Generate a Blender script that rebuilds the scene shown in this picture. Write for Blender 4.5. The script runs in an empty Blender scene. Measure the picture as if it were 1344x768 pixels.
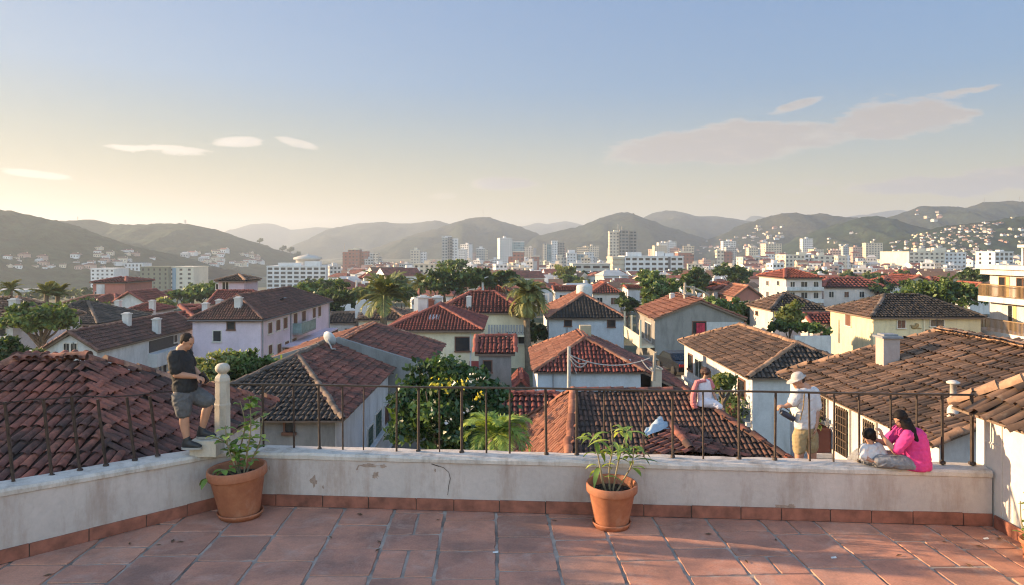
import bpy, bmesh, math, random
import numpy as np
from mathutils import Vector, Matrix
random.seed(7)
R = math.radians
F, CX, HY, CZ = 970.0, 672.0, 330.0, 3.4      # focal length in photo pixels, image centre column, horizon row, eye height
ZG = -8.5                                      # level of the town streets below the terrace
sc = bpy.context.scene
COL = sc.collection

def P(px, py, Y):
    return Vector(((px-CX)/F*Y, Y, CZ-(py-HY)/F*Y))
def gz(Y,x=0):
    """level of the valley floor: falls away from the terrace, more so to the left"""
    t=min(1,max(0,(Y-130)/480.0)); q=min(1,max(0,(-x/max(Y,1)-.20)/.12)); return ZG-(9+19*q*q*(3-2*q))*t*t*(3-2*t)
def XZ(px, Y): return (px-CX)/F*Y
def ZZ(py, Y): return CZ-(py-HY)/F*Y

# ------------------------------------------------------------------ mesh builder
WLOC = {}
class MB:
    def __init__(s): s.V=[]; s.Fc=[]; s.M=[]; s.C=[]; s.S=[]; s.n=0
    def add(s, V, Fs, mat=0, col=(.5,.5,.5,1), smooth=False):
        V = np.asarray(V, dtype=np.float64).reshape(-1,3)
        if len(V)==0 or len(Fs)==0: return
        if isinstance(Fs, np.ndarray): groups=[Fs]
        else:
            d={}
            for f in Fs: d.setdefault(len(f),[]).append(f)
            groups=[np.array(g) for g in d.values()]
        for g in groups:
            s.Fc.append(g+s.n); s.M.append(np.full(len(g),mat)); s.S.append(np.full(len(g),smooth))
        c=np.asarray(col,dtype=np.float64)
        if c.ndim==1: c=np.tile(c,(len(V),1))
        s.V.append(V); s.C.append(c); s.n+=len(V)
    def box(s,x0,x1,y0,y1,z0,z1,mat=0,col=(.5,.5,.5,1)):
        V=[(x0,y0,z0),(x1,y0,z0),(x1,y1,z0),(x0,y1,z0),(x0,y0,z1),(x1,y0,z1),(x1,y1,z1),(x0,y1,z1)]
        s.add(V,[(3,2,1,0),(4,5,6,7),(0,1,5,4),(1,2,6,5),(2,3,7,6),(3,0,4,7)],mat,col)
    def cbox(s,c,size,rz=0,mat=0,col=(.5,.5,.5,1),rx=0,ry=0):
        m=Matrix.Rotation(rz,3,'Z')@Matrix.Rotation(ry,3,'Y')@Matrix.Rotation(rx,3,'X')
        hx,hy,hz=[a/2 for a in size]
        V=[Vector(c)+m@Vector((sx*hx,sy*hy,sz*hz)) for sx,sy,sz in ((-1,-1,-1),(1,-1,-1),(1,1,-1),(-1,1,-1),(-1,-1,1),(1,-1,1),(1,1,1),(-1,1,1))]
        s.add([tuple(v) for v in V],[(3,2,1,0),(4,5,6,7),(0,1,5,4),(1,2,6,5),(2,3,7,6),(3,0,4,7)],mat,col)
    def tube(s,pts,rad,n=8,mat=0,col=(.5,.5,.5,1),cap=True,smooth=True):
        pts=[Vector(p) for p in pts]
        if not isinstance(rad,(list,tuple)): rad=[rad]*len(pts)
        V=[];k=len(pts);ref=Vector((0,0,1))
        if abs((pts[-1]-pts[0]).normalized().z)>.9: ref=Vector((0,1,0))
        for i,p in enumerate(pts):
            t=(pts[min(i+1,k-1)]-pts[max(i-1,0)]).normalized()
            a=t.cross(ref); a=a.normalized() if a.length>1e-5 else Vector((1,0,0)); b=t.cross(a).normalized()
            for j in range(n):
                an=2*math.pi*j/n
                V.append(tuple(p+(a*math.cos(an)+b*math.sin(an))*rad[i]))
        Fs=[(i*n+j,(i+1)*n+j,(i+1)*n+(j+1)%n,i*n+(j+1)%n) for i in range(k-1) for j in range(n)]
        s.add(V,Fs,mat,col,smooth)
        if cap:
            s.add(V[:n],[tuple(range(n))],mat,col); s.add(V[-n:],[tuple(reversed(range(n)))],mat,col)
    def lathe(s,prof,c=(0,0,0),n=24,mat=0,col=(.5,.5,.5,1),smooth=True,M=None):
        V=[];c=Vector(c)
        for r,z in prof:
            for j in range(n):
                a=2*math.pi*j/n; v=Vector((r*math.cos(a),r*math.sin(a),z))
                if M is not None: v=M@v
                V.append(tuple(c+v))
        Fs=[(i*n+j,i*n+(j+1)%n,(i+1)*n+(j+1)%n,(i+1)*n+j) for i in range(len(prof)-1) for j in range(n)]
        s.add(V,Fs,mat,col,smooth)
    def ball(s,c,r,n=12,mat=0,col=(.5,.5,.5,1),rot=None):
        c=Vector(c); r=(r,r,r) if not isinstance(r,(tuple,list)) else r
        V=[];m=n//2
        for i in range(m+1):
            t=math.pi*i/m
            for j in range(n):
                a=2*math.pi*j/n
                v=Vector((r[0]*math.sin(t)*math.cos(a),r[1]*math.sin(t)*math.sin(a),r[2]*math.cos(t)))
                if rot is not None: v=rot@v
                V.append(tuple(c+v))
        Fs=[(i*n+j,(i+1)*n+j,(i+1)*n+(j+1)%n,i*n+(j+1)%n) for i in range(m) for j in range(n)]
        s.add(V,Fs,mat,col,True)
    def poly(s,pts,mat=0,col=(.5,.5,.5,1)):
        s.add([tuple(p) for p in pts],[tuple(range(len(pts)))],mat,col)
    def prism(s,pts,vec,mat=0,col=(.5,.5,.5,1)):
        n=len(pts); pts=[Vector(p) for p in pts]; q=[p+Vector(vec) for p in pts]
        s.add([tuple(p) for p in pts+q],[tuple(reversed(range(n))),tuple(range(n,2*n))]+[(i,(i+1)%n,n+(i+1)%n,n+i) for i in range(n)],mat,col)
    def build(s,name,mats,parent=None,loc=None,fixn=False):
        me=bpy.data.meshes.new(name)
        V=np.concatenate(s.V) if s.V else np.zeros((0,3))
        off=Vector((0,0,0))
        if parent is not None: off=WLOC.get(parent.name,Vector((0,0,0)))
        o_loc=Vector(loc) if loc is not None else None
        if o_loc is not None: V=V-np.array(o_loc)
        elif parent is not None: V=V-np.array(off)
        me.vertices.add(len(V)); me.vertices.foreach_set('co',V.astype(np.float32).ravel())
        tot=np.concatenate([np.full(len(g),g.shape[1]) for g in s.Fc]); lp=np.concatenate([g.ravel() for g in s.Fc])
        me.loops.add(len(lp)); me.loops.foreach_set('vertex_index',lp.astype(np.int32))
        me.polygons.add(len(tot)); st=np.concatenate([[0],np.cumsum(tot)[:-1]])
        me.polygons.foreach_set('loop_start',st.astype(np.int32)); me.polygons.foreach_set('loop_total',tot.astype(np.int32))
        me.polygons.foreach_set('material_index',np.concatenate(s.M).astype(np.int32))
        me.polygons.foreach_set('use_smooth',np.concatenate(s.S).astype(bool))
        at=me.attributes.new('tint','FLOAT_COLOR','POINT'); at.data.foreach_set('color',np.concatenate(s.C).astype(np.float32).ravel())
        me.update(calc_edges=True); me.validate()
        if fixn:
            b=bmesh.new(); b.from_mesh(me); bmesh.ops.recalc_face_normals(b,faces=b.faces); b.to_mesh(me); b.free()
        for m in (mats if isinstance(mats,(list,tuple)) else [mats]): me.materials.append(m)
        o=bpy.data.objects.new(name,me); COL.objects.link(o)
        if parent is not None:
            o.parent=parent
            if o_loc is not None: o.location=o_loc-off
            WLOC[o.name]=off if o_loc is None else o_loc.copy()
        elif o_loc is not None:
            o.location=o_loc; WLOC[o.name]=o_loc.copy()
        return o

def thing(name,label,cat,loc=(0,0,0),group=None,rz=0):
    o=bpy.data.objects.new(name,None); COL.objects.link(o); o.location=loc; o.rotation_euler=(0,0,rz)
    o.empty_display_size=.2; o['label']=label; o['category']=cat
    if group: o['group']=group
    WLOC[o.name]=Vector(loc); return o
def tag(o,label=None,cat=None,group=None,kind=None):
    if label: o['label']=label
    if cat: o['category']=cat
    if group: o['group']=group
    if kind: o['kind']=kind
    return o
def link_copy(src,name,parent,loc,rz=0):
    o=bpy.data.objects.new(name,src); COL.objects.link(o); o.parent=parent
    o.location=loc; o.rotation_euler=(0,0,rz); return o
def copy_tree(o,parent=None):
    c=o.copy(); COL.objects.link(c); c.parent=parent
    for ch in list(o.children): copy_tree(ch,c)
    return c

# ------------------------------------------------------------------ numpy value noise
def _h(ix,iy,seed):
    n=(ix.astype(np.int64)*374761393+iy.astype(np.int64)*668265263+seed*982451653)&0x7fffffff
    n=((n^(n>>13))*1274126177)&0x7fffffff
    return ((n^(n>>16))&0xffff)/65535.0
def vnoise(x,y,seed=0):
    x=np.asarray(x,float); y=np.asarray(y,float)
    ix=np.floor(x);iy=np.floor(y);fx=x-ix;fy=y-iy;fx=fx*fx*(3-2*fx);fy=fy*fy*(3-2*fy)
    return (_h(ix,iy,seed)*(1-fx)+_h(ix+1,iy,seed)*fx)*(1-fy)+(_h(ix,iy+1,seed)*(1-fx)+_h(ix+1,iy+1,seed)*fx)*fy
def fbm(x,y,seed=0,o=4):
    t=0;a=.5
    for i in range(o): t=t+a*vnoise(x*2**i,y*2**i,seed+i); a*=.5
    return t

# ------------------------------------------------------------------ materials
MATS={}
class NT:
    def __init__(s,name):
        s.m=bpy.data.materials.new(name); s.m.use_nodes=True; s.t=s.m.node_tree; s.t.nodes.clear()
        s.out=s.n('ShaderNodeOutputMaterial'); s.b=s.n('ShaderNodeBsdfPrincipled'); s.l(s.b,0,s.out,0)
    def n(s,typ,**kw):
        x=s.t.nodes.new(typ)
        for k,v in kw.items():
            if hasattr(x,k) and k not in ('inputs',): setattr(x,k,v)
            else: x.inputs[k.replace('_',' ')].default_value=v
        return x
    def l(s,a,i,b,j): s.t.links.new(a.outputs[i],b.inputs[j])
    def noise(s,scale,detail=4,rough=.6,co=None,ci='Object',stretch=None,dist=0):
        t=s.n('ShaderNodeTexNoise'); t.inputs['Scale'].default_value=scale; t.inputs['Detail'].default_value=detail; t.inputs['Roughness'].default_value=rough; t.inputs['Distortion'].default_value=dist
        c=co or s.coord(); 
        if stretch:
            mp=s.n('ShaderNodeMapping'); mp.inputs['Scale'].default_value=stretch; s.l(c,ci,mp,0); s.l(mp,0,t,0)
        else: s.l(c,ci,t,0)
        return t
    def coord(s):
        if not hasattr(s,'_c'): s._c=s.n('ShaderNodeTexCoord')
        return s._c
    def ramp(s,src,si,stops,interp='LINEAR'):
        r=s.n('ShaderNodeValToRGB'); e=r.color_ramp; e.interpolation=interp
        while len(e.elements)<len(stops): e.elements.new(.5)
        for q,(p,c) in zip(e.elements,stops):
            q.position=p; q.color=c if len(c)==4 else (*c,1)
        s.l(src,si,r,0); return r
    def mix(s,fac,a,b,blend='MIX'):
        x=s.n('ShaderNodeMix',data_type='RGBA',blend_type=blend)
        for v,k in ((fac,0),(a,6),(b,7)):
            if isinstance(v,tuple) and len(v)==2 and not isinstance(v[0],(int,float)): s.t.links.new(v[0].outputs[v[1]],x.inputs[k])
            elif isinstance(v,(int,float)): x.inputs[k].default_value=v
            else: x.inputs[k].default_value=v if len(v)==4 else (*v,1)
        return (x,2)
    def math(s,op,a,b=0,c=None):
        x=s.n('ShaderNodeMath',operation=op)
        for k,v in enumerate((a,b) if c is None else (a,b,c)):
            if isinstance(v,tuple): s.t.links.new(v[0].outputs[v[1]],x.inputs[k])
            else: x.inputs[k].default_value=v
        return (x,0)
    def color(s,v):
        if isinstance(v[0],(int,float)): s.b.inputs['Base Color'].default_value=v if len(v)==4 else (*v,1)
        else: s.t.links.new(v[0].outputs[v[1]],s.b.inputs['Base Color'])
    def bump(s,v,strength=.3,dist=.02):
        x=s.n('ShaderNodeBump'); x.inputs['Strength'].default_value=strength; x.inputs['Distance'].default_value=dist
        s.t.links.new(v[0].outputs[v[1]],x.inputs['Height']); s.l(x,0,s.b,'Normal')
    def rough(s,v): s.b.inputs['Roughness'].default_value=v
    def attr(s,name='tint'):
        return s.n('ShaderNodeAttribute',attribute_name=name)

def mat_plain(name,c,rough=.6,metal=0,var=.15,scale=6,bump=0,spec=None):
    if name in MATS: return MATS[name]
    k=NT(name); nz=k.noise(scale,5)
    a=tuple(x*(1-var) for x in c); b=tuple(min(1,x*(1+var)) for x in c)
    r=k.ramp(nz,0,[(.3,a),(.7,b)]); k.color((r,0)); k.rough(rough); k.b.inputs['Metallic'].default_value=metal
    if spec is not None: k.b.inputs['Specular IOR Level'].default_value=spec
    if bump: k.bump((nz,0),bump,.02)
    MATS[name]=k.m; return k.m

def mat_wall(name,c,stain=.5,stc=(.16,.14,.12),scale=.7):
    if name in MATS: return MATS[name]
    k=NT(name); 
    a=k.noise(scale,6,.65); b=k.noise(scale*1.9,6,.72,stretch=(1.1,1.1,.26)); f=k.noise(scale*14,4)
    base=k.mix((k.ramp(a,0,[(.35,(0,0,0)),(.7,(1,1,1))]),0),tuple(x*.86 for x in c),tuple(min(1,x*1.05) for x in c))
    st=k.ramp(b,0,[(.47,(0,0,0)),(.74,(stain,)*3)]); 
    c2=k.mix((st,0),base,stc)
    pt=k.ramp(f,0,[(.3,(.93,)*3),(.7,(1.03,)*3)])
    c3=k.mix(1.0,c2,(pt,0),'MULTIPLY')
    k.color(c3); k.rough(.88); k.b.inputs['Specular IOR Level'].default_value=.25; k.bump((f,0),.25,.02)
    MATS[name]=k.m; return k.m

def mat_roof(name,stops,lichen=.35,lc=(.035,.032,.028),pale=.12,scale=.9):
    """roof tile: per-tile value in tint.r, grime noise"""
    if name in MATS: return MATS[name]
    k=NT(name); at=k.attr(); sp=k.n('ShaderNodeSeparateColor'); k.l(at,0,sp,0)
    base=k.ramp(sp,0,stops)
    n1=k.noise(scale,6,.7); n2=k.noise(scale*9,5,.7); n3=k.noise(scale*3.1,5,.75)
    g=k.math('MULTIPLY',(n1,0),(n3,0)); gr=k.ramp(g[0],0,[(.17,(0,0,0)),(.31,(lichen,)*3)])
    c1=k.mix((gr,0),(base,0),lc)
    pr=k.ramp(n2,0,[(.6,(0,0,0)),(.78,(pale,)*3)])
    c2=k.mix((pr,0),c1,(.32,.29,.22))
    c3=k.mix(1.0,c2,(k.ramp(n2,0,[(.3,(.72,)*3),(.7,(1.15,)*3)]),0),'MULTIPLY')
    # tint.g darkens pans: shade between the cover tiles put into the colour
    c4=k.mix((sp,1),c3,(.03,.024,.02)); k.color(c4); k.rough(.85); k.b.inputs['Specular IOR Level'].default_value=.3
    k.bump((n2,0),.35,.015); MATS[name]=k.m; return k.m

def mat_leaf(name,stops,trans=.25,rough=.5):
    if name in MATS: return MATS[name]
    k=NT(name); at=k.attr(); sp=k.n('ShaderNodeSeparateColor'); k.l(at,0,sp,0)
    base=k.ramp(sp,0,stops); k.color((base,0)); k.rough(rough); k.b.inputs['Specular IOR Level'].default_value=.35
    tr=k.n('ShaderNodeBsdfTranslucent'); mx=k.n('ShaderNodeMixShader'); mx.inputs[0].default_value=trans
    c2=k.mix(1.0,(base,0),(1.5,1.45,.6),'MULTIPLY'); k.t.links.new(c2[0].outputs[2],tr.inputs[0])
    k.l(k.b,0,mx,1); k.l(tr,0,mx,2); k.l(mx,0,k.out,0)
    MATS[name]=k.m; return k.m

def mat_facade(name,wall,glass,sx,sz,wx=.55,wz=.5,band=0):
    """far block: window grid from object coordinates (faces are axis aligned)"""
    if name in MATS: return MATS[name]
    k=NT(name); c=k.coord(); s=k.n('ShaderNodeSeparateXYZ'); k.l(c,'Object',s,0)
    u=k.math('ADD',(s,0),(s,1)); fu=k.math('FRACT',k.math('DIVIDE',u,sx)); fz=k.math('FRACT',k.math('DIVIDE',(s,2),sz))
    iu=k.math('MULTIPLY',k.math('GREATER_THAN',fu,.5-wx/2),k.math('LESS_THAN',fu,.5+wx/2))
    iz=k.math('MULTIPLY',k.math('GREATER_THAN',fz,.3),k.math('LESS_THAN',fz,.3+wz))
    g=k.n('ShaderNodeNewGeometry'); sn=k.n('ShaderNodeSeparateXYZ'); k.l(g,'Normal',sn,0)
    vert=k.math('LESS_THAN',k.math('ABSOLUTE',(sn,2)),.5)
    w=k.math('MULTIPLY',k.math('MULTIPLY',iu,iz),vert)
    cell=k.n('ShaderNodeTexWhiteNoise',noise_dimensions='2D'); cb=k.n('ShaderNodeCombineXYZ')
    k.t.links.new(k.math('FLOOR',k.math('DIVIDE',u,sx))[0].outputs[0],cb.inputs[0]); k.t.links.new(k.math('FLOOR',k.math('DIVIDE',(s,2),sz))[0].outputs[0],cb.inputs[1]); k.l(cb,0,cell,0)
    gl=k.mix((cell,0),tuple(x*.6 for x in glass),tuple(x*1.9 for x in glass))
    nz=k.noise(.25,4); wl=k.mix((nz,0),tuple(x*.85 for x in wall),tuple(min(1,x*1.1) for x in wall))
    k.color(k.mix(w,wl,gl)); k.t.links.new(k.math('SUBTRACT',.85,k.math('MULTIPLY',w,.55))[0].outputs[0],k.b.inputs['Roughness'])
    MATS[name]=k.m; return k.m

# ------------------------------------------------------------------ tiled roof planes
def inside(poly,u,v):
    r=np.zeros(len(u),bool); n=len(poly)
    for i in range(n):
        x0,y0=poly[i];x1,y1=poly[(i+1)%n]
        if y0==y1: continue
        c=((y0>v)!=(y1>v))&(u<(x1-x0)*(v-y0)/(y1-y0)+x0); r^=c
    return r
def roof_plane(mb,pts,pu,pv,rng,mat=0,geo=True,rad=.36,jit=1.0,val=None,seg=4):
    pts=[Vector(p) for p in pts]
    n=Vector((0,0,0))
    for i in range(len(pts)): n+=(pts[i]-pts[0]).cross(pts[(i+1)%len(pts)]-pts[0])
    n.normalize(); 
    if n.z<0: n=-n; pts=pts[::-1]
    dn=Vector((0,0,-1)); dn=(dn-n*dn.dot(n)).normalized(); ua=dn.cross(n).normalized(); up=-dn
    o=min(pts,key=lambda p:p.dot(up))
    pl=[((p-o).dot(ua),(p-o).dot(up)) for p in pts]
    mb.add([tuple(p) for p in pts],[tuple(range(len(pts)))],mat,(.3,.75 if geo else 0,0,1))
    if not geo: return
    us=[p[0] for p in pl]; vs=[p[1] for p in pl]
    U=np.arange(math.floor(min(us)/pu)*pu+pu*.5,max(us)+pu,pu); Vv=np.arange(-.04,max(vs),pv)
    gu,gv=np.meshgrid(U,Vv); gu=gu.ravel(); gv=gv.ravel()
    ok=inside(pl,gu,gv+pv*.45)|inside(pl,gu,gv+pv*.8)
    gu=gu[ok]; gv=gv[ok]; N=len(gu)
    if N==0: return
    colsh=(vnoise(gu/pu*.9,gu*0+3,int(rng.integers(1e6)))-.5)*pu*.18*jit
    gu=gu+colsh
    th=rng.normal(0,.05*jit,N); du=rng.normal(0,.035*pu*jit,N); dv=rng.normal(0,.05*pv*jit,N); lift=np.abs(rng.normal(0,.012*jit,N))*pu/.21
    out=rng.random(N)<.03*jit; th=th+out*rng.normal(0,.18,N); dv=dv-out*rng.uniform(0,.3,N)*pv
    sag=(fbm(gu*.55,gv*.45,int(rng.integers(1e6)),3)-.45)*.11*jit
    k=seg+1; ang=np.linspace(0,math.pi,k)
    L=pv*1.22
    r0=pu*rad*1.1; r1=pu*rad*.86
    V=np.zeros((N,2,k,3))
    for e,(vv,rr,hh) in enumerate(((0.0,r0,.05*pu/.21),(L,r1,.012*pu/.21))):
        a=np.cos(ang)*rr; h=np.sin(ang)*rr*.78+hh
        uu=gu[:,None]+du[:,None]+a[None,:]-np.sin(th)[:,None]*vv
        v2=(gv+dv)[:,None]+vv*np.cos(th)[:,None]+a[None,:]*np.sin(th)[:,None]
        hz=h[None,:]+lift[:,None]*(1 if e==0 else .3)+np.maximum(sag,-.02)[:,None]
        V[:,e]=np.array(o)[None,None,:]+uu[...,None]*np.array(ua)+v2[...,None]*np.array(up)+hz[...,None]*np.array(n)
    V=V.reshape(-1,3)
    base=(np.arange(N)*2*k)[:,None,None]; j=np.arange(seg)[None,:,None]
    q=np.concatenate([base+j,base+j+1,base+k+j+1,base+k+j],axis=2).reshape(-1,4)
    tv=np.clip(rng.random(N)*.55+.65*(fbm(gu*.8,gv*.5,int(rng.integers(1e6)),3)-.2),0,1) if val is None else np.clip(rng.normal(val[0],val[1],N),0,1)
    c=np.zeros((N,2*k,4)); c[:,:,0]=tv[:,None]; c[:,:,3]=1
    mb.add(V,q,mat,c.reshape(-1,4),True)
def ridge_caps(mb,p0,p1,r,ln,rng,mat=0,val=(.75,.15),lift=.045):
    p0=Vector(p0);p1=Vector(p1); d=p1-p0; n=max(1,int(d.length/ln)); t=d.normalized(); s=t.cross(Vector((0,0,1))).normalized(); u=s.cross(t)
    ang=np.linspace(-.15,math.pi+.15,8)
    for i in range(n):
        a=p0+d*(i/n); b=p0+d*((i+1.12)/n); jz=rng.normal(0,.012); js=rng.normal(0,.015); rr=r*(1+rng.normal(0,.04))
        V=[]
        for q,ra,h in ((a,rr*.86,0),(b,rr*1.05,r*.1)):
            for w in ang: V.append(tuple(q+s*(math.cos(w)*ra+js)+u*(math.sin(w)*ra*.8+h+jz+lift)))
        v=float(np.clip(rng.normal(*val),0,1))
        mb.add(V,[(j,j+1,9+j,8+j) for j in range(7)],mat,(v,0,0,1),True)
        mb.add(V[8:],[tuple(range(8))],mat,(v,.7,0,1))
# ------------------------------------------------------------------ camera, light, sky
cam=bpy.data.cameras.new('camera'); co=bpy.data.objects.new('camera',cam); COL.objects.link(co)
co.location=(0,0,CZ); co.rotation_euler=(R(90),0,0); cam.sensor_width=36; cam.lens=F/1344*36; cam.shift_y=-54/1344
cam.clip_start=.1; cam.clip_end=60000; sc.camera=co
SUN_EL,SUN_AZ=R(13.5),R(-79)                   # azimuth measured from straight ahead (+Y), negative = left
sd=Vector((math.sin(SUN_AZ)*math.cos(SUN_EL),math.cos(SUN_AZ)*math.cos(SUN_EL),math.sin(SUN_EL)))
sl=bpy.data.lights.new('sun','SUN'); sl.energy=4.4; sl.angle=R(.6); sl.color=(1,.70,.41)
so=bpy.data.objects.new('sun',sl); COL.objects.link(so); so.rotation_euler=sd.to_track_quat('Z','Y').to_euler(); so.location=(-60,20,60)
w=bpy.data.worlds.new('World'); sc.world=w; w.use_nodes=True; t=w.node_tree; t.nodes.clear()
wo=t.nodes.new('ShaderNodeOutputWorld'); bg=t.nodes.new('ShaderNodeBackground'); t.links.new(bg.outputs[0],wo.inputs[0])
sk=t.nodes.new('ShaderNodeTexSky'); sk.sky_type='NISHITA'; sk.sun_disc=False; sk.sun_elevation=SUN_EL; sk.sun_rotation=SUN_AZ
sk.altitude=300; sk.air_density=1.0; sk.dust_density=1.6; sk.ozone_density=1.0
bg.inputs[1].default_value=.075
def wm(op,a,b=0.0,c=None,clamp=False):
    x=t.nodes.new('ShaderNodeMath'); x.operation=op; x.use_clamp=clamp
    for k,v in enumerate((a,b) if c is None else (a,b,c)):
        if isinstance(v,(int,float)): x.inputs[k].default_value=v
        else: t.links.new(v,x.inputs[k])
    return x.outputs[0]
# clouds: soft banks at fixed compass bearings, shaped by noise in the direction vector
tc=t.nodes.new('ShaderNodeTexCoord'); sx=t.nodes.new('ShaderNodeSeparateXYZ'); t.links.new(tc.outputs['Generated'],sx.inputs[0])
yy=wm('MAXIMUM',sx.outputs[1],.05); cu=wm('DIVIDE',sx.outputs[0],yy); cv=wm('DIVIDE',sx.outputs[2],yy)
cb=t.nodes.new('ShaderNodeCombineXYZ'); t.links.new(cu,cb.inputs[0]); t.links.new(wm('MULTIPLY',cv,4.2),cb.inputs[1])
def wnoise(scale,det,ro,seed):
    n=t.nodes.new('ShaderNodeTexNoise'); n.noise_dimensions='3D'; n.inputs['Scale'].default_value=scale; n.inputs['Detail'].default_value=det; n.inputs['Roughness'].default_value=ro
    m=t.nodes.new('ShaderNodeMapping'); m.inputs['Location'].default_value=(seed,seed*.7,seed*.3); t.links.new(cb.outputs[0],m.inputs[0]); t.links.new(m.outputs[0],n.inputs[0]); return n.outputs[0]
nz1=wnoise(7,7,.6,2.0); nz2=wnoise(22,6,.62,5.0)
wob=wm('ADD',wm('MULTIPLY',wm('SUBTRACT',nz1,.5),2.6),wm('MULTIPLY',wm('SUBTRACT',nz2,.5),1.7))
mask=None; under=None
nw1=wnoise(3.2,5,.6,9.0); nw2=wnoise(5.5,6,.62,13.0)
cuw=wm('ADD',cu,wm('MULTIPLY',wm('SUBTRACT',nw1,.5),.22)); cvw=wm('ADD',cv,wm('MULTIPLY',wm('SUBTRACT',nw2,.5),.052))
# (bearing px, height px, half-length px, half-height px, tilt, opacity)
for (px,py,a,b,ti,op) in ((945,190,165,27,-.10,1.0),(1030,182,110,22,-.12,.8),(1195,157,90,27,-.10,1.0),(1290,118,70,7,-.2,.75),(1046,138,40,7,-.3,.8),
                          (1255,240,175,13,-.06,.95),(1350,228,120,15,-.05,.9),(658,241,46,9,0,1.0),(205,196,80,6,.12,.5),(312,186,34,8,.0,.6),(396,190,32,6,.25,.5),(45,228,60,6,.12,.4),(1072,240,22,4,0,.6),(1045,251,18,3,0,.5),(935,258,18,3,0,.4),(582,258,22,5,0,.35)):
    u0=(px-CX)/F; v0=(HY-py)/F
    big=a>60
    du=wm('SUBTRACT',cuw if big else cu,u0); dv=wm('SUBTRACT',cvw if big else cv,v0)
    dv2=wm('ADD',dv,wm('MULTIPLY',du,ti))
    e=wm('ADD',wm('POWER',wm('ABSOLUTE',wm('DIVIDE',du,a/F)),2.0),wm('POWER',wm('ABSOLUTE',wm('DIVIDE',dv2,b/F)),2.0))
    f=wm('MULTIPLY',wm('MULTIPLY',wm('SUBTRACT',wm('ADD',1.0,wob),e),1.9,clamp=True),op)
    mask=f if mask is None else wm('MAXIMUM',mask,f)
mask=wm('MULTIPLY',wm('SMOOTH_MIN',mask,1.0,.1),.95)
gate=wm('GREATER_THAN',sx.outputs[1],.05); mask=wm('MULTIPLY',mask,gate)
cr=t.nodes.new('ShaderNodeValToRGB'); E=cr.color_ramp.elements; E[0].position=.12; E[0].color=(3.1,2.55,2.1,1); E[1].position=.75; E[1].color=(1.8,1.62,1.54,1)
t.links.new(wm('ADD',wm('MULTIPLY',mask,.75),wm('MULTIPLY',wm('SUBTRACT',nz2,.42),.9)),cr.inputs[0])
# soft shoulder on the sky radiance (keeps the glow near the sun within range), dusty warm band low down
lum=t.nodes.new('ShaderNodeRGBToBW'); t.links.new(sk.outputs[0],lum.inputs[0])
fac=wm('DIVIDE',1.0,wm('ADD',1.0,wm('DIVIDE',lum.outputs[0],1.05)))
vs=t.nodes.new('ShaderNodeVectorMath'); vs.operation='SCALE'; t.links.new(sk.outputs[0],vs.inputs[0]); # sky gain raised behind the camera, added as unseen fill for shaded faces
rear_fill=wm('ADD',1.0,wm('MULTIPLY',wm('SUBTRACT',.20,sx.outputs[1],clamp=True),3.6))
t.links.new(wm('MULTIPLY',wm('MULTIPLY',fac,1.74),rear_fill),vs.inputs['Scale'])
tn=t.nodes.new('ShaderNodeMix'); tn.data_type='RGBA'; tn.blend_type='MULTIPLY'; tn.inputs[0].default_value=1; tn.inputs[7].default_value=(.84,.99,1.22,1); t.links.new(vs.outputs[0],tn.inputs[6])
el=wm('SUBTRACT',1.0,wm('DIVIDE',wm('ABSOLUTE',sx.outputs[2]),.22),clamp=True)
dust=t.nodes.new('ShaderNodeMix'); dust.data_type='RGBA'; dust.blend_type='MULTIPLY'; t.links.new(wm('MULTIPLY',wm('POWER',el,1.3),1.0),dust.inputs[0]); t.links.new(tn.outputs[2],dust.inputs[6]); dust.inputs[7].default_value=(1.15,.87,.42,1)
ew=t.nodes.new('ShaderNodeMix'); ew.data_type='RGBA'; ew.blend_type='MULTIPLY'; t.links.new(wm('MULTIPLY',wm('SUBTRACT',.25,sx.outputs[1],clamp=True),1.6,clamp=True),ew.inputs[0]); t.links.new(dust.outputs[2],ew.inputs[6]); ew.inputs[7].default_value=(1.16,.97,.74,1)  # warm tint on the added fill sky behind the camera
mx=t.nodes.new('ShaderNodeMix'); mx.data_type='RGBA'; t.links.new(mask,mx.inputs[0]); sw=t.nodes.new('ShaderNodeMix'); sw.data_type='RGBA'; sw.blend_type='MULTIPLY'; t.links.new(wm('MULTIPLY',wm('POWER',el,.8),wm('ADD',.25,wm('MULTIPLY',cu,-1.6),clamp=True)),sw.inputs[0]); t.links.new(ew.outputs[2],sw.inputs[6]); sw.inputs[7].default_value=(.80,.68,.45,1)
ad=t.nodes.new('ShaderNodeMix'); ad.data_type='RGBA'; ad.blend_type='ADD'; t.links.new(wm('MULTIPLY',wm('POWER',el,1.5),wm('ADD',.85,wm('MULTIPLY',cu,.45),clamp=True)),ad.inputs[0]); t.links.new(sw.outputs[2],ad.inputs[6]); ad.inputs[7].default_value=(2.0,1.22,.5,1)
gl=t.nodes.new('ShaderNodeVectorMath'); gl.operation='SCALE'; t.links.new(cr.outputs[0],gl.inputs[0]); t.links.new(wm('ADD',1.0,wm('MULTIPLY',wm('MULTIPLY',cu,-1.7,clamp=True),1.1)),gl.inputs['Scale'])
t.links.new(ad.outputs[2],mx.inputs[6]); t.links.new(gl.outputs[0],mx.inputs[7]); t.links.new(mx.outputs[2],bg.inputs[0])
sc.view_settings.view_transform='Standard'; sc.view_settings.look='None'; sc.view_settings.gamma=1; sc.view_settings.exposure=1.95
sc.render.engine='CYCLES'; cy=sc.cycles; cy.max_bounces=6; cy.diffuse_bounces=3; cy.glossy_bounces=2; cy.transmission_bounces=3; cy.transparent_max_bounces=4; cy.volume_bounces=0
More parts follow.
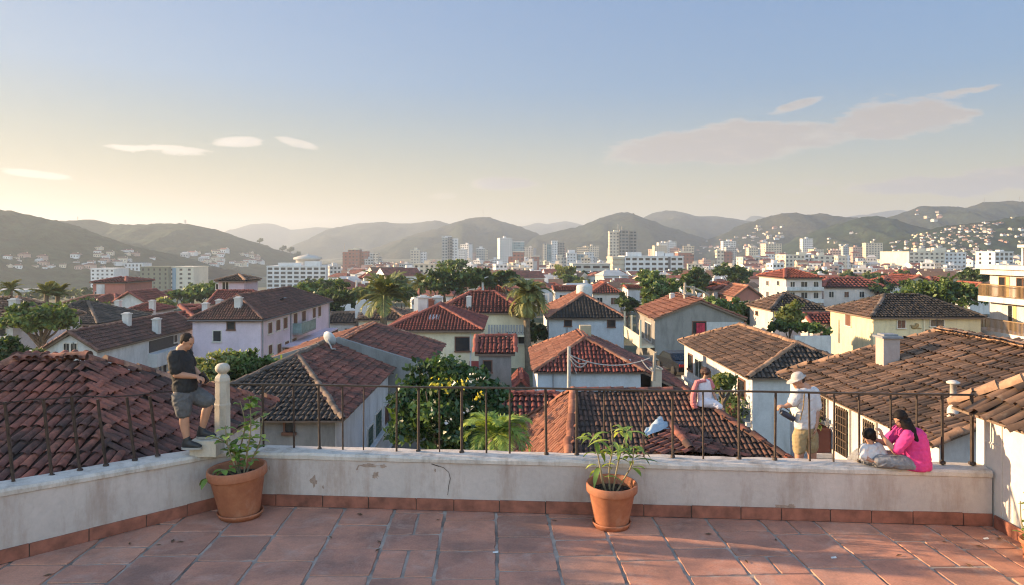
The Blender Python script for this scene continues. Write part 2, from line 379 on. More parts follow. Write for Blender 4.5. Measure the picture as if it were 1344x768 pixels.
cy.filter_width=1.15; cy.use_adaptive_sampling=True; cy.adaptive_threshold=.02; cy.use_denoising=True; cy.caustics_reflective=False; cy.caustics_refractive=False; cy.sample_clamp_indirect=6

# ------------------------------------------------------------------ air
hz=MB(); hz.box(-5200,5200,-60,7200,-70,300)
k=bpy.data.materials.new('haze_air'); k.use_nodes=True; k.node_tree.nodes.clear()
o_=k.node_tree.nodes.new('ShaderNodeOutputMaterial'); pv_=k.node_tree.nodes.new('ShaderNodeVolumePrincipled')
pv_.inputs['Color'].default_value=(.68,.80,.96,1); pv_.inputs['Density'].default_value=2.5e-4; pv_.inputs['Anisotropy'].default_value=.28
k.node_tree.links.new(pv_.outputs[0],o_.inputs['Volume'])
HAZE=hz.build('haze',k); tag(HAZE,'thin warm evening haze in the valley air','haze',kind='stuff')

# ------------------------------------------------------------------ ground sheet
xs=np.concatenate([np.linspace(-5000,-800,12),np.linspace(-760,760,60),np.linspace(800,5000,12)]); ys=np.concatenate([np.linspace(-50,1200,70),np.linspace(1300,7000,14)])
gx,gy=np.meshgrid(xs,ys); V=np.stack([gx.ravel(),gy.ravel(),np.array([gz(v,u) for u,v in zip(gx.ravel(),gy.ravel())])],1); nx=len(xs)
i,j=np.meshgrid(np.arange(nx-1),np.arange(len(ys)-1)); a=(j*nx+i).ravel()
g=MB(); g.add(V,np.stack([a,a+1,a+1+nx,a+nx],1))
k=NT('town_ground'); n1=k.noise(.035,6,.65); n2=k.noise(.4,5,.7)
c=k.ramp(n1,0,[(.3,(.035,.05,.018)),(.48,(.07,.08,.03)),(.56,(.12,.105,.075)),(.7,(.08,.08,.05))])
k.color(k.mix(1.0,(c,0),(k.ramp(n2,0,[(.25,(.6,)*3),(.75,(1.25,)*3)]),0),'MULTIPLY')); k.rough(.95); k.bump((n2,0),.5,.3)
tag(g.build('ground',k.m),kind='structure')

# ------------------------------------------------------------------ hills
def mat_hill(name,dark,mid,bare,amt=.5):
    k=NT(name); n1=k.noise(.004,6,.6); n2=k.noise(.03,6,.75); n3=k.noise(.075,5,.75)
    a=k.ramp(n2,0,[(.3,dark),(.55,mid),(.75,tuple(x*1.5 for x in mid))])
    b=k.mix((k.ramp(n1,0,[(.5,(0,0,0)),(.72,(amt,)*3)]),0),(a,0),bare)
    k.color(k.mix(1.0,b,(k.ramp(n3,0,[(.34,(.35,)*3),(.66,(1.6,)*3)]),0),'MULTIPLY')); k.rough(.95); k.b.inputs['Specular IOR Level'].default_value=.1
    k.bump((n3,0),1.0,4); return k.m
HG=mat_hill('hill_forest',(.010,.020,.011),(.024,.040,.019),(.08,.07,.035),.5)
HB=mat_hill('hill_scrub',(.012,.021,.016),(.03,.04,.026),(.085,.07,.045),.7)
HILLS={}
def hill(name,pts,Y,depth,mat,step,seed,amp=.06,tree=2.5,sub=8):
    """ridge profile given as picture bearings at distance Y; real ground form with spurs and gullies"""
    xs=[XZ(p[0],Y) for p in pts]; zs=[ZZ(p[1],Y) for p in pts]
    x0,x1=xs[0],xs[-1]; nx=int((x1-x0)/step)+1; ny=int(2*depth/step/1.3)+1
    X=np.linspace(x0,x1,nx); 
    def f(x,y):
        rz=np.interp(x,xs,zs); rz=(rz+np.interp(x-12,xs,zs)+np.interp(x+12,xs,zs))/3
        rz=rz+(fbm(x/(depth*.13),x*0+seed,seed+3,4)-.47)*(rz-ZG)*(.16 if Y>1600 else .05)
        wv=(fbm(x/(depth*.5),y/(depth*.9),seed,3)-.45)*depth*.55
        d=np.abs(y-Y)/depth; dd=np.abs(y-Y+wv*np.clip(d*2.2,0,1))/depth
        s=np.clip(1-dd,0,1); s=.6*s+.4*s*s*(3-2*s)
        H=rz-(ZG-36)
        rg=1-np.abs(2*fbm(x/(depth*.15),y/(depth*.4),seed+5,4)/.94-1)
        spur=(rg-.72)*H*amp*10*np.clip(d*2.5,0,1)*s
        return ZG-36+H*s+spur
    Yv=np.linspace(Y-depth,Y+depth*.5,ny); gx,gy=np.meshgrid(X,Yv); z=f(gx,gy)
    rn=np.random.default_rng(seed); tn=fbm(gx/7,gy/7,seed+9,2)
    z2=z+np.clip((tn-.42)*2,0,1)*tree*1.6+rn.random(gx.shape)*tree*.7
    V=np.stack([gx.ravel(),gy.ravel(),z2.ravel()],1)
    i,j=np.meshgrid(np.arange(nx-1),np.arange(ny-1)); a=(j*nx+i).ravel()
    m=MB(); m.add(V,np.stack([a,a+1,a+1+nx,a+nx],1),smooth=True)
    o=m.build(name,mat); tag(o,kind='structure'); HILLS[sub]=(f,Y,depth,x0,x1); return o
hill('hill',[(-260,262),(-90,262),(0,275),(40,283),(80,292),(120,308),(170,325),(215,343),(240,352)],950,420,HG,5,1,sub=1)
hill('hill',[(-40,300),(40,296),(80,290),(120,289),(150,297),(200,295),(245,294),(280,302),(330,318),(370,335),(400,348),(425,356)],1450,480,HG,6.5,2,sub=2)
hill('hill',[(170,318),(240,310),(300,305),(325,297),(358,294),(380,303),(410,299),(435,300),(480,312),(540,325)],4600,900,HB,26,3,tree=4,sub=3)
hill('hill',[(330,345),(380,330),(410,318),(440,300),(465,294),(510,291),(535,293),(560,290),(575,290),(595,297),(640,312),(700,330)],3300,800,HB,18,4,tree=4,sub=4)
hill('hill',[(440,345),(490,328),(540,311),(590,296),(625,288),(640,286.5),(660,291),(700,304),(730,322),(760,340)],2500,650,HB,13,5,tree=4,sub=5)
hill('hill',[(600,320),(650,306),(685,296),(703,292),(720,295),(742,290),(765,294),(800,308),(860,325)],5200,900,HB,30,6,tree=4,sub=6)
hill('hill',[(640,345),(680,328),(700,313),(740,303),(760,299),(780,289),(800,281),(818,278),(845,287),(880,301),(930,318),(985,342)],2250,650,HB,12,7,tree=3.5,sub=7)
hill('hill',[(780,325),(845,286),(860,279),(875,277),(893,280),(910,284),(935,285),(950,286),(970,288),(1000,292),(1060,310),(1120,330)],3200,800,HB,18,8,tree=4,sub=8)
hill('hill',[(870,345),(920,322),(965,303),(990,291),(1015,282),(1035,279),(1060,284),(1080,281),(1100,286),(1130,289),(1180,305),(1240,335)],1950,600,HB,10,9,tree=3.5,sub=9)
hill('hill',[(940,335),(985,284),(1040,290),(1100,286),(1130,282),(1150,277),(1180,275),(1200,280),(1240,300),(1300,330)],4800,900,HB,28,10,tree=4,sub=10)
hill('hill',[(1000,352),(1030,331),(1060,313),(1100,297),(1125,288),(1142,284),(1165,287),(1195,299),(1225,314),(1270,335),(1310,350)],1450,420,HG,6.5,11,sub=11)
hill('hill',[(1090,335),(1130,305),(1165,288),(1210,273),(1235,269),(1262,274),(1285,269),(1310,263),(1344,264),(1420,270),(1520,285),(1650,320)],1900,520,HB,9,12,tree=3,sub=12)
hill('hill',[(1060,352),(1100,345),(1140,330),(1180,314),(1230,300),(1280,293),(1344,284),(1420,280),(1500,290),(1620,320)],1120,360,HG,5,13,sub=13)
def hill_hit(h,px,py):
    f,Y,dp,x0,x1=HILLS[h]
    ys=np.arange(Y-dp,Y+dp*.1,4.0); xs_=(px-CX)/F*ys
    z=f(xs_,ys); ok=(xs_>=x0)&(xs_<=x1)&(CZ-(py-HY)/F*ys<=z)
    if not ok.any(): return None
    i=int(np.argmax(ok)); return Vector((xs_[i],ys[i],float(z[i])))

# ------------------------------------------------------------------ terrace
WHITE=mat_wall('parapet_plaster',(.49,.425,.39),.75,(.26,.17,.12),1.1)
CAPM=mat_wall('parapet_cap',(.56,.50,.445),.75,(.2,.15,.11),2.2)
TERRA=mat_plain('skirting_clay',(.23,.082,.052),.75,0,.45,5,.3)
def pl(X): return 9.637-.0805*X
cA=Vector((-3.75,pl(-3.75),0)); cB=Vector((5.95,pl(5.95),0)); dm=(cB-cA).normalized(); nm=Vector((-dm.y,dm.x,0))   # outward
dl=Vector((-.69,-.72,0)).normalized(); nl=Vector((-.72,.69,0)).normalized(); cL=cA+dl*5.2
# terrace slab and its own building below
out=[cA+nm*.36+nl*.1,cB+nm*.36,Vector((5.95,-6,0)),Vector((-11,-6,0)),cL+nl*.36]
b=MB(); b.prism([Vector((p.x,p.y,ZG)) for p in out],(0,0,-ZG-.06)); tag(b.build('terrace_base',mat_wall('terrace_base_wall',(.5,.45,.42)),fixn=True),kind='structure')
# tiles: columns along the view, staggered joints, on a mortar bed
tl=MB(); tl.box(-11,5.95,-5.9,3.0,-.058,-.012,1,(.3,0,0,1))
bed=[cA,cB,Vector((5.95,3,0)),Vector((-9,3,0)),cL]
tl.poly([(p.x,p.y,-.012) for p in bed],1)
rt=np.random.default_rng(11); th=R(1.7); ca,sa=math.cos(th),math.sin(th); TP=.665; fy0=[.0]
bedc=[((p.x*ca-p.y*sa)*1,(p.x*sa+p.y*ca)) for p in bed]
def clip_poly(pts,poly):
    """Sutherland-Hodgman against a convex polygon"""
    def ar(q): return sum(q[i][0]*q[(i+1)%len(q)][1]-q[(i+1)%len(q)][0]*q[i][1] for i in range(len(q)))
    if ar(poly)<0: poly=poly[::-1]
    o=pts
    for i in range(len(poly)):
        a=poly[i];b_=poly[(i+1)%len(poly)]; n=[]
        if not o: return []
        s=lambda p:(b_[0]-a[0])*(p[1]-a[1])-(b_[1]-a[1])*(p[0]-a[0])
        for q in range(len(o)):
            p0=o[q];p1=o[(q+1)%len(o)]; s0=s(p0);s1=s(p1)
            if s0>=0: n.append(p0)
            if s0*s1<0:
                tt=s0/(s0-s1); n.append((p0[0]+(p1[0]-p0[0])*tt,p0[1]+(p1[1]-p0[1])*tt))
        o=n
    return o
inn=[(p.x,p.y) for p in (cA+dl*0-nm*.03-nl*.0,cB-nm*.03,Vector((5.92,3,0)),Vector((-9,3,0)),cL-nl*.03)]
for ci in range(-15,10):
    x0=.475+ci*TP; y=2.6+rt.random()*.5; 
    while y<11:
        ln=rt.choice([.72,.72,.72,.46,.95]); g_=.009+rt.random()*.009
        if rt.random()<.12: cols=[(x0,x0+TP/2),(x0+TP/2,x0+TP)]
        else: cols=[(x0,x0+TP)]
        for (xa,xb) in cols:
            q=[(xa+g_,y+g_),(xb-g_,y+g_),(xb-g_,y+ln-g_),(xa+g_,y+ln-g_)]
            q=[((px_)*ca+(py_-9)*-sa,9+(px_)*sa+(py_-9)*ca) for px_,py_ in q]
            qq=[]
            for e_ in range(4):
                a_,b_=q[e_],q[(e_+1)%4]; nn_=max(3,int(math.hypot(b_[0]-a_[0],b_[1]-a_[1])/.075)); mx_=(q[0][0]+q[2][0])/2; my_=(q[0][1]+q[2][1])/2
                for s_ in range(nn_):
                    t_=s_/nn_; x_=a_[0]+(b_[0]-a_[0])*t_; y_=a_[1]+(b_[1]-a_[1])*t_; c_=.016 if s_==0 else abs(rt.normal(0,.0045))+(rt.random()<.05)*rt.random()*.02
                    l_=math.hypot(mx_-x_,my_-y_); qq.append((x_+(mx_-x_)/l_*c_,y_+(my_-y_)/l_*c_))
            q=clip_poly(qq,inn)
            if len(q)<3: continue
            z=rt.normal(0,.0015); v=float(np.clip(rt.normal(.5,.2),0,1)); cx_=sum(a for a,_ in q)/len(q); cy_=sum(b for _,b in q)/len(q)
            top=[(cx_+(a-cx_)*.985,cy_+(b_-cy_)*.985,z) for a,b_ in q]; tx,ty=rt.normal(0,.0022,2)
            top=[(a,b_,c_+(a-cx_)*tx+(b_-cy_)*ty) for a,b_,c_ in top]
            low=[(a,b_,-.014) for a,b_ in q]; n_=len(q)
            tl.add(top+low,[tuple(range(n_))]+[(i,n_+i,n_+(i+1)%n_,(i+1)%n_) for i in range(n_)],0,(v,0,0,1))
        y+=ln
k=NT('terrace_tile'); at=k.attr(); sp=k.n('ShaderNodeSeparateColor'); k.l(at,0,sp,0)
n1=k.noise(1.1,7,.68); n2=k.noise(9,6,.7); n3=k.noise(45,4,.7); n4=k.noise(1.9,6,.75,stretch=(1,1,1),dist=.9)
base=k.ramp(sp,0,[(0,(.36,.18,.125)),(.35,(.46,.21,.14)),(.65,(.53,.24,.155)),(1,(.58,.29,.19))])
c1=k.mix((k.ramp(n1,0,[(.40,(0,0,0)),(.64,(.75,)*3)]),0),(base,0),(.17,.10,.08))
c2=k.mix((k.ramp(n4,0,[(.52,(0,0,0)),(.72,(.6,)*3)]),0),c1,(.48,.33,.27))
c3=k.mix((k.ramp(n2,0,[(.62,(0,0,0)),(.8,(.6,)*3)]),0),c2,(.11,.06,.05))
k.color(k.mix(1.0,c3,(k.ramp(n3,0,[(.3,(.82,)*3),(.72,(1.12,)*3)]),0),'MULTIPLY'))
rr=k.ramp(n2,0,[(.3,(.5,)*3),(.7,(.8,)*3)]); k.l(rr,0,k.b,'Roughness'); k.b.inputs['Specular IOR Level'].default_value=.4; k.bump(k.math('ADD',(n3,0),k.math('MULTIPLY',(n2,0),2.0)),.3,.006)
MORTAR=mat_plain('mortar',(.29,.235,.195),.95,0,.6,2.2,.3)
tag(tl.build('terrace_floor',[k.m,MORTAR]),kind='structure')

# parapet: front run + slanted left run, each a thing
def parapet(label,p0,d,n,L,h0,h1,skirt,cracks=(),seed=1):
    root=thing('parapet_wall',label,'parapet wall',p0)
    m=MB(); N=int(L/.25)+1; rn=np.random.default_rng(seed)
    V=[];
    for i in range(N+1):
        s=L*i/N; q=p0+d*s; h=h0+(h1-h0)*i/N
        w=[rn.normal(0,.004) for _ in range(6)]
        sec=[(0,0),(0+w[0],h-.085),(-.02+w[1],h-.075),(-.022+w[1],h-.03+w[2]),(.0,h+w[2]),(.18,h+.012+w[3]),(.35,h+w[4]),(.38,h-.03),(.38,h-.08),(.36,h-.085),(.36,-1.2)]
        for a,z in sec: V.append(tuple(q+n*a+Vector((0,0,z))))
    K=11
    for i in range(N):
        pass
    fb=[];fc=[]
    for i in range(N):
        for j in range(K-1):
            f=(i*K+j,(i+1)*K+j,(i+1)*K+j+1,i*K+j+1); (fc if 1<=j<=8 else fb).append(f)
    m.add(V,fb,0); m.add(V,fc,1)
    m.add(V[:K],[tuple(range(K))],0); m.add(V[-K:],[tuple(range(K))],0)
    for pts,w_ in cracks:
        pts=[p0+d*s-n*.003+Vector((0,0,z)) for s,z in pts]
        for a,b_ in zip(pts[:-1],pts[1:]):
            t_=(b_-a).normalized(); e=t_.cross(n)*w_
            m.add([tuple(a-e),tuple(a+e),tuple(b_+e),tuple(b_-e)],[(0,1,2,3)],2)
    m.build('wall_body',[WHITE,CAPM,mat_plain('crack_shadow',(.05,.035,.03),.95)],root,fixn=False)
    s=0; sk_=MB()
    while s<L-.05:
        ln=min(rn.choice([.6,.62,.64,.5]),L-s); 
        a=p0+d*(s+.006)-n*.022; b_=p0+d*(s+ln-.006)-n*.022; hh=.15+rn.normal(0,.003)
        qs=[a,b_,b_+n*.02,a+n*.02]; sk_.prism([Vector((v.x,v.y,.001)) for v in qs],(0,0,hh),0,(float(rn.random()),0,0,1)); s+=ln
    sk_.prism([Vector((v.x,v.y,0.0)) for v in (p0-n*.012,p0+d*L-n*.012,p0+d*L-n*.001,p0-n*.001)],(0,0,.143),1)
    sk_.build('skirting',[TERRA,mat_plain('skirting_gap',(.07,.05,.04),.95)],root,fixn=True); return root
Lm=(cB-cA).length
crk=[([(2.72,.60),(2.86,.56),(2.93,.50),(2.95,.42),(2.93,.33),(2.915,.2)],.0035),([(2.70,.605),(2.80,.575)],.006)]
# flaked plaster patches near the cap
parapet('long plaster parapet along the terrace front, greyish with stains and red clay skirting',cA,dm,nm,Lm,.71,.68,True,crk,3)
parapet('short slanted plaster parapet at left, running to the stone post',cA+dl*.02,dl,nl,5.2,.745,.87,True,(),4)
fl=MB(); rf=np.random.default_rng(5)
def patch(cx_,cz_,a,b_,seed):
    rn=np.random.default_rng(seed); n_=18; pts=[]
    for i in range(n_):
        an=2*math.pi*i/n_; r_=1+rn.normal(0,.22)
        q=cA+dm*(cx_+math.cos(an)*a*r_)+Vector((0,0,cz_+math.sin(an)*b_*r_))-nm*.002; pts.append(q)
    return pts
SPOTS=[(1.55,.575,.15,.06,1),(1.63,.545,.10,.06,2),(1.86,.565,.11,.03,3),(2.05,.56,.05,.02,9),(1.95,.44,.04,.045,4),(1.12,.34,.05,.07,5),(1.24,.26,.012,.02,6),(7.2,.16,.1,.035,7),(7.32,.18,.04,.03,8),(6.02,.63,.008,.035,10),(4.9,.24,.02,.02,11),(.5,.5,.008,.03,12),(2.75,.52,.012,.02,13)]
for sp_ in SPOTS: fl.poly(patch(*sp_),0)
flo=fl.build('flaked_patch',mat_plain('flaked_plaster',(.29,.21,.165),.95,0,.3,20))
par=bpy.data.objects['parapet_wall']; flo.parent=par; flo.location=-Vector(par.location)

# stone post at the corner
gp=thing('stone_post','weathered pale stone gatepost with a knob on top, standing at the parapet corner','stone post',tuple(P(292,585,10.16)*1))
s_=gp.location; pc=Vector((s_.x,s_.y,.70))
m=MB(); STONE=mat_wall('post_stone',(.52,.46,.38),.6,(.22,.19,.15),3)
m.lathe([(.0,0),(.125,0),(.125,.05),(.11,.07),(.108,.55),(.112,.60),(.104,.62),(.102,.9),(.108,.93),(.10,.97),(.075,1.0),(.05,1.02),(0,1.02)],pc,8,smooth=False)
m.build('post_shaft',STONE,gp)
m=MB(); m.lathe([(.05,1.01),(.055,1.03),(.085,1.05),(.098,1.085),(.094,1.12),(.07,1.15),(.03,1.163),(0,1.163)],pc,16); m.build('post_knob',STONE,gp)

# iron railings
IRON=mat_plain('rusty_iron',(.045,.03,.023),.6,.4,.45,14,.2)
IRON2=mat_plain('worn_iron',(.065,.048,.036),.5,.55,.3,9)
def rail_pt(px,zoff=0): 
    # centre line of front parapet
    k_=(px-CX)/F; o_=cA+nm*.19; t_=(k_*o_.y-o_.x)/(dm.x-k_*dm.y); q=o_+dm*t_; return Vector((q.x,q.y,zoff))
rl=thing('railing','rusty iron railing with thin uprights on the long front parapet','railing',tuple(rail_pt(640,.71)))
rn=np.random.default_rng(8)
m=MB(); pts=[rail_pt(x,1.58+.006*math.sin(x*.02)) for x in (303,420,560,700,850,1000,1120,1277)]
for a,b_ in zip(pts[:-1],pts[1:]):
    dd=(b_-a); m.cbox((a+b_)/2,(dd.length+.01,.038,.022),math.atan2(dd.y,dd.x),ry=-math.asin(dd.z/dd.length))
m.build('top_rail',IRON2,rl)
for px,thick in ((346,1),(386,1),(419.5,1.1),(450,.8),(477,.6),(520.5,.9),(549,1.2),(577,.7),(606,1.3),(638.5,.9),(669,.9),(717,1.2),(757,1.2),(793,.6),(845,.8),(883,1.1),(923,.8),(970,1.2),(1017,1.2),(1063,1),(1094,.9),(1128,1.1),(1169,1),(1203,1),(1237,1.4),(1276,1.7)):
    m=MB(); q=rail_pt(px,.69); r_=.0145*thick; lean=rn.normal(0,.006,2)
    m.tube([q,q+Vector((lean[0],lean[1],.885))],r_,6,smooth=False); 
    if thick>=1.1: m.lathe([(r_*1.9,.0),(r_*1.9,.03),(r_,.04)],q+Vector((0,0,.012)),8)
    m.build('upright',IRON,rl)
def lrail(px,z):
    k_=(px-CX)/F; o_=cA+nl*.2+dl*.0; t_=(k_*o_.y-o_.x)/(dl.x-k_*dl.y); q=o_+dl*t_; return Vector((q.x,q.y,z))
rl2=thing('railing','leaning rusty uprights with a loose thin top wire on the slanted left parapet','railing',tuple(lrail(120,.8)))
for px,y1 in ((18,1.71),(68,1.69),(105,1.67),(139,1.60),(177,1.58),(207,1.55)):
    q=lrail(px,.79); m=MB(); m.tube([q,Vector((q.x-.10,q.y,y1))],.02,6,smooth=False); m.lathe([(.036,0),(.036,.02),(.02,.03)],q+Vector((0,0,.0)),8); m.build('upright',IRON,rl2)
m=MB(); m.tube([lrail(-60,1.72),lrail(0,1.70),lrail(40,1.715),lrail(68,1.69),lrail(105,1.68),lrail(139,1.63),lrail(177,1.60),lrail(207,1.60),lrail(262,1.57)],.008,5); m.build('top_wire',IRON,rl2)
# ledge outside the parapet where the man with the bag stands
lg=MB(); lg.box(2.6,5.9,pl(4)+.55,11.3,-.25,.0); tag(lg.build('ledge',mat_wall('ledge_concrete',(.35,.32,.3))),'low concrete ledge just outside the front parapet','ledge',kind='structure')
# ------------------------------------------------------------------ shared house pieces
RED=[(0,(.075,.045,.038)),(.25,(.20,.075,.055)),(.6,(.32,.105,.07)),(.85,(.40,.15,.095)),(1,(.46,.25,.17))]
MAROON=[(0,(.10,.032,.027)),(.35,(.19,.05,.037)),(.7,(.27,.07,.05)),(1,(.35,.11,.075))]
DARK=[(0,(.026,.023,.021)),(.4,(.072,.057,.047)),(.75,(.14,.10,.077)),(1,(.27,.19,.14))]
BROWN=[(0,(.055,.036,.026)),(.3,(.135,.078,.05)),(.65,(.25,.14,.085)),(1,(.42,.25,.155))]
ORANGE=[(0,(.17,.065,.04)),(.4,(.29,.11,.065)),(.8,(.39,.17,.10)),(1,(.45,.24,.15))]
ROOFM={'red':mat_roof('roof_red_tile',RED,.75,pale=.1),'maroon':mat_roof('roof_maroon_tile',MAROON,.3,pale=.06),'dark':mat_roof('roof_dark_tile',DARK,.5,pale=.3),
 'brown':mat_roof('roof_brown_tile',BROWN,.45,pale=.22),'orange':mat_roof('roof_orange_tile',ORANGE,.35,pale=.06),'redbright':mat_roof('roof_fresh_tile',[(0,(.16,.04,.03)),(.5,(.26,.065,.04)),(1,(.34,.11,.065))],.3,pale=.04)}
ROOFM['black']=mat_roof('roof_black_tile',[(0,(.014,.013,.012)),(.45,(.036,.03,.026)),(.8,(.07,.055,.045)),(1,(.2,.15,.12))],.5,pale=.4)
ROOFM['umber']=mat_roof('roof_umber_tile',[(0,(.07,.04,.034)),(.4,(.13,.062,.048)),(.75,(.19,.085,.062)),(1,(.27,.15,.11))],.5,pale=.2)
ROOFM['clay']=mat_roof('roof_clay_tile',[(0,(.13,.05,.036)),(.35,(.24,.08,.055)),(.75,(.34,.115,.075)),(1,(.42,.19,.13))],.8,scale=.55,pale=.1)
FASCIA=mat_plain('eave_board',(.16,.11,.08),.8)
GLASS=mat_plain('window_glass',(.02,.023,.027),.12,0,.3,2,spec=.6)
FRAME=mat_plain('window_frame',(.55,.5,.44),.6)
SHUT=mat_plain('brown_shutter',(.13,.055,.032),.65)
GREENSH=mat_plain('green_shutter',(.03,.065,.04),.6)
GRILLE=mat_plain('brown_grille',(.07,.045,.03),.6)
WALLM={'white':mat_wall('wall_white',(.58,.565,.555)),'lilac':mat_wall('wall_lilac',(.64,.52,.58),.2),'cream':mat_wall('wall_cream',(.68,.60,.43),.25),'yellow':mat_wall('wall_yellow',(.66,.57,.37),.35),
 'grey':mat_wall('wall_grey',(.25,.24,.225),.6,(.1,.095,.09)),'pinkw':mat_wall('wall_pale_pink',(.62,.52,.47),.3),'salmon':mat_wall('wall_salmon',(.42,.17,.13),.25),'bluish':mat_wall('wall_chalk',(.55,.57,.595),.35),'purple':mat_wall('wall_mauve',(.52,.40,.44),.2)}
_WM={}
def win_mesh(w,h,style):
    k=(round(w,2),round(h,2),style)
    if k in _WM: return _WM[k]
    def mk(mb,name,mats):
        o=mb.build(name,mats); me=o.data; bpy.data.objects.remove(o); return me
    f=MB(); t=.07 if w<1.6 else .09
    f.box(-w/2-t,-w/2,-.05,.01,-h/2-t,h/2+t); f.box(w/2,w/2+t,-.05,.01,-h/2-t,h/2+t); f.box(-w/2,w/2,-.05,.01,h/2,h/2+t); f.box(-w/2-t-.04,w/2+t+.04,-.11,.01,-h/2-t-.03,-h/2)
    if style in('plain','double') and w>.7:
        for q in ([0] if style=='plain' or w<1.8 else [-w/6,w/6]): f.box(q-.03,q+.03,-.035,.01,-h/2,h/2)
    p=MB(); p.box(-w/2,w/2,-.012,.008,-h/2,h/2)
    if style=='shutter' or style=='greenshutter':
        p=MB(); n=max(4,int(h/.16))
        for sx_ in(-1,1):
            p.box(min(sx_*.015,sx_*w/2),max(sx_*.015,sx_*w/2),-.02,.008,-h/2,h/2)
            for i in range(n): p.box(min(sx_*.06,sx_*(w/2-.05)),max(sx_*.06,sx_*(w/2-.05)),-.04,-.02,-h/2+h*(i+.2)/n,-h/2+h*(i+.75)/n)
        fm=mk(f,'window',[FRAME]); pm=mk(p,'pane',[SHUT if style=='shutter' else GREENSH])
    elif style=='grille':
        g_=MB(); n=max(5,int(w/.09))
        for i in range(n+1): x=-w/2+w*i/n; g_.box(x-.012,x+.012,-.10,-.075,-h/2-.05,h/2+.05)
        m_=max(5,int(h/.16))
        for i in range(m_+1): z=-h/2+h*i/m_; g_.box(-w/2-.02,w/2+.02,-.097,-.08,z-.012,z+.012)
        fm=mk(f,'window',[FRAME]); pm=mk(p,'pane',[GLASS]); _WM[k]=(fm,pm,mk(g_,'grille',[GRILLE])); return _WM[k]
    elif style=='dark': fm=mk(f,'window',[SHUT]); pm=mk(p,'pane',[GLASS])
    else: fm=mk(f,'window',[FRAME]); pm=mk(p,'pane',[GLASS])
    _WM[k]=(fm,pm); return _WM[k]
FR={'front':0,'left':-math.pi/2,'right':math.pi/2,'back':math.pi}
def window(root,c,face,w,h,style='plain'):
    ms=win_mesh(w,h,style); off=WLOC[root.name]
    o=link_copy(ms[0],'window',root,Vector(c)-off,FR[face]); WLOC[o.name]=Vector(c)
    link_copy(ms[1],'pane',o,(0,0,0))
    if len(ms)>2: link_copy(ms[2],'window_grille',o,(0,0,0))
    return o
def pwin(root,face,plane,px0,px1,py0,py1,style='plain'):
    """window whose picture outline is given, set on the wall plane (front: y=plane, left/right: x=plane)"""
    if face=='front':
        x0,x1=XZ(px0,plane),XZ(px1,plane); z0,z1=ZZ(py1,plane),ZZ(py0,plane); c=((x0+x1)/2,plane,(z0+z1)/2); w=x1-x0
    else:
        ya,yb=[F*plane/(p-CX) for p in (px0,px1)]; ym=(ya+yb)/2; z0,z1=ZZ(py1,ym),ZZ(py0,ym); c=(plane,ym,(z0+z1)/2); w=abs(ya-yb)
    return window(root,c,face,w,z1-z0,style)

CHW=mat_wall('chimney_white',(.6,.57,.54),.4); 
def chimney(roof,c,w,h,mat=CHW,cap=True,name='chimney'):
    c=Vector(c); m=MB(); m.box(c.x-w/2,c.x+w/2,c.y-w/2,c.y+w/2,c.z-.5,c.z+h)
    if cap:
        m.box(c.x-w*.62,c.x+w*.62,c.y-w*.62,c.y+w*.62,c.z+h,c.z+h+w*.14); m.box(c.x-w*.35,c.x+w*.35,c.y-w*.35,c.y+w*.35,c.z+h+w*.14,c.z+h+w*.3)
    return m.build(name,mat,roof)

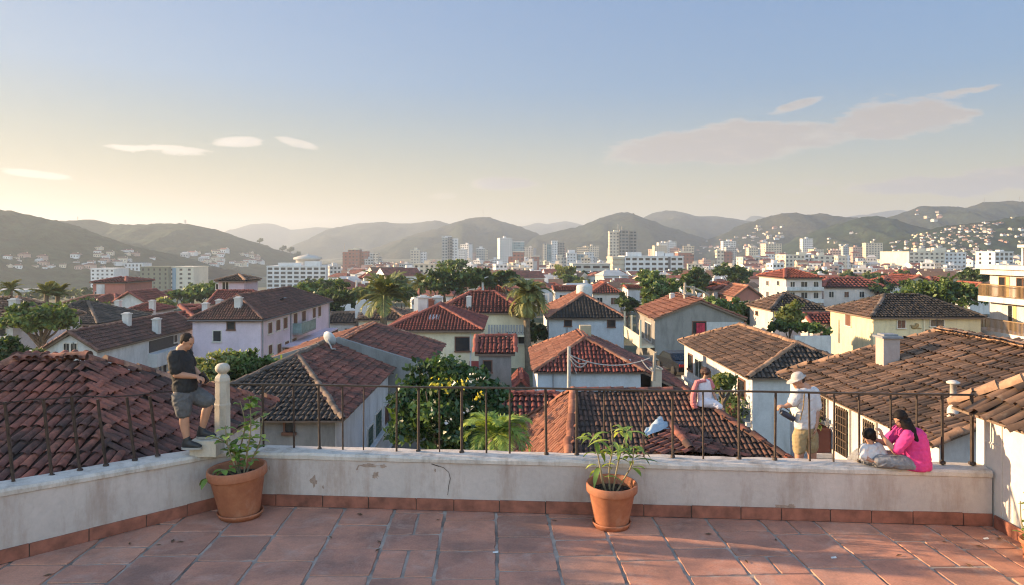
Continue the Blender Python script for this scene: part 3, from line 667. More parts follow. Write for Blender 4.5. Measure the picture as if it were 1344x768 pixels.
FOOT=[]; root_info={}
def house(name,label,x0,x1,y0,y1,ze,zr,wall,roof,axis='y',h0=0,h1=0,ov=.35,zg=None,pu=.24,pv=.36,geo=True,cat='house',group=None,seed=1,caps=True,rmats=None,capval=(.75,.15),th=.14,rad=.36,jit=1.0,fire=False,skip=()):
    """x0..y1: outline of the eaves; ze/zr: eave and ridge level; h0/h1: hip run at the low/high end of the ridge (0 = gable)"""
    zg=gz(y0,x0) if zg is None else zg
    root=thing(name,label,cat,((x0+x1)/2,(y0+y1)/2,zg),group); rng=np.random.default_rng(seed)
    if axis=='y': T=lambda a,b,z:Vector((a,b,z)); A0,A1,B0,B1=x0,x1,y0,y1
    else: T=lambda a,b,z:Vector((b,a,z)); A0,A1,B0,B1=y0,y1,x0,x1
    ar=(A0+A1)/2
    c00,c10,c01,c11=T(A0,B0,ze),T(A1,B0,ze),T(A0,B1,ze),T(A1,B1,ze); r0=T(ar,B0+h0,zr); r1=T(ar,B1-h1,zr)
    sl=(zr-ze)/((A1-A0)/2)
    m=MB(); mats=rmats or [roof]*4; names=list(dict.fromkeys(mats)); ML=[ROOFM[q] for q in names]+[FASCIA]
    ix=[names.index(q) for q in mats]; fi=len(names)
    roof_plane(m,[c00,c01,r1,r0],pu,pv,rng,ix[0],geo,rad,jit); roof_plane(m,[c10,c11,r1,r0],pu,pv,rng,ix[1],geo,rad,jit)
    if h0>0: roof_plane(m,[c00,c10,r0],pu,pv,rng,ix[2],geo,rad,jit)
    if h1>0: roof_plane(m,[c01,c11,r1],pu,pv,rng,ix[3],geo,rad,jit)
    dz=Vector((0,0,-th)); loop=[c00]+([r0] if h0==0 else [])+[c10,c11]+([r1] if h1==0 else [])+[c01]
    for a,b in zip(loop,loop[1:]+loop[:1]): m.poly([a,b,b+dz,a+dz],fi)
    for q in ([c00,c01,r1,r0],[c10,c11,r1,r0])+(([c00,c10,r0],) if h0 else ())+(([c01,c11,r1],) if h1 else ()): m.poly([p+dz for p in q],fi)
    if caps:
        cr=pu*.64; ridge_caps(m,r0,r1,cr,pu*1.7,rng,ix[0],capval)
        for h,cs,rr in ((h0,(c00,c10),r0),(h1,(c01,c11),r1)):
            for ci,c in enumerate(cs):
                if (rr==r1,ci) in skip: continue
                ridge_caps(m,c,rr,cr,pu*1.7,rng,ix[0],capval)
    ro=m.build('roof',ML,root)
    b=MB(); wz=ze+sl*ov-.02-th*.6
    a0,a1=A0+ov,A1-ov; b0=B0+(ov if h0 else .05 if fire else .25); b1=B1-(ov if h1 else .25)
    q=[T(a0,b0,0),T(a1,b0,0),T(a1,b1,0),T(a0,b1,0)]
    for i in range(4):
        p,n=q[i],q[(i+1)%4]; b.poly([(p.x,p.y,zg),(n.x,n.y,zg),(n.x,n.y,wz),(p.x,p.y,wz)])
    for h,bb in ((h0,b0),(h1,b1)):
        if h==0: b.poly([T(a0,bb,wz),T(a1,bb,wz),T(ar,bb,zr-th-.03)])
    b.poly([(p.x,p.y,wz) for p in q])
    b.build('wall',wall,root)
    FOOT.append((x0,x1,y0,y1)); root_info[root.name]=dict(roof=ro,wx0=(x0+ov) if axis=='y' else b0,wx1=(x1-ov) if axis=='y' else b1,wy0=b0 if axis=='y' else y0+ov,wy1=b1 if axis=='y' else y1-ov)
    return root
def I(r): return root_info[r.name]
def part(root,name,mats,fn,sub=None,fixn=False):
    m=MB(); fn(m); return m.build(name,mats,sub or root,fixn=fixn)

# ------------------------------------------------------------------ nearest roofs
hA=house('tiled_house','low house with a big mossy red clay hip roof just over the slanted left parapet',-10.6,-4.95,9.5,15.5,.2,1.55,WALLM['white'],'red','x',2.25,2.25,pu=.17,pv=.29,seed=3,capval=(.8,.12),jit=1.1,ov=.25,th=.05,skip=((True,0),))
hB=house('tiled_house','house with blackened front tiles and a red right slope, white dish on its ridge',-12.4,-5.84,25.5,37,-2.45,-1.05,WALLM['grey'],'red','y',6.0,0,rmats=['dark','clay','dark','clay'],pu=.2,pv=.36,th=.06,seed=5,jit=1.2,capval=(.8,.12))
i=I(hB)
part(hB,'side_wall',WALLM['white'],lambda m:m.box(i['wx1']+.003,i['wx1']+.03,i['wy0']+.02,i['wy1'],ZG,-2.32))
pwin(hB,'front',i['wy0'],374.5,385,553,567,'dark')
for a,b,c,d,s in ((482,489,560,586,'greenshutter'),(504,512,530,567,'shutter'),(492,500,541,580,'greenshutter')): pwin(hB,'right',i['wx1']+.03,a,b,c,d,s)
def balc(m):
    x=i['wx1']+.03
    m.box(x,x+.9,28.3,36.5,-5.15,-5.02,0)
    m.box(x+.86,x+.9,28.3,36.5,-4.15,-4.1,1)
    for y in np.arange(28.3,36.6,.14): m.box(x+.87,x+.89,y-.012,y+.012,-5.02,-4.12,1)
part(hB,'balcony',[WALLM['white'],mat_plain('pale_rail',(.4,.4,.4),.6)],balc)
hB2=house('tiled_house','red tiled gable house rising behind a grey firewall, between dish roof and dark tree',-13.2,-4.2,37.08,46.5,-2.5,-1.15,WALLM['grey'],'red','y',0,0,pu=.2,pv=.38,th=.06,seed=6,jit=1.3,rmats=['orange','clay','clay','clay'])
def fire(m):
    pts=[(-13.1,37.06,ZG),(-4.3,37.06,ZG),(-4.3,37.06,-2.22),(-8.7,37.06,-.88),(-13.1,37.06,-2.22)]
    m.prism(pts,(0,-.28,0))
part(hB2,'firewall',WALLM['grey'],fire,fixn=True)

# roof C: irregular roof right below the parapet
hC=thing('tiled_house','house right below the parapet with dark ribbed front tiles and a sunlit orange left slope','house',(4,20,ZG))
rng=np.random.default_rng(12)
pP=Vector((1.81,22,-.77)); pQ=Vector((1.05,15.4,-3.14)); p2=Vector((5.1,22,-.77)); pR=Vector((7.6,17.9,-2.245)); pBL=Vector((-.3,24.4,-2.6)); pBR=Vector((6.4,26,-2.2))
m=MB()
roof_plane(m,[pP,p2,pR,pQ],.135,.27,rng,0,rad=.38,jit=.9); roof_plane(m,[pP,pQ,pBL],.15,.3,rng,1,jit=1.0); roof_plane(m,[p2,pR,pBR],.2,.34,rng,0); m.poly([pP,p2,pBR,pBL],0)
ridge_caps(m,pP,p2,.11,.34,rng,2,(.35,.15)); ridge_caps(m,pQ,pP,.12,.36,rng,1,(.55,.15)); ridge_caps(m,pR,p2,.11,.36,rng,2,(.3,.15)); ridge_caps(m,pBL,pP,.11,.36,rng,1,(.3,.15))
for a,b in ((pQ,pR),(pQ,pBL),(pR,pBR)): m.poly([a,b,b+Vector((0,0,-.14)),a+Vector((0,0,-.14))],3)
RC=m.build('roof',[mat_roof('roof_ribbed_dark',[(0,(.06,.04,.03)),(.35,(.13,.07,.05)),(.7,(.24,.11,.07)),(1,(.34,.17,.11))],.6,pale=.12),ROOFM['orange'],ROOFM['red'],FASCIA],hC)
m=MB(); q=[pQ+Vector((.2,.3,0)),pR+Vector((-.3,.1,0)),pBR+Vector((-.3,-.3,0)),pBL+Vector((.4,-.2,0))]
for a,b in zip(q,q[1:]+q[:1]): m.poly([(a.x,a.y,ZG),(b.x,b.y,ZG),(b.x,b.y,b.z-.1),(a.x,a.y,a.z-.1)])
m.build('wall',WALLM['white'],hC)
# small dormer roof piece with valley at the lower right of C
m=MB(); dv=lambda x,y,dz=0:Vector((x,y,-.77-.359*(22-y)+dz))
d0,d1,d2,d3=dv(4.34,20.25,.03),dv(3.24,18.9,.03),dv(6.1,18.9,.03),dv(4.47,18.5,.42)
roof_plane(m,[d0,d1,d3],.2,.34,rng,0); roof_plane(m,[d0,d2,d3],.2,.34,rng,0); ridge_caps(m,d3,d0,.11,.3,rng,0,(.5,.2))
m.build('dormer_roof',ROOFM['red'],hC)

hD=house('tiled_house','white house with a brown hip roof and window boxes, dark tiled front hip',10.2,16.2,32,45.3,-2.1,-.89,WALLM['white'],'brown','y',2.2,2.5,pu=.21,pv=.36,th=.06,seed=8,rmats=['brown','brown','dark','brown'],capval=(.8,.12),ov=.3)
i=I(hD)
for a,b,c,d,s in ((904,909,466,485,'dark'),(913,922,473,496,'plain'),(970,978,499,520,'dark')): pwin(hD,'left',i['wx0'],a,b,c,d,s)
def dplanter(m):
    m.box(i['wx0']-.8,i['wx0'],32.6,34.6,-4.9,-4.76,0); m.box(i['wx0']-.75,i['wx0']-.55,32.7,34.5,-4.76,-3.5,1); 
    for y in np.arange(32.7,34.6,.12): m.box(i['wx0']-.79,i['wx0']-.76,y,y+.03,-4.76,-3.6,1)
part(hD,'balcony',[WALLM['white'],SHUT],dplanter)
def dledge(m): m.box(i['wx0']-.22,i['wx0']-.003,32.4,44.8,-4.3,-4.12)
part(hD,'string_course',WALLM['white'],dledge)
part(hD,'awning_board',mat_plain('timber_board',(.3,.17,.08),.7),lambda m:m.box(i['wx0']-.12,i['wx0']-.01,39.0,40.6,-3.9,-2.9))

hE=house('tiled_house','big lichen brown tiled roof on a white house at right, chimney on its far slope',7.9,15.5,13.9,22,-.28,1.2,WALLM['white'],'brown','y',0,1.8,pu=.165,pv=.33,th=.03,seed=9,jit=1.6,capval=(.85,.1),ov=.28)
i=I(hE)
for a,b,c,d in ((1073,1086,521,549),(1100,1115.5,537,596),(1138,1150,555,590)): pwin(hE,'left',i['wx0'],a,b,c,d,'grille')
def flowerbox(m):
    x=i['wx0']; m.box(x-.42,x-.03,18.9,19.75,-1.75,-1.15,0); m.box(x-.5,x-.003,18.8,19.9,-1.87,-1.76,1)
part(hE,'window_box',[mat_plain('red_box',(.11,.035,.03),.7),WALLM['white']],flowerbox)
rE=I(hE)['roof']
# square chimney (1145..1175, 438..475) and pipe vent (1253, 503..545)
yc=19.2; xc=XZ(1165,yc); zc=-.28+(xc-7.9)*.389
o=chimney(rE,(xc,yc,zc),.42,.72,mat_wall('chimney_pinkish',(.44,.36,.32),.3),False)
m=MB(); zt=zc+.72; m.box(xc-.27,xc+.27,yc-.27,yc+.27,zt,zt+.05); m.box(xc-.18,xc+.18,yc-.18,yc+.18,zt+.05,zt+.1); m.build('chimney_cap',mat_plain('slate_cap',(.2,.21,.23),.6),rE)
yc=14.9; xc=XZ(1251,yc); zc=-.28+(xc-7.9)*.389
m=MB(); m.lathe([(.12,-.3),(.11,.12),(.062,.2),(.058,.62),(.125,.63),(.125,.66),(.07,.69),(0,.70)],(xc,yc,zc),14); m.build('vent_pipe',mat_plain('vent_plaster',(.46,.42,.38),.8,0,.25,8),rE)

hR=house('tiled_house','white walled neighbour touching the right end of the terrace, clay tile eave above the railing',5.78,13.5,1.5,9.72,1.36,3.75,mat_wall('wall_warm_white',(.64,.60,.55),.15),'red','y',3.0,3.0,pu=.165,pv=.33,th=.03,seed=10,jit=1.3,capval=(.95,.05),ov=.20,rmats=['brown','red','red','brown'])
def pan(m):
    x=I(hR)['wx0']
    for y0 in (9.33,9.02,8.62): m.box(x-.012,x-.001,y0-.012,y0+.012,-.0,1.3)
    m.box(x-.014,x-.001,9.02,9.33,1.0,1.02)
part(hR,'wall_batten',mat_wall('wall_warm_white',(.64,.60,.55)),pan)
m=MB()
s0=0
for k_ in range(9):
    y=9.1-k_*.62; m.box(5.925,5.95,y-.6,y-.008,.001,.155)
m.build('skirting',TERRA,hR)

# house behind C
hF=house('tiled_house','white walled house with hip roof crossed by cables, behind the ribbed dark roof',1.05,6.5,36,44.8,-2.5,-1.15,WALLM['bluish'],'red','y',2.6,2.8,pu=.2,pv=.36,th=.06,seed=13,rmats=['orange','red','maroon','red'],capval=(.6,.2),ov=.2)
rng=np.random.default_rng(14); m=MB(); a,b,c,d=Vector((6.45,36.1,-2.47)),Vector((6.45,44.7,-2.47)),Vector((9.0,44.7,-3.7)),Vector((9.0,36.1,-3.7)); roof_plane(m,[a,b,c,d],.27,.42,rng,0)
for p,q in ((a,d),(d,c)): m.poly([p,q,q+Vector((0,0,-.12)),p+Vector((0,0,-.12))],1)
m.box(6.3,8.8,36.3,44.5,ZG,-3.75,2); m.build('lean_to',[ROOFM['red'],FASCIA,WALLM['bluish']],hF)
rF=I(hF)['roof']; chimney(rF,(XZ(768,41.5),41.5,-1.3),.62,.55,mat_wall('chimney_ochre',(.42,.35,.24),.4),False)
chimney(rF,(XZ(861.5,36.25),36.3,-3.1),.46,.72,mat_wall('chimney_cream',(.56,.47,.36),.3),True)
chimney(rF,(XZ(826,36.9),36.9,-2.3),.14,.3,mat_plain('tin',(.4,.45,.5),.4),False,'vent_pipe')
def pipes(m):
    y=I(hF)['wy0']
    for px in (726,):
        x=XZ(px,y); m.tube([(x,y-.05,-5.5),(x,y-.05,-2.6)],.03,6)
part(hF,'drain_pipe',mat_plain('pipe_grey',(.25,.25,.26),.6),pipes)
hF2=house('tiled_house','small low maroon roof tucked beside the white cable house, left of the ribbed roof',-1.2,3.2,27.8,32.5,-3.3,-2.45,WALLM['grey'],'maroon','x',0,1.5,pu=.24,pv=.38,seed=15)

# second row
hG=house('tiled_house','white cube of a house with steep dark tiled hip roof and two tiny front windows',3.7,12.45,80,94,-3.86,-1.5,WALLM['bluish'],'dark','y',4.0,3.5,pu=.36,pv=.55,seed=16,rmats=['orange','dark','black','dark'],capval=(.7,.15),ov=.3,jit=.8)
i=I(hG); pwin(hG,'front',i['wy0'],741,750,420.5,428,'dark'); pwin(hG,'front',i['wy0'],797.5,807,420.5,429,'dark')
for p_,z_ in ((744.5,-4.9),(768.5,-5.0)): part(hG,'drain_pipe',mat_plain('pipe_grey',(.25,.25,.26),.6),lambda m:m.tube([(XZ(p_,80.2),80.2,-8),(XZ(p_,80.2),80.2,z_)],.06,6))
tk=MB(); c=Vector((XZ(767,87),87,-1.5)); tk.lathe([(.95,-.4),(.95,.75),(.85,.95),(.3,1.02),(0,1.03)],c,18)
tag(tk.build('water_tank',mat_plain('tank_grey',(.42,.42,.4),.7),loc=tuple(c)),'round grey water tank sitting on the ridge of the steep dark roofed white house','water tank')

hH=house('concrete_house','raw grey concrete gable house with orange roof and red washing at its window',11.9,19.7,62,72,-2.3,-.75,WALLM['grey'],'orange','y',0,0,pu=.36,pv=.55,seed=17,ov=.15,caps=False,jit=.7)
i=I(hH); pwin(hH,'front',i['wy0'],909.5,926,422.5,437,'dark')
pwin(hH,'left',i['wx0'],846.5,855,424,446,'plain')
def hbalc(m):
    x=i['wx0']
    for z in (-4.6,-7.0):
        m.box(x-1.3,x,62.4,71.6,z-.15,z,0); m.box(x-1.3,x-1.2,62.4,71.6,z,z+.85,0)
    m.box(x-1.25,x-1.1,62.5,62.65,-4.6,-2.4,0); m.box(x-1.25,x-1.1,67,67.15,-4.6,-2.4,0); m.box(x-1.25,x-1.1,71.3,71.45,-4.6,-2.4,0)
part(hH,'balcony',[WALLM['cream']],hbalc)
part(hH,'plaster_patch',mat_wall('wall_whitewash',(.5,.5,.5),.5),lambda m:m.box(XZ(927,62),XZ(976,62),i['wy0']-.012,i['wy0']-.002,-5.2,-2.55))
m=MB(); y=i['wy0']-.12; rn=np.random.default_rng(2)
x0,x1=XZ(914,y),XZ(925,y); V=[];N=10
for r_ in range(6):
    for c_ in range(N+1):
        V.append((x0+(x1-x0)*c_/N,y-.05*math.sin(c_*1.9)-.03*rn.random(),ZZ(424,y)-r_*.19*(1+.06*math.sin(c_))))
m.add(V,[(r_*(N+1)+c_,r_*(N+1)+c_+1,(r_+1)*(N+1)+c_+1,(r_+1)*(N+1)+c_) for r_ in range(5) for c_ in range(N)],0,smooth=True)
tag(m.build('laundry',mat_plain('red_cloth',(.45,.03,.06),.8,0,.5,3)),'bright red washing hanging from the window of the raw concrete gable house','laundry')
chimney(I(hH)['roof'],(XZ(882,69),69,-1.5),.4,.9); chimney(I(hH)['roof'],(XZ(903,66),66,-1.1),.7,.6,WALLM['grey'])

hI=house('tiled_house','large yellow house with black and brown lichened hip roof, dark garage opening',31.6,41.8,65,74.5,-2.43,-.75,WALLM['yellow'],'dark','x',3.6,3.4,pu=.3,pv=.48,seed=18,rmats=['black','black','brown','black'],capval=(.75,.2),jit=1.2)
i=I(hI)
pwin(hI,'front',i['wy0'],1178,1188,420.5,430.5,'shutter'); pwin(hI,'front',i['wy0'],1221,1229,420,428,'plain'); pwin(hI,'front',i['wy0'],1230,1238.5,420,428,'plain'); pwin(hI,'left',i['wx0'],1110,1117,413.5,427.5,'shutter')
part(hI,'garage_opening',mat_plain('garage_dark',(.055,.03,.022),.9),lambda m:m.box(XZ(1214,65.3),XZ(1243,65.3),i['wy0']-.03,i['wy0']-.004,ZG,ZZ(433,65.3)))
def iband(m):
    y=i['wy0']; m.box(XZ(1213,y),XZ(1264,y),y-.06,y-.003,ZZ(432,y),ZZ(430.5,y)); m.box(XZ(1211.5,y),XZ(1213.5,y),y-.1,y-.003,ZG,ZZ(416.5,y))
part(hI,'string_course',WALLM['cream'],iband)
m=MB(); y=i['wy0']-.05
for (px,py,a,b_) in ((1200,429.5,.28,.17),(1203.5,427,.2,.2),(1197,427.5,.16,.05),(1206,431,.26,.07)): m.ball((XZ(px,y),y,ZZ(py,y)),(a,.05,b_),10)
m.build('wall_ornament',mat_plain('ornament_ochre',(.28,.19,.08),.7),hI)

hK=house('villa','three storey cream and white villa with a shallow red hip roof, mid right',51.7,59.2,140,156,-1.75,-.3,WALLM['pinkw'],'redbright','x',3,3,pu=.6,pv=.9,seed=19,geo=True,jit=.5)
i=I(hK)
for r0,r1 in ((370,376.5),(384,391.5)):
    for a,b in ((1037.5,1043),(1051.5,1059.5),(1068,1074)): pwin(hK,'front',i['wy0'],a,b,r0,r1,'plain')
    for a,b in ((1006,1009),(1020,1023)): pwin(hK,'left',i['wx0'],a,b,r0-1,r1-2,'plain')
def kb(m):
    for py in (380,396): z=ZZ(py,140.3); m.box(i['wx0']-.1,i['wx1']+.1,i['wy0']-.7,i['wy0']-.003,z-.2,z+.5)
part(hK,'balcony',WALLM['white'],kb)
hL=house('tiled_house','small cream cottage with dark pyramid roof behind the fern tree, before the three storey villa',28.0,34.3,80,88.5,-3.0,-1.45,WALLM['pinkw'],'brown','x',3,3,pu=.38,pv=.55,seed=20,rmats=['black','black','brown','black'])
i=I(hL); pwin(hL,'left',i['wx0'],992,995,409,413,'dark')
hL2=house('shed','open sided brown lean-to shed between the cream cottage and the yellow house',30.2,33.6,74.5,78.3,-3.9,-3.1,WALLM['pinkw'],'maroon','x',0,0,pu=.36,pv=.5,seed=21,zg=ZG)
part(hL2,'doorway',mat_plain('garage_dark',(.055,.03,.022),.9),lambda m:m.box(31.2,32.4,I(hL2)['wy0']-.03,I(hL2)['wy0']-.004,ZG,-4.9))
gw=MB(); gw.box(XZ(1043,62),XZ(1091,62),62,62.3,ZG,ZZ(441,62)); tag(gw.build('garden_wall',WALLM['white']),'pale low garden wall under the fern tree, left of the yellow house','wall')

hP=house('tiled_house','long lilac pink house with brown shutters, glass balcony and dark maroon roof',-27.2,-20.9,62,86,-2.35,-.5,WALLM['lilac'],'brown','y',3.0,6.0,pu=.22,pv=.38,seed=22,rmats=['umber','umber','umber','umber'],capval=(.8,.1),jit=.8,ov=.28)
i=I(hP)
for a,b,c,d in ((351.5,357,423.5,437.5),(362,367.5,420,433.5),(371.5,377,417,431),(385,390,411.5,425),(396,401,408.5,421.5),(410.2,414,404.5,417),(417.2,421,402.5,415)): pwin(hP,'right',i['wx1'],a,b,c,d,'shutter')
for a,b,c,d in ((352,357,453,465),(363.5,369,451.5,467),(373.5,379,448,466),(383,389,444,462),(400,407,441,452)): pwin(hP,'right',i['wx1'],a,b,c,d,'shutter')
pwin(hP,'front',i['wy0'],298.5,308,422.5,432.5,'dark'); pwin(hP,'front',i['wy0'],280,290,434.5,448,'plain')
def pb(m):
    x=i['wx1']; m.box(x,x+.9,71.3,76.5,-4.65,-4.5,0)
part(hP,'balcony_slab',[WALLM['grey']],pb)
part(hP,'balcony_glass',mat_plain('greenish_glass',(.2,.27,.26),.15,0,.3,2),lambda m:(m.box(i['wx1']+.84,i['wx1']+.88,71.3,76.5,-4.5,-3.55),m.box(i['wx1'],i['wx1']+.84,71.3,71.34,-4.5,-3.55)))
for y_ in (62.6,70.6,85.4): part(hP,'drain_pipe',mat_plain('pipe_grey',(.25,.25,.26),.6),lambda m:m.tube([(i['wx1']+.06,y_,ZG),(i['wx1']+.06,y_,-2.5)],.07,6))
part(hP,'gutter',mat_plain('gutter_dark',(.1,.085,.085),.6),lambda m:(m.tube([(-27.2,61.93,-2.42),(-20.9,61.93,-2.42)],.07,6),m.tube([(-20.83,62,-2.42),(-20.83,86,-2.42)],.07,6)))
def pshade(m):
    x=i['wx1']; m.box(x,x+1.4,68,84,-5.45,-5.3)
part(hP,'shop_canopy',WALLM['lilac'],pshade)
rP=I(hP)['roof']; chimney(rP,(XZ(313,63.6),63.6,-1.4),.55,.75,CHW); chimney(rP,(XZ(270,66),66,-2.0),.5,.7); chimney(rP,(XZ(288,66),66,-1.7),.5,.7)
part(hP,'skylight',GLASS,lambda m:m.cbox((XZ(370,72),72,-1.28),(.7,.9,.1),ry=R(-30)),sub=rP)

hQ=house('tiled_house','long white gable house at left with slit windows, brown roof and recessed balcony',-32,-28.0,50,66,-3.35,-2.1,WALLM['white'],'brown','y',0,0,pu=.23,pv=.4,seed=23,rmats=['umber','umber','umber','umber'],ov=.2,jit=.7,caps=True)
i=I(hQ)
for a,b in ((84,86.5),(88,91),(93.5,96.5),(97.5,101)): pwin(hQ,'front',i['wy0'],a,b,451,462.5,'plain')
def qb(m):
    x=i['wx1']; m.box(x,x+.7,57.2,65,-5.6,-4.55,0)
part(hQ,'balcony',WALLM['white'],qb)
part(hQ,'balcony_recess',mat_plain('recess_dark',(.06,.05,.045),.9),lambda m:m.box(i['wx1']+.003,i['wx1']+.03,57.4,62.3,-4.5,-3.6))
for a,b in ((228,232),(236,240)): pwin(hQ,'right',i['wx1'],a,b,440,449,'plain')
for a,b in ((207.5,211.5),(213.5,218)): pwin(hQ,'right',i['wx1'],a,b,475,490,'plain')
rQ=I(hQ)['roof']; chimney(rQ,(XZ(166.5,57),57,-2.3),.5,.85); chimney(rQ,(XZ(205.5,59),59,-3.0),.5,.95)

hX=house('tiled_house','cream house with neat maroon pyramid roof and one big dark window, mid centre',-9.7,-2.15,55,65.8,-2.5,-.95,WALLM['cream'],'maroon','y',4.4,4.4,pu=.24,pv=.38,seed=24,jit=.4,capval=(.95,.05),ov=.35)
i=I(hX); pwin(hX,'front',i['wy0'],598,616,443,460.5,'dark'); pwin(hX,'front',i['wy0'],541.5,556.5,443,450,'plain')
part(hX,'red_dado',mat_plain('red_paint',(.25,.04,.035),.7),lambda m:m.box(XZ(616,55.3),XZ(629.5,55.3),i['wy0']-.03,i['wy0']-.003,ZG,ZZ(474,55.3)))
part(hX,'corner_pilaster',WALLM['white'],lambda m:(m.box(XZ(616.5,55.3),XZ(618.5,55.3),i['wy0']-.06,i['wy0']-.003,-6,-2.45),m.box(XZ(629,55.3),XZ(631.2,55.3),i['wy0']-.06,i['wy0']-.003,-6,-2.45)))
rX=I(hX)['roof']; chimney(rX,(XZ(555.5,60.5),60.5,-1.6),.75,1.2); chimney(rX,(XZ(574,62),62,-1.0),.75,.5); chimney(rX,(XZ(565,61.5),61.5,-1.3),.6,.6,mat_plain('brick_red',(.28,.11,.07),.9))
part(hX,'skylight',mat_plain('pale_tin',(.4,.42,.44),.35,.3),lambda m:m.cbox((XZ(570,57.2),57.2,-1.72),(.75,.8,.14),rx=R(19)),sub=rX)
hY=house('tiled_house','yellow two storey house with mossy brown roof, terrace railing and wide dark window',-8,1.6,75,86,-2.86,-1.1,WALLM['cream'],'brown','x',3.5,3.5,pu=.38,pv=.55,seed=25,rmats=['maroon','brown','brown','maroon'],ov=.3)
i=I(hY); pwin(hY,'front',i['wy0'],664,688,436,451,'double'); pwin(hY,'front',i['wy0'],653.5,657,437,444,'dark')
def yb(m):
    y=i['wy0']; x0,x1=XZ(641,y),1.35; m.box(x0,x1+.3,y-1.4,y-.003,-5.15,-4.95,0)
    for x in np.arange(x0,x1+.3,.28): m.box(x,x+.2,y-1.4,y-1.36,-4.95,-3.95,1)
part(hY,'balcony',[WALLM['cream'],mat_plain('grey_boards',(.3,.29,.28),.8)],yb)
chimney(I(hY)['roof'],(XZ(615.5,76.5),76.5,-2.35),.5,1.0)
hZ=house('shed','small shed with tilted maroon roof beside the cream house, above the dark tree',-2.4,.2,47.5,51.2,-3.2,-2.3,WALLM['grey'],'maroon','x',0,0,pu=.28,pv=.4,seed=26,ov=.15)
i=I(hZ); pwin(hZ,'front',i['wy0'],635,645,474,488,'dark')
hZ2=house('outbuilding','dark cluttered little outbuilding between the shed and the white cable house',.1,.95,43,47,-4.6,-4.2,WALLM['grey'],'maroon','y',0,0,pu=.28,pv=.4,seed=27,ov=.05)

hV=house('tower_house','small mauve upper storey with a shallow brown roof behind the long pink house',-40.2,-36.0,100,106,-.65,.05,WALLM['purple'],'brown','x',2,2,pu=.45,pv=.6,seed=28,geo=True)
i=I(hV); pwin(hV,'front',i['wy0'],292,300,370,380,'plain'); pwin(hV,'front',i['wy0'],283.5,286.5,373,380,'plain')
hV2=house('tiled_house','maroon roofed house with white gable edge, directly behind the long pink house',-38,-30.5,92,99,-3.2,-1.7,WALLM['purple'],'maroon','x',0,3,pu=.3,pv=.5,seed=29)
hRr=house('tiled_house','dark grey weathered hip roof with white wall strip, behind the spreading left tree',-50.5,-42.0,75,86,-4.0,-2.1,WALLM['white'],'dark','x',3.5,4.2,pu=.3,pv=.5,seed=30)
i=I(hRr); pwin(hRr,'front',i['wy0'],96,102,430,434,'dark'); pwin(hRr,'front',i['wy0'],110,116,428,432,'dark')
hS=house('tiled_house','white house with brown roof cut by the left picture edge, tall window',-50,-40.4,60,70,-2.5,-.75,WALLM['white'],'brown','x',3,3,pu=.36,pv=.55,seed=31)
pwin(hS,'front',I(hS)['wy0'],0,8,426,441,'plain'); chimney(I(hS)['roof'],(XZ(19,62),62,-2.0),.6,1.3)
hT=house('block_house','salmon red flat block with a brown lid roof, left behind the white gables',-85.6,-78.4,150,162,-3.0,-2.2,WALLM['salmon'],'maroon','x',3,3,pu=.6,pv=.9,seed=32)
i=I(hT); 
for a,b,c,d in ((130,134,375,379),(130,134,385,389),(125,128,383,387)): pwin(hT,'front',i['wy0'],a,b,c,d,'plain')
part(hT,'white_bay',WALLM['white'],lambda m:m.box(XZ(126.5,150.2),XZ(137,150.2),i['wy0']-.15,i['wy0']-.003,ZG,-3.3))
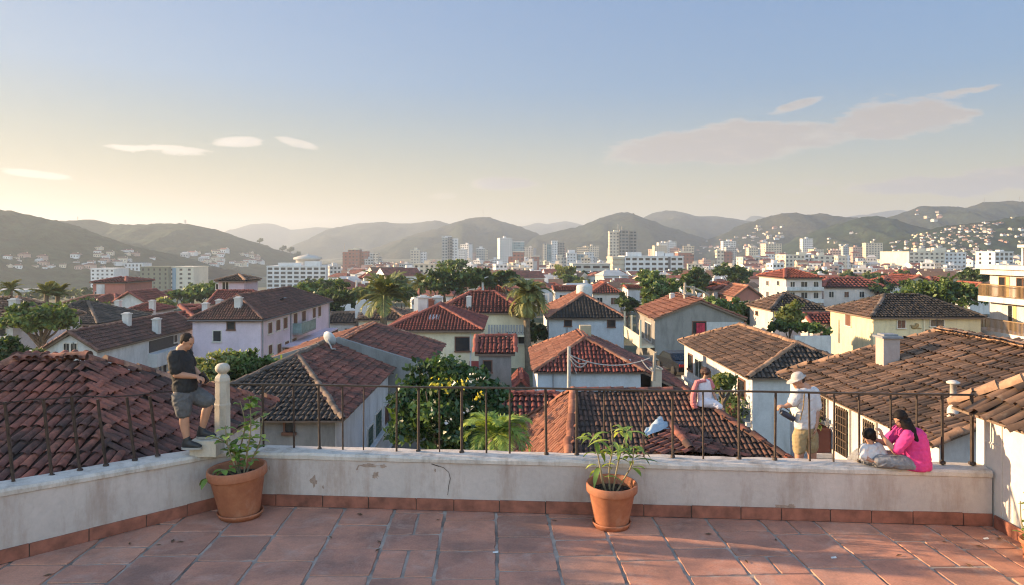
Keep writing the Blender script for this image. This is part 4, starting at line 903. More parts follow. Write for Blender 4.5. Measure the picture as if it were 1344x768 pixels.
ROW=[ # name-label rows: label, px0, px1, py_eave, py_ridge, Y, depth, wall, roof, axis, hips
 ('white gable end with maroon roof slopes, left middle distance behind slit windowed house',148,190,397,384,120,9,'white','maroon','y',0,0),
 ('low maroon roof with two white chimneys in front of the white gable end',158,198,410,398,105,8,'white','maroon','x',2,2),
 ('low maroon roof left of the white gable end beside the salmon block',108,152,398,387,135,9,'pinkw','maroon','x',2.5,2.5),
 ('orange tiled cottage half hidden behind the spreading left tree',82,120,398,388,140,9,'pinkw','orange','x',2.5,0),
 ('pale pink house with orange roof left of the round dense tree',190,226,389,383,150,10,'cream','orange','x',3,3),
 ('maroon hip roof in shade just left of the lilac pink house',196,262,423,402,75,9,'white','maroon','x',4,4),
 ('cream cottage with salmon hip roof behind the date palm trunk',467,534,420,404,95,9,'cream','brown','x',3,3),
 ('brown straw coloured shed roofs right of the lilac pink house',428,467,424,411,100,6,'pinkw','brown','x',0,0),
 ('white house with red hip roof right of the centre trees',625,672,384,373.5,125,9,'white','redbright','x',3,3),
 ('salmon gable house with red roof behind the dark steep roof',776,817,385,372,125,10,'pinkw','redbright','y',2.5,3),
 ('white house with long low red roof before the two tier office',727,768,382,376,140,8,'bluish','redbright','x',0,0),
 ('white box house with red strip roof beside the round garden trees',823,851,379,375,145,8,'white','redbright','x',0,0),
 ('small house with bright red pyramid roof behind the hedge trees',935,975,381,371,130,8,'pinkw','redbright','x',4,4),
 ('orange red sunlit roof with grey side wall, left of three storey villa',963,1001,390,376,120,9,'salmon','orange','y',0,0),
 ('long white house with maroon hip roofs and arched windows right of villa',1080,1164,378,366,150,10,'pinkw','maroon','x',3,3),
 ('house with bright red hip roof above the left part of the wide tree',1155,1196,375,364,170,10,'white','redbright','x',4,4),
 ('white gable house with red roof over the wide spreading tree',1186,1226,372,363,175,12,'white','redbright','y',0,0),
 ('low red roofed house right of the white gable above the wide tree',1222,1250,370,365,180,8,'pinkw','redbright','x',2,2),
 ('orange tiled roof squeezed between the wide tree and the balcony flats',1272,1304,386,372,140,10,'white','redbright','y',0,3),
 ('red roofed cottage far right middle between villa and tall flats',1108,1140,372,364,190,9,'pinkw','redbright','x',3,3),
 ('long pale house with red roof below the centre skyline, right of tall palm',700,740,379,373,180,8,'white','maroon','x',2,2),
 ('white cottage with red lid roof left of the date palm top',448,482,379,374,190,9,'white','redbright','x',2,2),
 ('white gabled hall with grey roof behind the date palm',506,540,374,366,200,14,'white','maroon','y',0,0),
 ('long red roof before the reddish tower, behind the light green trees',470,515,366,359,230,9,'pinkw','redbright','x',2,2),
]
for q,(lab,a,b,pe,pr,Y,dp,wl,rf,ax,h0,h1) in enumerate(ROW):
    h=house('tiled_house',lab,XZ(a,Y),XZ(b,Y),Y,Y+dp,ZZ(pe,Y),ZZ(pr,Y+(dp/2 if ax=='x' else h0)),WALLM[wl],rf,ax,h0,h1,pu=.45 if Y<150 else .8,pv=.6 if Y<150 else 1.1,seed=50+q,geo=True,jit=.6,ov=.3)
    i=I(h); y=i['wy0']; w_=i['wx1']-i['wx0']; rn=np.random.default_rng(q); n=max(2,int(w_/2.6)); ze=ZZ(pe,Y)
    for k_ in range(n):
        if rn.random()<.15: continue
        window(h,(i['wx0']+w_*(k_+.5)/n,y,ze-1.35),'front',.9,1.15,'plain' if rn.random()<.6 else 'shutter')
    for k_ in range(2): window(h,(i['wx0'] if a>600 else i['wx1'],y+dp*(.25+.4*k_),ze-1.35),'left' if a>600 else 'right',.9,1.15,'plain')
    if q in (1,): 
        for px in (155,200): chimney(I(h)['roof'],(XZ(px,106),106,ze+.1),.7,1.4)
# curly white gable beside the palm
m=MB(); Y=88; cc=[]
pts=[(466,418),(466,402),(470,395),(478,393),(482,397),(480,405),(482,410),(478,414),(474,409),(470,410),(468,418)]
m.prism([P(a,b,Y) for a,b in pts],(0,.5,0)); tag(m.build('curved_gable',CHW,fixn=True),'white curly topped gable wall left of the date palm trunk','gable wall')
# street wall of left field
m=MB(); m.box(XZ(-40,230),XZ(62,230),230,236,ZG,ZZ(383,230)); tag(m.build('long_shed',WALLM['white']),'long low white shed across the field at far left','shed')
# unseen tall house, added off-picture to keep the left of the terrace in shade
hN=house('tiled_house','unseen tall white house added left of the picture to shade the terrace corner',-22,-14.3,7,15.5,2.6,4.4,WALLM['white'],'red','y',3,3,pu=.3,pv=.45,seed=77)
# ------------------------------------------------------------------ mid-rise blocks with real floors and windows
BK=2.05
def block(label,px0,px1,pyt,Y,dp,wall,floors,bf,bl=0,style='plain',top=None,bands=False,ww=.55,wh=.5,bandmat=None,name='apartment_block',cat='apartment block',leftside=True,fh=None):
    Y=Y*BK; dp=dp*1.6
    x0,x1=XZ(px0,Y),XZ(px1,Y); zt=ZZ(pyt,Y); root=thing(name,label,cat,((x0+x1)/2,Y+dp/2,gz(Y,x0)))
    m=MB(); m.box(x0,x1,Y,Y+dp,gz(Y,x0),zt); m.box(x0-.25,x1+.25,Y-.25,Y+dp+.25,zt,zt+.5); m.build('wall',wall,root)
    fh=fh or 3.15*max(1,Y/620.0)
    vis=min(20,int((zt-ZZ(385,Y))/fh)+1); cnt=0
    fm=win_mesh((x1-x0)/bf*ww,fh*wh,style)
    for f in range(vis):
        z=zt-fh*(f+.5)
        for q in range(bf):
            if cnt<60:
                window(root,(x0+(x1-x0)*(q+.5)/bf,Y,z),'front',(x1-x0)/bf*ww,fh*wh,style); cnt+=1
        if bl:
            xs_=x0 if leftside else x1
            for q in range(bl):
                if cnt<95:
                    window(root,(xs_,Y+dp*(q+.5)/bl,z),'left' if leftside else 'right',min(dp/bl*ww,2.4),fh*wh,style); cnt+=1
    if bands:
        m=MB()
        for f in range(vis+1):
            z=zt-fh*f; m.box(x0-.9,x1+.003,Y-.9,Y+dp-.3,z-.95 if f else z-.35,z+.12)
        m.build('balcony_band',bandmat or wall,root)
    if top:
        m=MB()
        for (a,b,t_) in top: m.box(XZ(a,Y+2),XZ(b,Y+2),Y+2,Y+min(dp-1,7),zt+.5,ZZ(t_,Y+2))
        m.build('roof_plant',wall,root)
    return root
WH2=mat_wall('block_white',(.66,.66,.66),.25,scale=.15); CR2=mat_wall('block_cream',(.64,.58,.47),.25,scale=.15); GY2=mat_wall('block_grey',(.46,.45,.42),.3,scale=.15)
block('wide white apartment block with tiers of dark balconies, left of centre beyond the round trees',350,428,350,270,14,WH2,8,9,2,'dark',[(365,395,345),(400,420,343)],bands=False,ww=.66)
m=MB(); q=Vector((XZ(404,575),575,ZZ(345,575))); m.lathe([(9,-2),(9,2.4),(10.8,2.6),(10.8,4.0),(6,5.4),(.6,6.4),(0,8.6)],q,20); o=m.build('rooftop_pavilion',GY2,[x for x in bpy.data.objects if x.name.startswith('apartment_block') and x.parent is None][0])
block('pale office block with dark strip windows and planted roof, centre right below the skyline',752,801,347,215,16,GY2,6,4,0,'dark',None,ww=.7,wh=.38)
block('two tier white office wing with blue glass band, left end of the pale office block',722,752,366,215,12,WH2,4,2,2,'plain',None,ww=.8,wh=.5)
rA=block('long white hospital like block with sunlit banded left end, behind the garden trees',820,897,337,235,18,WH2,7,9,0,'dark',[(823,842,331),(862,872,330),(873,884,332)],ww=.62,wh=.42)
def bandend(m):
    Yb=235*BK
    for f in range(8):
        z=ZZ(337,Yb)-f*3.15; m.box(XZ(803.5,Yb+1),XZ(819.8,Yb),Yb,Yb+30,z-1.5,z)
    m.box(XZ(804.5,Yb),XZ(819.5,Yb),Yb+.8,Yb+29,gz(Yb),ZZ(338,Yb))
part(rA,'banded_end',mat_wall('band_cream',(.55,.48,.38),.3,scale=.2),bandend)
def dkstrip(m):
    Yb=235*BK; m.box(XZ(877,Yb),XZ(880,Yb),Yb-.5,Yb-.05,gz(Yb),ZZ(337,Yb))
part(rA,'dark_fin',mat_plain('fin_dark',(.12,.11,.11),.8),dkstrip)
block('tall cream apartment block with rows of balconies, right side before the hillside town',1193,1240,331,300,30,CR2,10,7,0,'plain',[(1203,1216,326),(1226,1242,325)],ww=.5,wh=.42)
block('pale grey side wing of the tall cream apartment block at right',1240,1268,332,303,26,WH2,10,5,0,'dark',None,ww=.4,wh=.4)
block('cream apartment tower pair member with sunlit left bays, left one',1031,1056,335,330,16,CR2,9,5,2,'plain',[(1048,1058,331)],ww=.5)
block('cream apartment tower pair member with a blank pale right end, right one',1068,1097,336,335,16,CR2,9,4,2,'plain',[(1074,1082,332)],ww=.45)
block('narrow white stair tower between the two cream apartment towers',1056,1068,334,338,12,WH2,9,2,0,'dark')
block('small cream block beside reddish round tower, right of centre skyline',975,1002,338,360,14,CR2,7,5,2,'plain',[(982,992,335)])
block('long low pale block with cream end below the right hillside town',1112,1166,349,330,14,WH2,4,10,2,'dark',ww=.5)
block('white flat block with roof rails behind the balcony flats at far right',1306,1330,331,260,14,WH2,7,4,2,'dark',[(1312,1318,328)])
# left hillside foot blocks
block('olive green tinted block with blue stripes and white edge, left behind the round tree',184,221,351,255,16,mat_wall('olive_render',(.16,.17,.12),.3,scale=.2),9,5,0,'dark',ww=.3,wh=.5)
rB=block('cream and blue striped narrow tower adjoining the olive green block',221,254,351,257,16,CR2,9,3,0,'dark',ww=.3,wh=.4)
part(rB,'blue_stripe',mat_plain('blue_panel',(.12,.25,.36),.4),lambda m:m.box(XZ(226.5,257*BK),XZ(231,257*BK),257*BK-.5,257*BK-.05,gz(257*BK,-230),ZZ(352,257*BK)))
block('white corner apartment block at the foot of the left hill above the salmon house',119,150,353,330,16,WH2,8,5,0,'dark',ww=.4,wh=.4)
block('white terrace of flats on the lower slope of the left hill',158,187,346,420,14,WH2,6,6,0,'dark',ww=.4)

# slim skyline towers: window grid in the facade material, crown and side pieces as parts
FAC={'grey':mat_facade('facade_grey',(.40,.39,.37),(.07,.08,.09),3.2,3.1,.6,.5),'dark':mat_facade('facade_dark',(.26,.24,.22),(.045,.05,.055),3.4,3.2,.7,.55),
 'red':mat_facade('facade_brick',(.33,.15,.11),(.12,.09,.08),3.4,3.1,.5,.45),'cream':mat_facade('facade_cream',(.58,.50,.40),(.11,.10,.09),3.3,3.1,.5,.45),
 'white':mat_facade('facade_white',(.62,.61,.60),(.12,.13,.14),3.3,3.1,.5,.45),'glass':mat_facade('facade_glass',(.30,.36,.38),(.10,.16,.18),3.0,3.3,.8,.7)}
def tower(label,px0,px1,pyt,Y,fac,crown=(),wings=(),mast=None,dp=None,cat='tower'):
    Y=Y*1.55
    x0,x1=XZ(px0,Y),XZ(px1,Y); zt=ZZ(pyt,Y); dp=dp or (x1-x0); G_=gz(Y,x0); root=thing('tower_block',label,cat,((x0+x1)/2,Y+dp/2,gz(Y,x0)))
    m=MB(); m.box(x0,x1,Y,Y+dp,gz(Y,x0),zt); m.build('shaft',FAC[fac],root,loc=(x0,Y,G_))
    m=MB(); m.box(x0-.3,x1+.3,Y-.3,Y+dp+.3,zt,zt+1.0); 
    for a,b,t_ in crown: m.box(XZ(a,Y),XZ(b,Y),Y+2,Y+dp*.7,zt+1.0,ZZ(t_,Y))
    m.build('crown',CR2 if fac in('cream','red') else WH2,root)
    for a,b,t_,f,dy in wings:
        m=MB(); m.box(XZ(a,Y),XZ(b,Y),Y+dy,Y+dy+dp*.8,G_,ZZ(t_,Y)); m.build('wing',FAC[f],root,loc=(XZ(a,Y),Y,G_))
    if mast:
        m=MB()
        for px,t_ in mast: m.tube([(XZ(px,Y),Y+4,zt),(XZ(px,Y),Y+4,ZZ(t_,Y))],.3,5)
        m.build('mast',mat_plain('mast_grey',(.3,.28,.27),.6),root)
    return root
tower('slim tall grey tower with dark vertical stripe, highest left of centre',580,588,312,520,'grey',[(584,593,310)],[(588.1,593.5,311,'dark',-1.5),(593.6,601,313,'white',1)])
tower('broad dark twin slab tower with masts, tallest on the centre skyline',800,813,305,480,'cream',[(806,812,302)],[(813.1,825,302,'dark',-2),(827,837,304,'dark',6)],[(812,294),(817,297)])
tower('white and grey triple tower left of the tall dark twin tower',724,732,317,620,'white',[],[(713,718,320,'cream',2),(718.2,724,321,'glass',4),(732.2,741,318,'dark',1)])
tower('teal glass framed tower in construction above a red block, centre',671,688,318,640,'glass')
tower('red brick twin stub towers standing below the teal glass tower',673,688,331,430,'red',[],[(667,672.8,337,'red',2)])
tower('long low red brick block right of the red stub towers',697,708,337,470,'red',[],[(688.5,697,339,'white',3)])
tower('pale stepped tower with small pinnacle, between the reddish block and tall grey tower',539,551,329,560,'cream',[(543,547,325)],[(551.2,559,331,'white',3)])
tower('wide reddish brown apartment tower with crane, left of centre',457,472,328,470,'red',[(463,470,325.5)],[(449,456.8,331,'red',2),(472.2,482,330,'red',3)],[(451,319)])
tower('cream slab with sunlit side right behind the wide reddish tower',482,490,333,560,'grey',[],[(490.2,496,332,'cream',1),(496.2,500,337,'grey',3)])
tower('small pale tower with dark balconies right of the tall grey tower',625,636,327,600,'grey',[(629,633,323.5)],[(636.2,640,327,'cream',2)])
tower('reddish tower with white roof boxes at right end of the hospital like block',890,908,332,430,'red',[(894,898,330)],[(908.2,912,334,'red',3)])
tower('round fronted pink and red tower with a white cap, right of centre skyline',941,950,330,430,'cream',[(942,947,327)],[(950.2,962,330,'red',1)])
tower('pale lavender office pair with cream tops below the centre hills',744,757,333,520,'white',[(746,755,328)],[(758.5,767,334,'glass',3),(768,780,331,'white',5)])
tower('small cream and grey stub tower before the lavender office pair',731,738,336,430,'cream',[],[(738.2,744,338,'grey',2)])
tower('hazy distant slab standing at the foot of the antenna hill',604,612,331,900,'white')
tower('pale cream block pair half hidden beside long low pale block at right',1100,1112,337,420,'cream',[],[(1112.2,1119,335,'white',4)])

# balcony flats at the right picture edge: the long face looks left, its far corner at column 1298
XF=45.0; YA,YB=52.0,69.6
root=thing('balcony_flats','ochre and white balcony flats with brown railings, cut by the right picture edge','apartment block',(XF+6,60,ZG))
WY=mat_wall('wall_ochre',(.62,.45,.20),.2)
zt=ZZ(353,YB); yq=lambda px:F*XF/(px-CX)
m=MB(); m.box(XF,XF+12,YA,YB,ZG,zt); m.build('wall',mat_wall('wall_warm_white2',(.58,.54,.5)),root)
m=MB(); m.box(XF-.9,XF+12.4,YA-.4,YB+.8,zt+.003,zt+.38); m.box(XF-.6,XF+12.2,YA-.2,YB+.5,zt-.5,zt-.003); m.build('roof_slab',CHW,root)
for z,out,ya,yb in ((-.75,1.1,YA,YB+.05),(-3.75,2.1,YA,YB+.5)):
    m=MB(); m.box(XF-out,XF-.003,ya,yb,z-.5,z); b=m.build('balcony',CHW,root); m=MB()
    for y in np.arange(ya+.05,yb-.05,.16): m.box(XF-out+.04,XF-out+.08,y,y+.045,z,z+1.05)
    for x in np.arange(XF-out+.05,XF,.16): m.box(x,x+.045,yb-.09,yb-.05,z,z+1.05)
    m.box(XF-out+.02,XF-out+.1,ya,yb-.03,z+1.05,z+1.13); m.box(XF-out+.1,XF,yb-.11,yb-.03,z+1.05,z+1.13); m.build('balcony_railing',mat_plain('brown_rail',(.24,.15,.07),.6),b)
for (a,b_,z0,z1) in ((1311,1325,-.75,1.1),(1323,1334,-3.75,-1.3),(1313,1327,-6.8,-4.3)):
    m=MB(); m.box(XF-.06,XF-.004,yq(b_),yq(a),z0+.01,z1); m.build('ochre_panel',WY,root)
for (a,b_,z0,z1,s_) in ((1313,1320,-.7,1.0,'dark'),(1324.5,1330,-3.7,-1.5,'plain'),(1314.5,1324,-6.6,-4.8,'plain'),(1336,1343,-.7,1.0,'dark')): window(root,(XF-.065,(yq(a)+yq(b_))/2,(z0+z1)/2),'left',yq(a)-yq(b_),z1-z0,s_)
part(root,'canopy',CHW,lambda m:m.box(XF-2.6,XF-.003,YA,yq(1329),-5.5,-5.1))
part(root,'corner_post',mat_plain('mast_grey',(.3,.28,.27),.6),lambda m:m.tube([(XF-2.0,YB+.3,ZG),(XF-2.0,YB+.3,-4.25)],.11,8))
m=MB()
for y in (yq(1327),yq(1333),yq(1340)): m.box(XF+1,XF+1.24,y-.12,y+.12,zt+.38,zt+2.0)
m.box(XF+.7,XF+6,YA+2,yq(1325),zt+2.0,zt+2.25); m.build('roof_pergola',CHW,root)
ob=house('outbuilding','pale low outbuilding with dark openings between the yellow house and balcony flats',42.0,44.6,71,75,-4.7,-4.2,WALLM['pinkw'],'brown','x',0,0,pu=.4,pv=.5,seed=91,ov=.2)
i=I(ob); 
for a,b in ((42.4,43.0),(43.5,44.1)): window(ob,((a+b)/2,i['wy0'],-5.3),'front',.7,.6,'plain')

# ------------------------------------------------------------------ the crowded middle distance: shared meshes, one object per building
rs=random.Random(21)
def mini(kind,k_):
    m=MB(); r_=random.Random(k_)
    if kind=='low':
        w_,d_,h_,rh=8,7,4.2,1.5; m.box(-w_/2,w_/2,-d_/2,d_/2,0,h_); o_=.35
        A=[(-w_/2-o_,-d_/2-o_,h_),(w_/2+o_,-d_/2-o_,h_),(w_/2+o_,d_/2+o_,h_),(-w_/2-o_,d_/2+o_,h_)]; hp=r_.choice([0,2,2.8]); 
        a,b=(-w_/2-o_+hp,0,h_+rh),(w_/2+o_-hp,0,h_+rh)
        m.poly([A[0],A[1],b,a],1,(.5,0,0,1)); m.poly([A[2],A[3],a,b],1,(.5,0,0,1)); m.poly([A[1],A[2],b],1 if hp else 0,(.5,0,0,1)); m.poly([A[3],A[0],a],1 if hp else 0,(.5,0,0,1))
        for x in (-2.6,0,2.6): m.box(x-.45,x+.45,-d_/2-.05,-d_/2-.01,1.6,2.9,2); m.box(x-.55,x+.55,-d_/2-.08,-d_/2-.01,1.4,1.58,0)
        for y in (-1.6,1.6): m.box(-w_/2-.05,-w_/2-.01,y-.45,y+.45,1.6,2.9,2)
        m.box(2,2.7,.6,1.3,h_,h_+2,0)
    else:
        w_,d_=r_.choice([(9,8),(12,9),(14,10)]) if kind=='mid' else r_.choice([(13,12),(16,12),(20,13)]); fl=r_.choice([3,4,5]) if kind=='mid' else r_.choice([8,9,10,12]); h_=fl*3
        m.box(-w_/2,w_/2,-d_/2,d_/2,0,h_); m.box(-w_/2-.2,w_/2+.2,-d_/2-.2,d_/2+.2,h_,h_+.4); m.box(-1.5,2,0,3,h_+.4,h_+2.6)
        n=int(w_/3)
        for f in range(fl):
            for q in range(n): x=-w_/2+w_*(q+.5)/n; m.box(x-.8,x+.8,-d_/2-.05,-d_/2-.01,f*3+.9,f*3+2.3,2)
            for q in range(2): y=-d_/2+d_*(q+.5)/2; m.box(-w_/2-.05,-w_/2-.01,y-.7,y+.7,f*3+.9,f*3+2.3,2)
    return m
WT=[mat_plain('far_white',(.64,.62,.6),.9,0,.1,.2),mat_plain('far_cream',(.6,.5,.38),.9,0,.1,.2),mat_plain('far_pink',(.5,.32,.26),.9,0,.1,.2),mat_plain('far_grey',(.42,.41,.4),.9,0,.1,.2)]
RT=[ROOFM['red'],ROOFM['brown'],mat_plain('far_roof_grey',(.4,.38,.36),.9,0,.2,.4)]
MINI={'low':[],'mid':[],'tall':[]}
for kind in MINI:
    for q in range(8):
        o=mini(kind,q).build('far_house',[WT[q%4 if kind!='low' else (0,0,1,0,1,2,0,3)[q]],RT[(0,0,1,0,1,0,0,2)[q]],GLASS]); MINI[kind].append(o.data); bpy.data.objects.remove(o)
KEEP=[] 
def put(kind,name,label,cat,group,x,y,z,s,rz=None,q=None):
    o=bpy.data.objects.new(name,MINI[kind][rs.randrange(8) if q is None else q]); COL.objects.link(o); o.location=(x,y,z); o.scale=(s,s,s*rs.uniform(.85,1.15))
    o.rotation_euler=(0,0,rs.uniform(-.5,.5) if rz is None else rz); return tag(o,label,cat,group)
cells=set()
n=0
for t_ in range(5000):
    if n>=48: break
    Y=rs.uniform(140,235); px=rs.uniform(440,1300); x=XZ(px,Y)
    if any(x0-6<x<x1+6 and y0-6<Y<y1+6 for x0,x1,y0,y1 in FOOT) or any(x0-1<x<x1+1 and y1<Y<y1+26 and False for x0,x1,y0,y1 in FOOT): continue
    FOOT.append((x-4,x+4,Y-4,Y+4)); n+=1
    put('low','town_house','pale walled house with clay roof wedged between gardens just beyond the near streets','house','houses between gardens beyond the near streets',x,Y,gz(Y,x)-.6,rs.uniform(.75,1.1))
n=0
for t_ in range(4000):
    if n>=260: break
    Y=rs.uniform(200,560); px=rs.uniform(380,1330); 
    if px<446: continue
    x=XZ(px,Y); c=(int(x/9),int(Y/9))
    if c in cells: continue
    if any(abs(x-XZ(q_,y_*BK))<w_ and abs(Y-y_*BK)<30 for q_,y_,w_ in ((760,217,26),(850,243,30),(1230,313,36),(1065,340,36),(988,366,16),(1140,336,26),(388,277,28))): continue
    cells.add(c); n+=1
    put('low','far_house','small low house with tiled roof among the packed roofs of the middle distance','house','packed low houses of the town centre',x,Y,gz(Y,x),rs.uniform(.8,1.25))
n=0
for t_ in range(3000):
    if n>=200: break
    Y=rs.uniform(420,1050); px=rs.uniform(432,1344); x=XZ(px,Y); c=('m',int(x/22),int(Y/22))
    if c in cells: continue
    cells.add(c); n+=1
    put('mid','city_block','small pale flat roofed block in the hazy far town below the hills','building','far flat roofed blocks of the town',x,Y,gz(Y,x),rs.uniform(.45,.95))
n=0
for t_ in range(2000):
    if n>=46: break
    Y=rs.uniform(950,1250); px=rs.uniform(600,1330); x=XZ(px,Y); c=('t',int(x/30),int(Y/40))
    if c in cells: continue
    cells.add(c); n+=1
    put('tall','apartment_tower','hazy apartment tower among the far blocks at the foot of the hills','tower','hazy apartment towers at the foot of the hills',x,Y,gz(Y,x),rs.uniform(.75,1.15))
# hillside houses, set on the slopes where the picture shows them
def hillside(h,box,n_,label,group,smin=.8,smax=1.3,kind='low',fn=None):
    k_=0
    for t_ in range(n_*6):
        if k_>=n_: break
        px=rs.uniform(box[0],box[2]); py=rs.uniform(box[1],box[3])
        if fn and not fn(px,py): continue
        q=hill_hit(h,px,py)
        if q is None: continue
        c=(h,int(q.x/10),int(q.y/10))
        if c in cells: continue
        cells.add(c); k_+=1
        put(kind,'hill_house',label,'house',group,q.x,q.y,q.z-.6,rs.uniform(smin,smax))
G1='houses strewn over the near right hillside'
hillside(13,(1170,285,1300,345),190,'small house among trees on the near right hillside',G1,.38,.75,fn=lambda x,y:y>300-(x-1230)*.16+4 and rs.random()<.4+.6*(x>1195))
hillside(13,(1290,284,1344,320),14,'pale house high on the shaded end of the near right hill',"houses on the shaded end of the near right hill",.5,.8)
hillside(11,(1085,303,1150,330),16,'little white house on the dark round hill, right of centre','houses on the dark round hill',.45,.85)
hillside(9,(885,306,1020,335),42,'tiny pale house on the far slope right of the tall twin tower','houses on the far slope beyond the twin tower',.7,1.2)
hillside(9,(985,298,1030,318),14,'tiny white house high on the hazy slope, right of centre','houses high on the hazy slope',.9,1.4)
hillside(12,(1200,276,1238,292),7,'tiny pale house near the top of the long right ridge','houses near the top of the long right ridge',.9,1.4)
hillside(1,(10,336,200,356),34,'white house at the wooded foot of the left hill','houses at the foot of the left hill',.55,1.2)
hillside(1,(120,328,190,342),6,'single white villa above the others on the left hill','villas higher on the left hill',.8,1.1)
hillside(2,(235,332,345,352),34,'small pale house on the low slope between the two left hills','houses on the low slope of the second left hill',.9,1.6)
n=0
for t_ in range(400):
    if n>=20: break
    Y=rs.uniform(480,850); px=rs.uniform(-10,380); x=XZ(px,Y); c=('l',int(x/16),int(Y/16))
    if c in cells: continue
    cells.add(c); n+=1
    put('mid' if rs.random()<.3 else 'low','field_house','white building scattered in the hazy valley floor at left','building','white buildings on the left valley floor',x,Y,gz(Y,x),rs.uniform(.6,.95))
n=0
for t_ in range(2000):
    if n>=110: break
    Y=rs.uniform(520,800); px=rs.uniform(980,1344); x=XZ(px,Y); c=('r',int(x/11),int(Y/11))
    if c in cells: continue
    cells.add(c); n+=1
    put('low','valley_house','small orange lit house in the crowded strip under the right hills','house','crowded houses under the right hills',x,Y,gz(Y,x)+(Y-560)*.06,rs.uniform(.8,1.4))
n=0
for t_ in range(3000):
    if n>=240: break
    Y=rs.uniform(520,950); px=rs.uniform(430,1010); x=XZ(px,Y); c=('s',int(x/11),int(Y/11))
    if c in cells: continue
    cells.add(c); n+=1
    put('low','small_house','tiny pale house in the hazy belt of roofs under the skyline towers','house','hazy belt of small houses under the towers',x,Y,gz(Y,x),rs.uniform(.8,1.4))
# masts on the ridges
for lab,px,p0,p1,Y,r_ in (('thin tall antenna mast on the central summit',634,287,272,2500,.8),('lattice pylon on the second left ridge',243,297,288,1450,1.0),('slim mast on the second left ridge, left of the pylon',102,290,284,1450,.6),('small mast on the long ridge at far right',1292,269,259,1900,.7),('stub mast on the long right ridge top, right of the other mast',1338,265,258,1900,.7)):
    q=P(px,p0,Y); m=MB(); h_=(p0-p1)/F*Y; m.tube([q-Vector((0,0,8)),q+Vector((0,0,h_))],[r_,r_*.4],5)
    for f in (.5,.7,.85): m.cbox(q+Vector((0,0,h_*f)),(r_*5,r_*.6,r_*.6))
    tag(m.build('antenna_mast',mat_plain('mast_grey',(.3,.28,.27),.6)),lab,'mast')
# ------------------------------------------------------------------ vegetation
LG={'dark':mat_leaf('leaf_dark',[(0,(0.020,0.037,0.013)),(.5,(0.049,0.085,0.026)),(1,(0.124,0.170,0.049))]),'mid':mat_leaf('leaf_mid',[(0,(0.033,0.060,0.017)),(.5,(0.083,0.128,0.033)),(1,(0.198,0.255,0.074))]),
 'light':mat_leaf('leaf_light',[(0,(0.066,0.085,0.025)),(.5,(0.165,0.187,0.058)),(1,(0.330,0.340,0.116))],.3),'gloss':mat_leaf('leaf_glossy',[(0,(0.02,0.04,0.018)),(.5,(0.045,0.09,0.03)),(.9,(0.10,0.17,0.05)),(1,(0.19,0.26,0.06))],.2,.32),
 'palm':mat_leaf('leaf_palm',[(0,(0.083,0.093,0.033)),(.5,(0.148,0.170,0.058)),(1,(0.281,0.272,0.099))],.25),'pot':mat_leaf('leaf_pot',[(0,(0.066,0.119,0.025)),(.5,(0.181,0.272,0.058)),(1,(0.495,0.561,0.132))],.35,.4)}
BARK=mat_plain('bark',(.12,.09,.065),.95,0,.4,4,.6); BARKP=mat_plain('palm_trunk',(.15,.115,.08),.95,0,.45,3,.6)
def leaves(mb,C,size,rng,asp=1.8,val=None,up=.25,mat=0):
    """C: centres (n,3); random leaf quads (two triangles bent) biased outwards"""
    n=len(C); d=rng.normal(size=(n,3)); d[:,2]+=up; d/=np.linalg.norm(d,axis=1)[:,None]
    r=rng.normal(size=(n,3)); a=np.cross(d,r); a/=np.linalg.norm(a,axis=1)[:,None]; b=np.cross(d,a)
    s=size*rng.uniform(.6,1.35,n)[:,None]; l=a*s*asp*.5; w_=b*s*.5; dr=d*s*.12
    V=np.stack([C-l,C+w_-dr*0+d*0,C+l,C-w_],1).reshape(-1,3)
    q=(np.arange(n)*4)[:,None]+np.arange(4)[None]
    v=rng.random(n) if val is None else val
    c=np.zeros((n,4,4)); c[:,:,0]=v[:,None]; c[:,:,3]=1
    mb.add(V,q,mat,c.reshape(-1,4))
def crown_pts(c,rad,nclump,per,rng,cl=.28,flat=0,hollow=.5,lump=.25):
    """clump centres on a lumpy ellipsoid, leaves gathered round each"""
    d=rng.normal(size=(nclump,3)); d/=np.linalg.norm(d,axis=1)[:,None]; d[:,2]=np.where(d[:,2]<-.35,-d[:,2]*.5,d[:,2])
    rr=rng.uniform(hollow,1,nclump)**.6*(1+rng.normal(0,lump*.5,nclump))
    cc=np.array(c)+d*rr[:,None]*np.array(rad)
    k=np.repeat(np.arange(nclump),per); g=rng.normal(size=(nclump*per,3))*.55
    sz=np.array(rad).mean()*cl*rng.uniform(.6,1.4,nclump); p=cc[k]+g*sz[k][:,None]*np.array([1,1,.62])
    base=rng.uniform(.15,.75,nclump)
    v=np.clip(base[k]+rng.normal(0,.13,len(k)),0,1)
    return p,v
